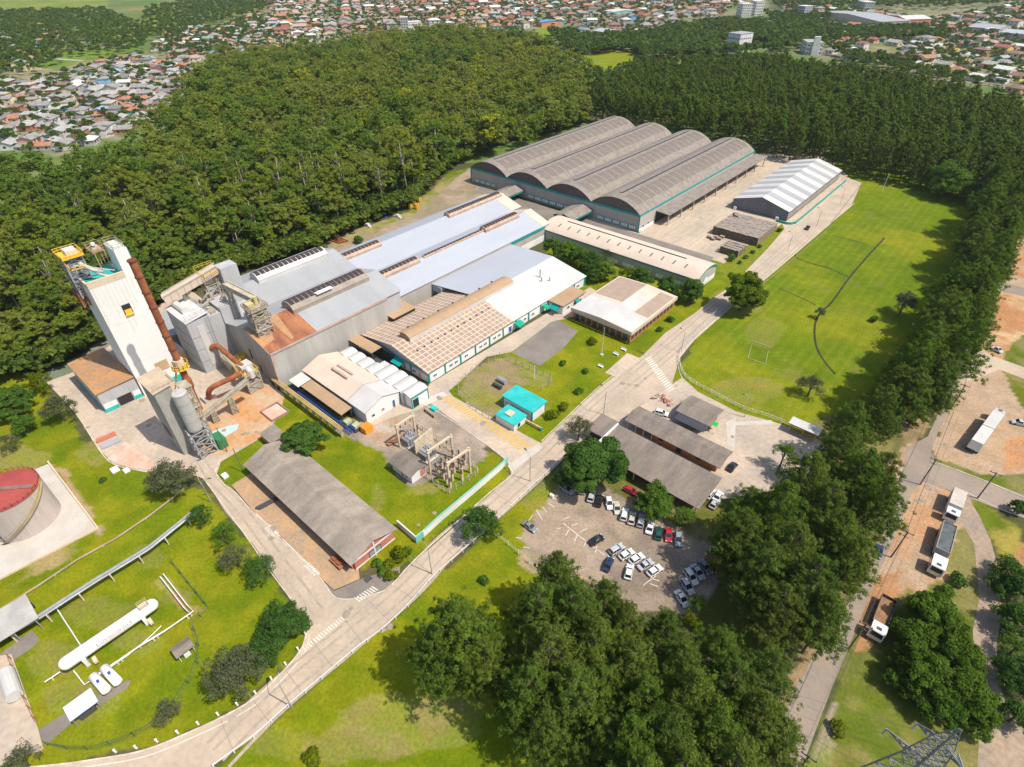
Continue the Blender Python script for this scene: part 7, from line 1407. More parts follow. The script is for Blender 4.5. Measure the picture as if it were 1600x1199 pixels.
# ------------------------------------------------------------------ vehicles
CARM = {}
def paint_m(nm, c):
    if nm not in CARM: m = plain('car_paint_' + nm, c, .28); m.node_tree.nodes['Principled BSDF'].inputs['Coat Weight'].default_value = .5; CARM[nm] = m
    return CARM[nm]
PC = {'white': (.74, .74, .73), 'silver': (.46, .47, .49), 'grey': (.20, .21, .22), 'black': (.018, .018, .02), 'beige': (.55, .51, .43), 'red': (.42, .015, .02), 'dark green': (.015, .07, .055), 'dark blue': (.02, .035, .09), 'blue grey': (.24, .31, .36), 'dark red': (.13, .01, .015)}
M['tyre'] = plain('tyre_rubber', (.02, .02, .02), .9); M['lampglass'] = plain('lamp_glass', (.7, .7, .72), .2); M['taillight'] = plain('tail_light', (.4, .02, .02), .3); M['carglass'] = plain('car_glass', (.02, .025, .032), .06, spec=.7)
CARSRC = {}
def car_src(style, colour):
    if (style, colour) in CARSRC: return CARSRC[(style, colour)]
    t = thing('parked_car', '', 'car', (0, 0, 0), None, 0, local=True); bm = paint_m(colour, PC[colour]); L_ = 2.1; w_ = .86
    hd = {'hatch': (.72, 1.46, (-1.85, -1.45, .1, .95)), 'sedan': (.70, 1.42, (-1.35, -.75, .25, 1.05)), 'suv': (.85, 1.68, (-2.0, -1.75, .2, 1.0)), 'pickup': (.86, 1.66, (-.55, -.35, .6, 1.15))}[style]
    hb, ht_, (r0, r1, f1, f0) = hd   # rear glass foot, rear roof, front roof, windscreen foot (x forward)
    prof = [(-L_, .42), (-L_ - .02, hb - .15), (-L_ + .12, hb + .04), (r0, hb + .10), (f0, hb + .08), (L_ - .35, hb - .04), (L_ - .04, hb - .22), (L_, .40), (L_ - .15, .24), (-L_ + .12, .24)]
    mb = MB(); secs = [(-w_, .07), (-w_ + .07, 0), (w_ - .07, 0), (w_, .07)]; n = len(prof); cx = lambda p, q_: (p[0] * (1 - q_ * .35), p[1] + (.1 - q_ * 1.0 * .5 if p[1] > .6 else 0) * (1 if q_ else 0))
    rows = [[((p[0] * (1 - ins * .3)), yy, p[1] - (ins if p[1] > .55 else 0)) for p in prof] for yy, ins in secs]
    for a, b_ in zip(rows[:-1], rows[1:]):
        for i in range(n): j = (i + 1) % n; mb.face([a[i], b_[i], b_[j], a[j]])
    mb.face(rows[0]); mb.face(rows[-1][::-1]); mb.build('body', bm, t)
    # cabin: glass band and roof
    ins = .16; lo = [(r0, -w_ + .06, hb + .07), (f0, -w_ + .06, hb + .06), (f0, w_ - .06, hb + .06), (r0, w_ - .06, hb + .07)]; hi = [(r1, -w_ + ins + .06, ht_ - .06), (f1, -w_ + ins + .06, ht_ - .06), (f1, w_ - ins - .06, ht_ - .06), (r1, w_ - ins - .06, ht_ - .06)]
    mb = MB()
    for k in range(4): j = (k + 1) % 4; mb.face([lo[k], lo[j], hi[j], hi[k]])
    mb.build('windows', M['carglass'], t); mb = MB(); e = .04; top = [(r1 + .12, -w_ + ins + .16, ht_), (f1 - .08, -w_ + ins + .16, ht_), (f1 - .08, w_ - ins - .16, ht_), (r1 + .12, w_ - ins - .16, ht_)]; h2 = [(a + (e if a > 0 else -e) * .5, b_ * 1.01, c) for a, b_, c in hi]
    for k in range(4): j = (k + 1) % 4; mb.face([h2[k], h2[j], top[j], top[k]])
    mb.face(top)
    for k in range(4): mb.bar(tuple(np.array(lo[k]) * [1, 1.005, 1]), hi[k], .09)
    for s_ in (0, 2): xm = (r1 + f1) / 2 - .05; mb.bar((xm, lo[s_][1] * 1.01, hb + .07), (xm, hi[s_][1] * 1.01, ht_ - .06), .07)
    mb.build('roof', bm, t)
    if style == 'pickup': MB().box(-2.0, -.75, -.72, .72, hb + .02, hb + .06).build('load_bed', M['darksteel'], t)
    for x in (-1.28, 1.3):
        for s_ in (-1, 1): MB().tube([(x, s_ * (w_ - .16), .31), (x, s_ * (w_ + .02), .31)], .31, 12).build('wheel', M['tyre'], t)
    for s_ in (-1, 1): MB().box(L_ - .22, L_ - .02, s_ * .62 - .16, s_ * .62 + .16, hb - .22, hb - .1).build('headlight', M['lampglass'], t); MB().box(-L_ - .03, -L_ + .05, s_ * .66 - .13, s_ * .66 + .13, hb - .2, hb - .04).build('tail_light', M['taillight'], t); MB().box(f0 - .25, f0 - .1, s_ * (w_ + .08) - .09, s_ * (w_ + .08) + .09, hb + .1, hb + .22).build('mirror', bm, t)
    CARSRC[(style, colour)] = [t, False]; return CARSRC[(style, colour)]
def car(px, py, dx, dy, style, colour, label):
    x, y = W(px, py, .6); x2, y2 = W(px + dx * .25, py + dy * .25, .6); a = math.atan2(y2 - y, x2 - x); s_ = car_src(style, colour); t = s_[0]
    if not s_[1]: s_[1] = True; t.scale = (.87,) * 3; t.location = (x, y, .03); t.rotation_euler = (0, 0, a); t['label'] = label; t['group'] = 'parked cars'
    else: copy_tree(t, (x, y, .03), a, .87, label, 'parked cars')
Z = lambda a, b_: (800 + a / 4, 600 + b_ / 4)
for a in (((343, 655), (40, 28), 'hatch', 'silver', 'silver hatchback alone at the road end of the car park, nose to the right'), ((440, 650), (5, -40), 'suv', 'silver', 'silver estate car left of the shaded cars under the huge tree'), ((497, 700), (8, -30), 'hatch', 'silver', 'silver hatchback in the shade of the huge spreading tree'), ((545, 728), (8, -25), 'hatch', 'black', 'black car in the shade of the huge spreading tree'), ((607, 742), (10, 42), 'hatch', 'white', 'white hatchback at the left end of the sunlit row, next to the shaded black car'), ((655, 772), (8, 38), 'sedan', 'beige', 'pale beige sedan second in the sunlit row'), ((703, 815), (10, -42), 'suv', 'white', 'tall white car third in the sunlit row'), ((750, 838), (8, -38), 'hatch', 'beige', 'beige hatchback between two pale cars of the sunlit row'), ((807, 855), (10, -42), 'suv', 'silver', 'silver off-roader in the middle of the sunlit row'), ((863, 895), (10, -40), 'sedan', 'white', 'white sedan just left of the dark green car'), ((917, 930), (6, -42), 'hatch', 'dark green', 'dark green hatchback beside the red car'), ((978, 940), (2, 46), 'sedan', 'red', 'bright red car between the dark green and the blue grey one'), ((1040, 968), (1, 45), 'hatch', 'blue grey', 'blue grey car at the right end of the sunlit row'),
          ((528, 973), (45, -28), 'sedan', 'black', 'black sedan alone in the middle of the car park'), ((655, 1032), (48, -30), 'suv', 'silver', 'silver off-roader at the upper end of the slanting middle row'), ((717, 1063), (45, -28), 'hatch', 'white', 'white hatchback second in the slanting middle row'), ((780, 1090), (45, -28), 'hatch', 'white', 'white hatchback third in the slanting middle row'), ((835, 1128), (50, -30), 'sedan', 'silver', 'silver sedan fourth in the slanting middle row'), ((893, 1165), (45, -30), 'hatch', 'white', 'white hatchback last in the slanting middle row'), ((602, 1125), (20, -45), 'sedan', 'dark blue', 'dark blue sedan parked across the end of the middle row'), ((732, 1172), (10, -45), 'hatch', 'white', 'white car parked beside the dark blue sedan'), ((110, 888), (35, 25), 'sedan', 'grey', 'dark grey sedan alone at the grassy left edge of the car park'), ((745, 668), (20, 10), 'hatch', 'red', 'red car half hidden by leaves at the car shelter'), ((1238, 682), (25, -34), 'hatch', 'white', 'white hatchback left of two at the corner of the car shelter'), ((1288, 700), (25, -34), 'sedan', 'white', 'white sedan right of two at the corner of the car shelter'), ((1268, 745), (25, -34), 'hatch', 'silver', 'silver car under the pine below the two white ones'), ((1378, 515), (28, -34), 'sedan', 'black', 'black car beside the end of the gatehouse'),
          ((1207, 1138), (30, 42), 'sedan', 'grey', 'dark grey car at the shaded end of the lower row'), ((1160, 1172), (28, 40), 'sedan', 'silver', 'silver sedan next to the dark grey one in the lower row'), ((1118, 1205), (28, 40), 'suv', 'white', 'tall white car in the middle of the lower row'), ((1095, 1262), (26, 38), 'hatch', 'silver', 'silver hatchback second from the bottom of the lower row'), ((1062, 1338), (28, 42), 'sedan', 'white', 'white sedan at the bottom end of the lower row'), ((1255, 1130), (30, 40), 'hatch', 'dark red', 'dark red car in the deep shade of the pines'), ((1280, 1060), (20, 40), 'hatch', 'silver', 'silver car in the deep shade at the upper right of the car park'), ((870, 1195), (40, 20), 'hatch', 'silver', 'silver hatchback below the slanting middle row') if False else ((935, 182), (40, 10), 'suv', 'white', 'white van-like car between the gatehouse and the guard hut')): car(*Z(*a[0]), *a[1], a[2], a[3], a[4])
for px, py, dx, dy, st, c, lb in ((1373, 861, -8, 34, 'sedan', 'dark blue', 'dark blue car on the public road at the pine edge'), (1594, 661, -34, -8, 'pickup', 'silver', 'silver pickup at the right picture edge in the truck lot'), (1557, 546, 30, 16, 'pickup', 'silver', 'silver pickup beside the weedy red earth'), (1038, 631, 30, 8, 'hatch', 'silver', 'silver car') if False else (1262, 356, 12, -16, 'pickup', 'black', 'dark pickup standing on the road beside the playing field')): car(px, py, dx, dy, st, c, lb)
def truck(label, pr_, pf, boxes, cabc, cab_l=2.2, w_=2.5):
    """a lorry from its tail to its nose: boxes are (start, end, height, material) in metres from the tail"""
    a, b_ = np.array(W(*pr_, 1)), np.array(W(*pf, 1)); L_ = np.linalg.norm(b_ - a); ang = math.atan2(*(b_ - a)[::-1]); t = thing('parked_truck', label, 'truck', (*a, 0), 'trucks on the dirt lot', ang, local=True); h = w_ / 2
    MB().box(.2, L_ - .3, -.45, .45, .75, 1.05).build('chassis', M['darksteel'], t)
    for s0, s1, hh, m_, kind in boxes:
        s0 *= L_; s1 *= L_
        if kind == 'box': mb = MB(); mb.box(s0, s1, -h, h, 1.06, hh); mb.build('cargo_box', m_, t); mb = MB(); [mb.box(s0 + k * (s1 - s0) / 8 - .03, s0 + k * (s1 - s0) / 8 + .03, -h - .03, h + .03, 1.1, hh + .03) for k in range(9)]; mb.build('rib', M['wallwhite'], t)
        else:
            mb = MB(); mb.box(s0, s1, -h, h, 1.06, 1.2); mb.box(s0, s1, -h, -h + .1, 1.2, hh); mb.box(s0, s1, h - .1, h, 1.2, hh); mb.box(s0, s0 + .1, -h + .1, h - .1, 1.2, hh); mb.box(s1 - .1, s1, -h + .1, h - .1, 1.2, hh); mb.build('cargo_tray', M['steel'] if kind == 'tray' else M['darksteel'], t)
            if kind == 'tray': mb = MB(); n = 10; [mb.face([(s0 + .1 + (s1 - s0 - .2) * i / n, -h + .1, hh - .3 + .12 * (i % 2)), (s0 + .1 + (s1 - s0 - .2) * (i + 1) / n, -h + .1, hh - .3 + .12 * ((i + 1) % 2)), (s0 + .1 + (s1 - s0 - .2) * (i + 1) / n, h - .1, hh - .25 + .12 * ((i + 1) % 2)), (s0 + .1 + (s1 - s0 - .2) * i / n, h - .1, hh - .25 + .12 * (i % 2))]) for i in range(n)]; mb.build('tarpaulin', m_, t)
            else: MB().box(s0 + .12, s1 - .12, -h + .12, h - .12, 1.21, 1.25).build('bed', m_, t)
    cb = paint_m('truck_' + cabc, PC[cabc]); x0, x1 = L_ - cab_l, L_; mb = MB(); P = [(x0, .7), (x1 - .05, .7), (x1, 1.5), (x1 - .25, 2.75), (x1 - .5, 2.95), (x0, 2.95)]
    for y in (-h + .05, h - .05): mb.face([(x, y, z) for x, z in (P if y < 0 else P[::-1])])
    for i in range(6): j = (i + 1) % 6; mb.face([(P[i][0], -h + .05, P[i][1]), (P[i][0], h - .05, P[i][1]), (P[j][0], h - .05, P[j][1]), (P[j][0], -h + .05, P[j][1])])
    mb.build('cab', cb, t); mb = MB(); mb.face([(x1 + .01, -h + .25, 1.65), (x1 + .01, h - .25, 1.65), (x1 - .2, h - .3, 2.65), (x1 - .2, -h + .3, 2.65)]); mb.face([(x0 + .5, -h + .04, 1.7), (x1 - .3, -h + .04, 1.7), (x1 - .4, -h + .04, 2.5), (x0 + .5, -h + .04, 2.5)]); mb.face([(x0 + .5, h - .04, 1.7), (x1 - .3, h - .04, 1.7), (x1 - .4, h - .04, 2.5), (x0 + .5, h - .04, 2.5)]); mb.build('windscreen', M['carglass'], t)
    MB().box(x1 - 1.3, x1 - .7, -.4, .4, 2.96, 3.05).build('roof_hatch', M['darksteel'], t)
    for s_ in (-1, 1): MB().box(x1 - .02, x1 + .05, s_ * .8 - .2, s_ * .8 + .2, .85, 1.1).build('headlight', M['lampglass'], t)
    for x in [1.0, 2.2] + ([L_ * .45, L_ * .45 + 1.2] if L_ > 10 else []) + [L_ - 1.2]:
        for s_ in (-1, 1): MB().tube([(x, s_ * (h - .35), .5), (x, s_ * h, .5)], .5, 12).build('wheel', M['tyre'], t)
truck('articulated lorry with two white boxes in the bend of the truck lot', (1519, 703), (1559, 648), [(.0, .4, 3.7, M['paleroof'], 'box'), (.42, .82, 3.7, M['paleroof'], 'box')], 'silver', 2.4)
truck('short lorry with dusty beige box and white cab at the side street', (1495, 775), (1482, 813), [(.02, .66, 3.2, mat('dusty_box', (.55, .47, .40), None, .8), 'box')], 'white', 2.2)
truck('long tipper lorry with dark covered load and white cab', (1479, 827), (1459, 897), [(.0, .62, 3.0, mat('dark_tarpaulin', (.075, .09, .09), (.13, .14, .14), .8, .8), 'tray')], 'white', 3.6)
truck('flatbed lorry with rusty empty bed and white cab under the thicket', (1388, 937), (1365, 998), [(.0, .68, 1.9, mat('rusty_bed', (.36, .19, .09), (.25, .14, .08), .9, .6), 'open')], 'white', 2.4)
truck('pale lorry at the far end of the loading canopy', (1170, 262), (1182, 250), [(.0, .7, 3.4, M['frame'], 'box')], 'beige', 2.0)
# yellow steel dump, light items on the bare ground behind the production hall, goal frame, benches, boxes
t = thing('yellow_frames', 'jumble of yellow steel frames at the wood edge behind the production hall', 'frames', (*W(648, 318), 0)); x, y = W(648, 320); yr = random.Random(8)
for k in range(7): xx, yy = x + yr.uniform(-5, 5), y + yr.uniform(-5, 5); mb = MB(); h = yr.uniform(1.5, 3); mb.lattice([(xx - .7, yy - .7, 0), (xx + .7, yy - .7, 0), (xx + .7, yy + .7, 0), (xx - .7, yy + .7, 0)], [(xx - .7, yy - .7, h), (xx + .7, yy - .7, h), (xx + .7, yy + .7, h), (xx - .7, yy + .7, h)], 2, .25, .18); mb.build('frame', M['yellow'], t)
for px, py, m_, lb, s_ in ((600, 338, 'bluepaint', 'blue and white machine part left on the bare ground by the wood', 1.6), (575, 354, 'paleroof', 'white slab left at the wood edge behind the production hall', 2.0), (622, 340, 'paleroof', 'pale beams left near the blue machine part', 2.2)):
    x, y = W(px, py); mb = MB(); mb.box(x - s_, x + s_, y - .6, y + .6, 0, .6); mb.box(x - s_ * .5, x + s_ * .4, y - .5, y + .9, .6, 1.2); tag(mb.build('machine_part', M[m_]), lb, 'scrap')
mb = MB(); x, y = W(525, 376)
for k in range(6): mb.bar((x - 4 + k * .3, y + k * .8 - 2, .3 + .1 * (k % 3)), (x + 4 + k * .2, y + k * .7 - 1, .3 + .1 * (k % 2)), .5)
tag(mb.build('rusty_pipes', M['rustpipe']), 'rusty pipes lying along the wood edge', 'pipes')
t = thing('goal_frame', 'white five-a-side goal frame on the playing field', 'goal', (*W(1185, 555), 0)); a, b_ = W(1174, 541), W(1200, 550); mb = MB()
for p in (a, b_): mb.bar((*p, 0), (*p, 2), .08)
mb.bar((*a, 2), (*b_, 2), .08); mb.build('posts', M['frame'], t); mb = MB(); c, d = W(1169, 560), W(1196, 569)
for p, q_ in ((c, d), (a, c), (b_, d)): mb.bar((*p, .08), (*q_, .08), .08)
mb.build('ground_frame', M['frame'], t)
for px, py, lb in ((962, 555, 'white bench on the lawn edge nearest the flagpole, upper of three'), (974, 548, 'white bench nearest the front path'), (938, 574, 'white bench at the lower lawn edge')):
    x, y = W(px, py); t = thing('garden_bench', lb, 'bench', (x, y, 0)); MB().box(x - .9, x + .9, y - .25, y + .25, .42, .5).build('seat', M['white'], t); MB().box(x - .9, x + .9, y + .22, y + .3, .5, .95).build('backrest', M['white'], t)
    for s_ in (-.75, .75): MB().box(x + s_ - .08, x + s_ + .08, y - .22, y + .22, 0, .42).build('leg', M['white'], t)
for px, py, c, lb, sx, sy, h in ((352, 745, 'white', 'white box on the grass tip by the garage lot', .8, .6, .6), (180, 735, 'white', 'pale manhole box on the lawn by the dust slab', 1, .8, .4), (198, 736, 'wallwhite', 'second pale manhole box on the lawn by the dust slab', .8, .6, .4), (678, 640, 'tealroof', 'turquoise bin on the gravel by the crossing slab', .9, .7, .6), (1000, 900, 'white', 'small white sign') if False else (862, 777, 'white', 'white sign board at the road end of the car park', .5, .3, .8), (575, 905, 'darksteel', 'dark hatch on the corner pavement', .6, .7, .12)):
    x, y = W(px, py); tag(MB().box(x - sx, x + sx, y - sy, y + sy, 0, h).box(x - sx * .9, x + sx * .9, y - sy * .9, y + sy * .9, h, h + .06).build('yard_box', M[c]), lb, 'box')
mb = MB()
for k in range(4): a, b_ = W(663 + k * 4, 642 + k * 3), W(666 + k * 4, 645 + k * 3); mb.bar((*a, .4), (*b_, .4), .12, .8)
tag(mb.build('bicycle_rack', M['darksteel']), 'dark bicycle rack on the gravel beside the lane', 'bicycle rack')
x, y = W(172, 690); t = thing('pink_wall_bay', 'pink walled bay with grey sloping floor at the yard edge', 'bay', (x, y, 0)); mb = MB(); mb.bar((*W(153, 693), .7), (*W(183, 680), .7), .5, 1.4); mb.build('wall', mat('salmon_wall', (.60, .24, .16), None, .8), t); mb = MB(); mb.bar((*W(158, 700), .25), (*W(188, 687), .25), 2.2, .4); mb.build('ramp', M['greysheet'], t)
MB().tube([(*W(186, 704), 0), (*W(186, 704), .3)], 1.3, 20).build('manhole_cover', M['asphalt'], None) if False else None
mb = MB(); a, b_ = W(400, 796), W(438, 776)
for k in range(3): mb.bar((a[0] + k * .4, a[1] + k * .2, .35), (b_[0] + k * .4, b_[1] + k * .2, .35), .3, .5)
tag(mb.build('steel_beams', M['darksteel']), 'dark beams lying across the garage lot', 'beams')
x, y = W(530, 880); t = thing('scrap_trailer', 'rusty trailer with junk at the end of the garage', 'trailer', (x, y, 0)); MB().box(x - 1.8, x + 1.8, y - 1, y + 1, .5, .8).build('bed', M['rust'], t); mb = MB(); [mb.bar((x - 1.5 + k * .5, y - .7, 1.0 + .1 * (k % 3)), (x - 1.2 + k * .5, y + .8, 1.1), .3) for k in range(6)]; mb.build('junk', M['rustpipe'], t)
for dx in (-1, 1):
    for s_ in (-1, 1): MB().tube([(x + dx, y + s_ * .8, .35), (x + dx, y + s_ * 1.0, .35)], .35, 10).build('wheel', M['tyre'], t)
# ------------------------------------------------------------------ the town beyond the woods
hr = random.Random(21)
ROOFS = {'orange tile': (.38, .18, .11), 'red tile': (.28, .11, .08), 'grey': (.28, .265, .245), 'pale grey': (.37, .355, .33), 'brown': (.23, .15, .11), 'white': (.58, .57, .54), 'salmon': (.46, .29, .22), 'dark grey': (.19, .185, .18), 'blue': (.26, .40, .50), 'dark red': (.20, .05, .06)}
WALLS = {'white': (.64, .62, .58), 'cream': (.68, .57, .38), 'pink': (.66, .36, .30), 'pale blue': (.28, .52, .64), 'turquoise': (.22, .58, .52), 'brick': (.44, .22, .13), 'yellow': (.72, .52, .18), 'grey': (.45, .43, .40)}
RM = {k: mat('house_roof_' + k.replace(' ', '_'), c, rough=.85, scale=.5, var=.16, fine=2) for k, c in ROOFS.items()}; WM = {k: mat('house_wall_' + k.replace(' ', '_'), c, rough=.8, var=.1) for k, c in WALLS.items()}
SHAPES = []
for k in range(6):
    w_, d_, h, rh = hr.uniform(3.2, 4.6), hr.uniform(4.2, 6.2), (3.0, 3.2, 5.6)[k % 3], hr.uniform(1.0, 1.7); wl = MB(); rf = MB()
    if k % 2 == 0:
        gable_walls(wl, -w_, w_, -d_, d_, h, h + rh); gable(rf, -w_, w_, -d_, d_, h, h + rh, over=.5, th=.12)
        wl.box(w_ + .01, w_ + 2.6, -d_ * .3, d_ * .6, 0, 2.3); slab(rf, (w_ + .3, -d_ * .4, 2.75), (w_ + 3.2, -d_ * .4, 2.35), (w_ + 3.2, d_ * .7, 2.35), (w_ + .3, d_ * .7, 2.75), .1)
    else:
        wl.box(-w_, w_, -d_, d_, 0, h); a, r_ = .5, .35 * d_; e = [(-w_ - a, -d_ - a, h - .1), (w_ + a, -d_ - a, h - .1), (w_ + a, d_ + a, h - .1), (-w_ - a, d_ + a, h - .1)]; r0, r1 = (0, -r_, h + rh + .2), (0, r_, h + rh + .2)
        for f_ in ([e[0], e[1], r0], [e[1], e[2], r1, r0], [e[2], e[3], r1], [e[3], e[0], r0, r1], e[::-1]): rf.face(f_)
    for s_ in (-1, 1):
        for y in (-d_ * .5, d_ * .35):
            for z in ([1.0] if h < 4 else [1.0, 3.7]): wl.box(s_ * w_ - .04, s_ * w_ + .04, y - .6, y + .6, z, z + 1.1, 1)
        wl.box(-.7, .7, s_ * d_ - .04, s_ * d_ + .04, 1.0, 2.0, 1)
    SHAPES.append((wl, rf))
HM = {}
def house_mesh(kind, k, c):
    key = (kind, k, c)
    if key not in HM:
        o = SHAPES[k][kind == 'roof'].build(kind, [RM[c], M['dark']] if kind == 'roof' else [WM[c], M['dark']], None, (0, 0, 0)); HM[key] = o.data; bpy.data.objects.remove(o)
    return HM[key]
def wpick(d): return hr.choices(list(d), list(d.values()))[0]
TOWN = [
    ([(-60, 130), (20, 128), (70, 118), (125, 106), (165, 92), (215, 84), (240, 92), (300, 92), (302, 118), (268, 145), (245, 180), (180, 206), (85, 236), (40, 232), (-60, 205)], .0, 10.5, 'far left', 'in the dense far-left rows', {'grey': 6, 'pale grey': 5, 'brown': 1.5, 'dark grey': 3, 'orange tile': 1.5, 'blue': .5, 'white': 1, 'dark red': .5}, .93),
    ([(235, 80), (250, 62), (290, 38), (335, 45), (400, 20), (425, 30), (420, 70), (330, 82), (300, 92)], .15, 13, 'upper left', 'on the streets above the wood, left', {'orange tile': 3, 'grey': 3, 'salmon': 2, 'white': 1, 'pale grey': 2}, .8),
    ([(420, 4), (640, -12), (850, -14), (845, 38), (800, 44), (640, 38), (560, 56), (500, 64), (420, 72)], .1, 19, 'top', 'in the tiled town at the top', {'orange tile': 4, 'red tile': 1.5, 'salmon': 2, 'grey': 2.5, 'white': 2.5, 'brown': 2, 'pale grey': 2}, .78),
    ([(850, -14), (1190, -14), (1130, 22), (1080, 30), (1040, 46), (990, 55), (930, 60), (895, 40), (850, 38)], -.1, 21, 'top middle', 'in the town, top middle', {'orange tile': 3.5, 'salmon': 2, 'white': 3, 'grey': 3, 'brown': 2}, .66),
    ([(1195, -6), (1300, 8), (1460, 30), (1620, 0), (1620, 146), (1545, 130), (1500, 122), (1430, 104), (1385, 96), (1415, 70), (1370, 62), (1330, 92), (1290, 78), (1285, 45)], .35, 17, 'right', 'among trees at the upper right', {'orange tile': 3, 'brown': 4, 'grey': 3, 'pale grey': 2, 'white': 2, 'red tile': 1.5, 'salmon': 1}, .62),
    ([(40, 62), (60, 42), (105, 45), (110, 62), (60, 70)], .2, 12, 'hamlet', 'in the small upper-left hamlet', {'orange tile': 4, 'red tile': 2, 'blue': 1, 'white': 1}, .9), ([(-40, 60), (20, 62), (62, 88), (50, 104), (-40, 112)], .2, 14, 'edge', 'by the left picture edge', {'grey': 3, 'blue': .7, 'orange tile': 2}, .6)]
HS = []
for P_px, rot, sp, nm, where, roofs, dens in TOWN:
    P = WP(P_px, 3); A = np.array(P); cx, cy = A.mean(0); base = -YAW + rot + R(90); c, s_ = math.cos(base), math.sin(base); rad = max(np.hypot(*(A - [cx, cy]).T)); n = int(rad / sp) + 2
    for i in range(-n, n + 1):
        for j in range(-n, n + 1):
            u = i * sp * 1.08 + hr.gauss(0, .9); v = j * sp * 1.2 + (sp * .45 if (j % 2) else 0) + hr.gauss(0, .8); x, y = cx + u * c - v * s_, cy + u * s_ + v * c
            if hr.random() > dens or not inpoly(np.array([x]), np.array([y]), P)[0]: continue
            if not in_frame(x, y, 3, 40): continue
            HS.append((dist(x, y), x, y, base + hr.choice((0, 0, math.pi / 2)) + hr.gauss(0, .07), hr.randrange(6), wpick(roofs), wpick({'white': 4, 'cream': 2, 'pink': 1.5, 'pale blue': .8, 'turquoise': .5, 'brick': 1.5, 'yellow': .6, 'grey': 2}), where, nm, hr.uniform(.82, 1.18) * (1 if sp < 14 else (1.2 if sp < 18 else 1.42))))
HS.sort(); mass_w = {}; cnt = 0
big_px = [((1155, 68), 44), ((1275, 72), 30), ((945, 52), 22), ((855, 38), 20), ((968, 22), 22), ((1350, 32), 90), ((1168, 14), 22), ((1255, 20), 12), ((1570, 40), 40)]
BXY = [(W(*p, 4), r_) for p, r_ in big_px]
for d_, x, y, a, k, rc, wc, where, nm, s_ in HS:
    if any(math.hypot(x - b_[0], y - b_[1]) < r_ * .62 for b_, r_ in BXY): continue
    if cnt < 300 and in_frame(x, y, 3):
        cnt += 1; t = thing('town_house', '%s %s house, %s roof, %s walls, %s' % ('tall' if k % 3 == 2 else 'low', 'gabled' if k % 2 == 0 else 'hipped', rc, wc, where), 'house', (x, y, 0), 'houses ' + where, a, local=True); t.scale = (s_,) * 3
        for kind, c in (('wall', wc), ('roof', rc)): o = bpy.data.objects.new(kind, house_mesh(kind, k, c)); COL.objects.link(o); o.parent = t
    else: mass_w.setdefault('x', []).append((x, y, a, k, rc, wc, s_))
mb = MB(); mats = list(RM) ; walls = list(WM); allm = [RM[k] for k in mats] + [WM[k] for k in walls] + [M['dark']]
for x, y, a, k, rc, wc, s_ in mass_w.get('x', []):
    c, sn = math.cos(a) * s_, math.sin(a) * s_
    for q_, sh in enumerate(SHAPES[k]):
        n = len(mb.v); mb.v += [(p[0] * c - p[1] * sn + x, p[0] * sn + p[1] * c + y, p[2] * s_) for p in sh.v]
        for f_, mi in zip(sh.f, sh.m): mb.f.append(tuple(i + n for i in f_)); mb.m.append(len(mats) + len(walls) if mi else (mats.index(rc) if q_ else len(mats) + walls.index(wc)))
if mb.v: tag(mb.build('far_houses', allm, None, (0, 0, 0)), 'far houses of the town reaching to the top of the picture', 'houses', None, 'stuff')
print('houses', len(HS), cnt)
def block(px, py, w_, d_, h, wc, rc, label, name='town_building', rot=0.0, rows=0, gb=0.0, cat='building', extra=None):
    x, y = W(px, py, h * .5); t = thing(name, label, cat, (x, y, 0), None, -YAW + R(90) + rot, local=True); wl = MB()
    if gb: gable_walls(wl, -w_ / 2, w_ / 2, -d_ / 2, d_ / 2, h, h + gb)
    else: wl.box(-w_ / 2, w_ / 2, -d_ / 2, d_ / 2, 0, h)
    wl.build('wall', wc, t); rf = MB()
    if gb: gable(rf, -w_ / 2, w_ / 2, -d_ / 2, d_ / 2, h, h + gb, over=.5)
    else: rf.box(-w_ / 2 - .3, w_ / 2 + .3, -d_ / 2 - .3, d_ / 2 + .3, h + .01, h + .5)
    rf.build('roof', rc, t)
    for r_ in range(rows):
        wm = MB(); z = 1.0 + r_ * (h - .6) / max(rows, 1)
        for s_ in (-1, 1):
            for k in range(max(2, int(d_ / 3.2))): y0 = -d_ / 2 + 1 + k * 3.2; wm.box(s_ * w_ / 2 - .05, s_ * w_ / 2 + .05, y0, y0 + 1.7, z, z + 1.4)
            for k in range(max(1, int(w_ / 3.2))): x0 = -w_ / 2 + 1 + k * 3.2; wm.box(x0, x0 + 1.7, s_ * d_ / 2 - .05, s_ * d_ / 2 + .05, z, z + 1.4)
        wm.build('window_row', M['glass'], t)
    if extra: extra(t, w_, d_, h)
    return t
bw_ = WM['white']; gr = M['greysheet']; ob = mat('orange_block_wall', (.55, .27, .12), None, .8); bl = mat('blue_sheet', (.10, .26, .50), None, .6)
block(1155, 66, 22, 16, 17, bw_, gr, 'white modern house block standing among the trees at the upper right', rows=3, rot=.5)
def tower_x(t, w_, d_, h): MB().box(-3, 3, -d_ / 2 - 4, -d_ / 2, 0, h + 6).build('stair_block', bw_, t)
block(1268, 74, 16, 24, 11, bw_, RM['pale grey'], 'white stepped block with a blank slanting gable beside the plantation', rows=3, rot=-.3, extra=tower_x)
block(948, 51, 30, 22, 5, ob, M['blue'], 'low hall with pale blue roof and orange walls beyond the wood', 'town_hall', rot=.5, gb=1.5, cat='hall'); block(858, 37, 34, 20, 6, ob, bl, 'low hall with bright blue roof behind the trees', 'town_hall', rot=.3, gb=1.5, cat='hall')
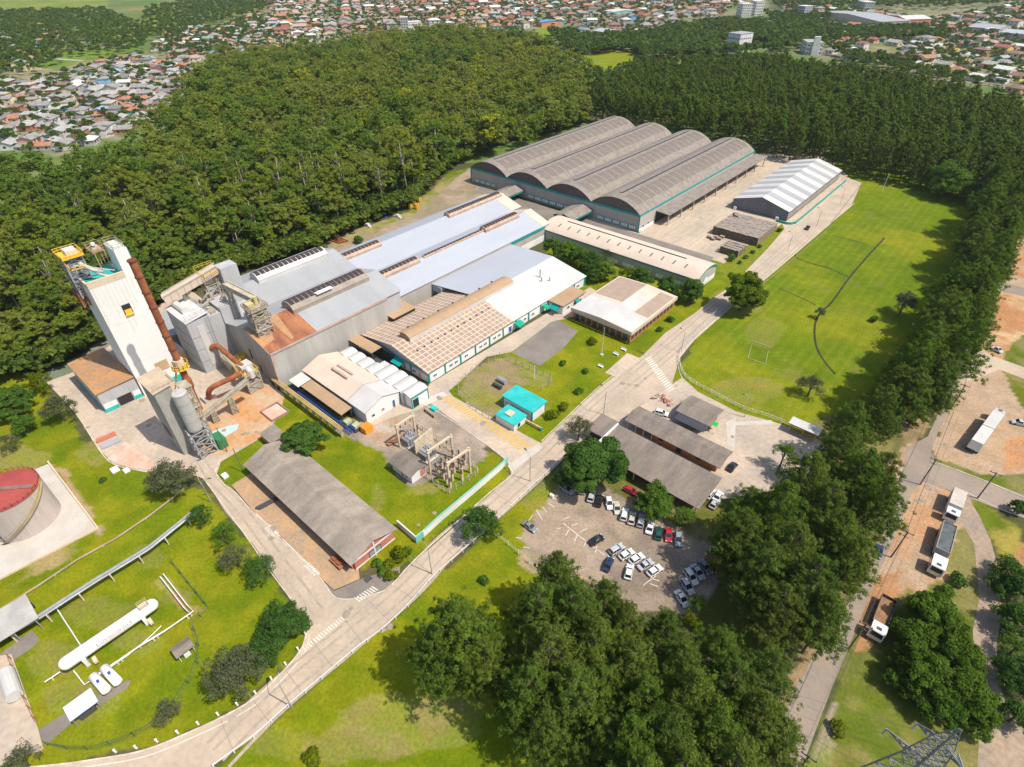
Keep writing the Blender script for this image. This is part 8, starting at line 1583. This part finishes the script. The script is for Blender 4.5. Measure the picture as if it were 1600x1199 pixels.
block(970, 21, 44, 30, 7, WM['turquoise'], M['paleroof'], 'long white roofed hall in the town at the top', 'town_hall', rot=.2, gb=2, cat='hall'); block(1345, 30, 140, 46, 8, M['wall'], M['greysheet'], 'very long grey factory roofs among trees at the top right', 'town_factory', rot=1.62, gb=3, cat='factory'); block(1420, 33, 36, 40, 8, M['brick'], M['paleroof'], 'pale roofed end of the long grey factory at the top right', 'town_factory', rot=1.62, gb=3, cat='factory')
block(1163, 16, 16, 20, 17, bw_, bw_, 'white apartment block, left of the pair at the top', 'apartment_block', rows=5); block(1182, 13, 14, 18, 19, bw_, bw_, 'white apartment block, right of the pair at the top', 'apartment_block', rows=5, rot=.1); block(1256, 20, 14, 16, 17, M['greywall'], bw_, 'grey and white apartment block at the top right', 'apartment_block', rows=5, rot=.2); block(1352, 10, 30, 16, 13, M['greywall'], bw_, 'distant grey apartment slab at the top edge', 'apartment_block', rows=4, rot=1.4)
block(1545, 46, 50, 34, 7, M['wall'], M['greysheet'], 'pale grey hall near the right end of the town', 'town_hall', rot=.6, gb=2, cat='hall'); block(1590, 55, 40, 26, 7, M['wall'], M['blue'], 'bluish roofed hall at the right picture edge', 'town_hall', rot=.5, gb=2, cat='hall'); block(1530, 122, 18, 12, 4, bw_, M['paleroof'], 'white roofed house just beyond the plantation, right', 'town_house', gb=1.5, rot=.3, cat='house'); block(1565, 124, 16, 12, 4, bw_, M['paleroof'], 'second white roofed house beyond the plantation, at the right', 'town_house', gb=1.5, rot=.5, cat='house')
block(335, 60, 26, 14, 5, WM['pink'], RM['grey'], 'long grey roofed hall at the street fork on the upper left', 'town_hall', rot=.4, gb=1.5, cat='hall'); block(290, 84, 22, 14, 6, WM['brick'], RM['dark red'], 'dark red brick block at the end of the dense rows', 'town_hall', rot=.2, cat='hall'); block(475, 44, 28, 14, 5, WM['brick'], RM['orange tile'], 'long orange roofed hall left of the tiled town', 'town_hall', rot=.3, gb=1.5, cat='hall')
block(632, 38, 10, 10, 16, M['greywall'], bw_, 'slim grey tower block above the wood edge', 'apartment_block', rows=5); block(645, 40, 22, 12, 9, bw_, bw_, 'white block beside the slim grey tower block', 'town_building', rows=2, rot=.3)
st = MB()
for P_px in ([(318, 28), (312, 45), (303, 60), (308, 80), (320, 92)], [(110, 68), (140, 66), (215, 72)], [(65, 90), (100, 93), (130, 95)], [(30, 60), (50, 82), (60, 95)], [(1480, 75), (1525, 40), (1560, 15), (1585, 0)], [(1405, 85), (1425, 68), (1440, 60)], [(1290, 12), (1320, 2)], [(420, 66), (520, 45), (640, 30), (840, 20)], [(300, 110), (230, 140), (120, 180), (20, 205)], [(270, 100), (180, 128), (90, 155), (0, 172)]): ribbon(st, smooth_line(WP(P_px), 3), 6 if len(P_px) < 5 else 5, .05)
struct('town_street', st, mat('town_paving', (.42, .36, .31), (.34, .30, .26), .9, .1))
GR = [([(-60, 20), (160, 15), (235, 45), (220, 78), (120, 85), (60, 110), (-60, 125)], 11, 1.1), ([(230, 15), (300, 0), (470, -5), (420, 14), (330, 40), (250, 60), (215, 62)], 12, 1.1), ([(880, 62), (930, 62), (1000, 58), (1050, 46), (1120, 36), (1190, 36), (1215, 56), (1240, 75), (1180, 84), (1090, 88), (1010, 92), (985, 78), (905, 84)], 6.5, 1.35), ([(900, 98), (925, 112), (985, 98), (1000, 92), (925, 116)], 8, 1.0),
      ([(1195, 22), (1300, 26), (1290, 75), (1240, 72), (1215, 50)], 8, 1.25), ([(1290, 44), (1470, 46), (1480, 62), (1300, 62)], 7.5, 1.2), ([(1290, 80), (1370, 90), (1500, 122), (1540, 140), (1480, 130), (1330, 100)], 8, 1.2), ([(1200, -8), (1620, -25), (1620, 2), (1470, 14), (1210, 12)], 14, 1.3), ([(855, 50), (900, 52), (920, 92), (880, 76)], 7, 1.2)]
TT_ = []
MARKS = [(x, y, r_, nm) for (x, y), r_, nm in [(W(a, b_, 4), r_, nm) for a, b_, r_, nm in ((1155, 68, 60, 'by the white modern block'), (1268, 74, 60, 'by the white stepped block'), (948, 52, 50, 'by the pale blue hall'), (858, 38, 50, 'by the bright blue hall'), (290, 84, 40, 'by the dark red block'), (335, 60, 45, 'by the grey hall at the fork'), (1345, 32, 100, 'by the long grey factory'), (1530, 122, 45, 'by the white roofed houses'), (945, 95, 60, 'round the green clearing'), (632, 38, 45, 'by the slim grey tower block'))]]
def tree_where(x, y, s_):
    m_ = min(MARKS, key=lambda q_: math.hypot(q_[0] - x, q_[1] - y) / q_[2]); px, py, c = proj(x, y, 4); sz = 'small' if s_ < .75 else ('large' if s_ > 1.15 else 'middling')
    if math.hypot(m_[0] - x, m_[1] - y) < m_[2]: wh = m_[3]
    else: wh = ('in the dense far-left rows' if py > 150 else 'above the far-left rows' if py > 100 else 'in the green at the upper left') if px < 330 else ('in the tiled town behind the wood' if px < 850 else ('between town and plantation' if px < 1200 else ('among houses at the upper right' if px < 1420 else 'among houses at the far right')))
    return '%s round leafy town tree %s' % (sz, wh)
for P_px, sp, s_ in GR:
    for x, y in scatter(WP(P_px, 3), sp, 71): TT_.append((dist(x, y), x, y, s_ * hr.uniform(.75, 1.2)))
for P_px, rot, sp, nm, where, roofs, dens in TOWN:
    for x, y in scatter(WP(P_px, 3), sp * (1.1 if nm == 'far left' else .6 if nm != 'right' else .6), 83):
        if hr.random() < (.8 if nm != 'right' else .85): TT_.append((dist(x, y), x, y, hr.uniform(.55, 1.05)))
TT_ = [q_ for q_ in TT_ if in_frame(q_[1], q_[2], 3, 30) and not any(math.hypot(q_[1] - b_[0] - 8, q_[2] - b_[1] + 8) < r_ * .75 for b_, r_ in BXY)]; TT_.sort(); rest_ = []; cnt = 0
for d_, x, y, s_ in TT_:
    if cnt < 300 and in_frame(x, y, 3): cnt += 1; add_tree(town_tree_meshes[hr.randrange(4)], 'street_tree', x, y, s_, tree_where(x, y, s_), 'tree', 'leafy trees of the town')
    else: rest_.append((x, y, s_))
mass('town_trees', 'far leafy trees scattered through the town', 'trees', [q_[:2] for q_ in rest_], [q_[2] for q_ in rest_], far_town, LF['town_s'], 91)
print('town trees', len(TT_))

# ------------------------------------------------------------------ the air
hz = MB().box(-2200, 1200, -400, 2300, -1.0, 118).build('haze', [], None, (0, 0, 0)); tag(hz, kind='stuff')
hm = bpy.data.materials.new('haze_air'); hm.use_nodes = True; t = hm.node_tree; t.nodes.remove(t.nodes['Principled BSDF']); pv = t.nodes.new('ShaderNodeVolumePrincipled'); pv.inputs['Color'].default_value = (.90, .93, .96, 1); pv.inputs['Density'].default_value = .00006; pv.inputs['Anisotropy'].default_value = .2; t.links.new(pv.outputs[0], t.nodes['Material Output'].inputs['Volume']); hz.data.materials.append(hm)
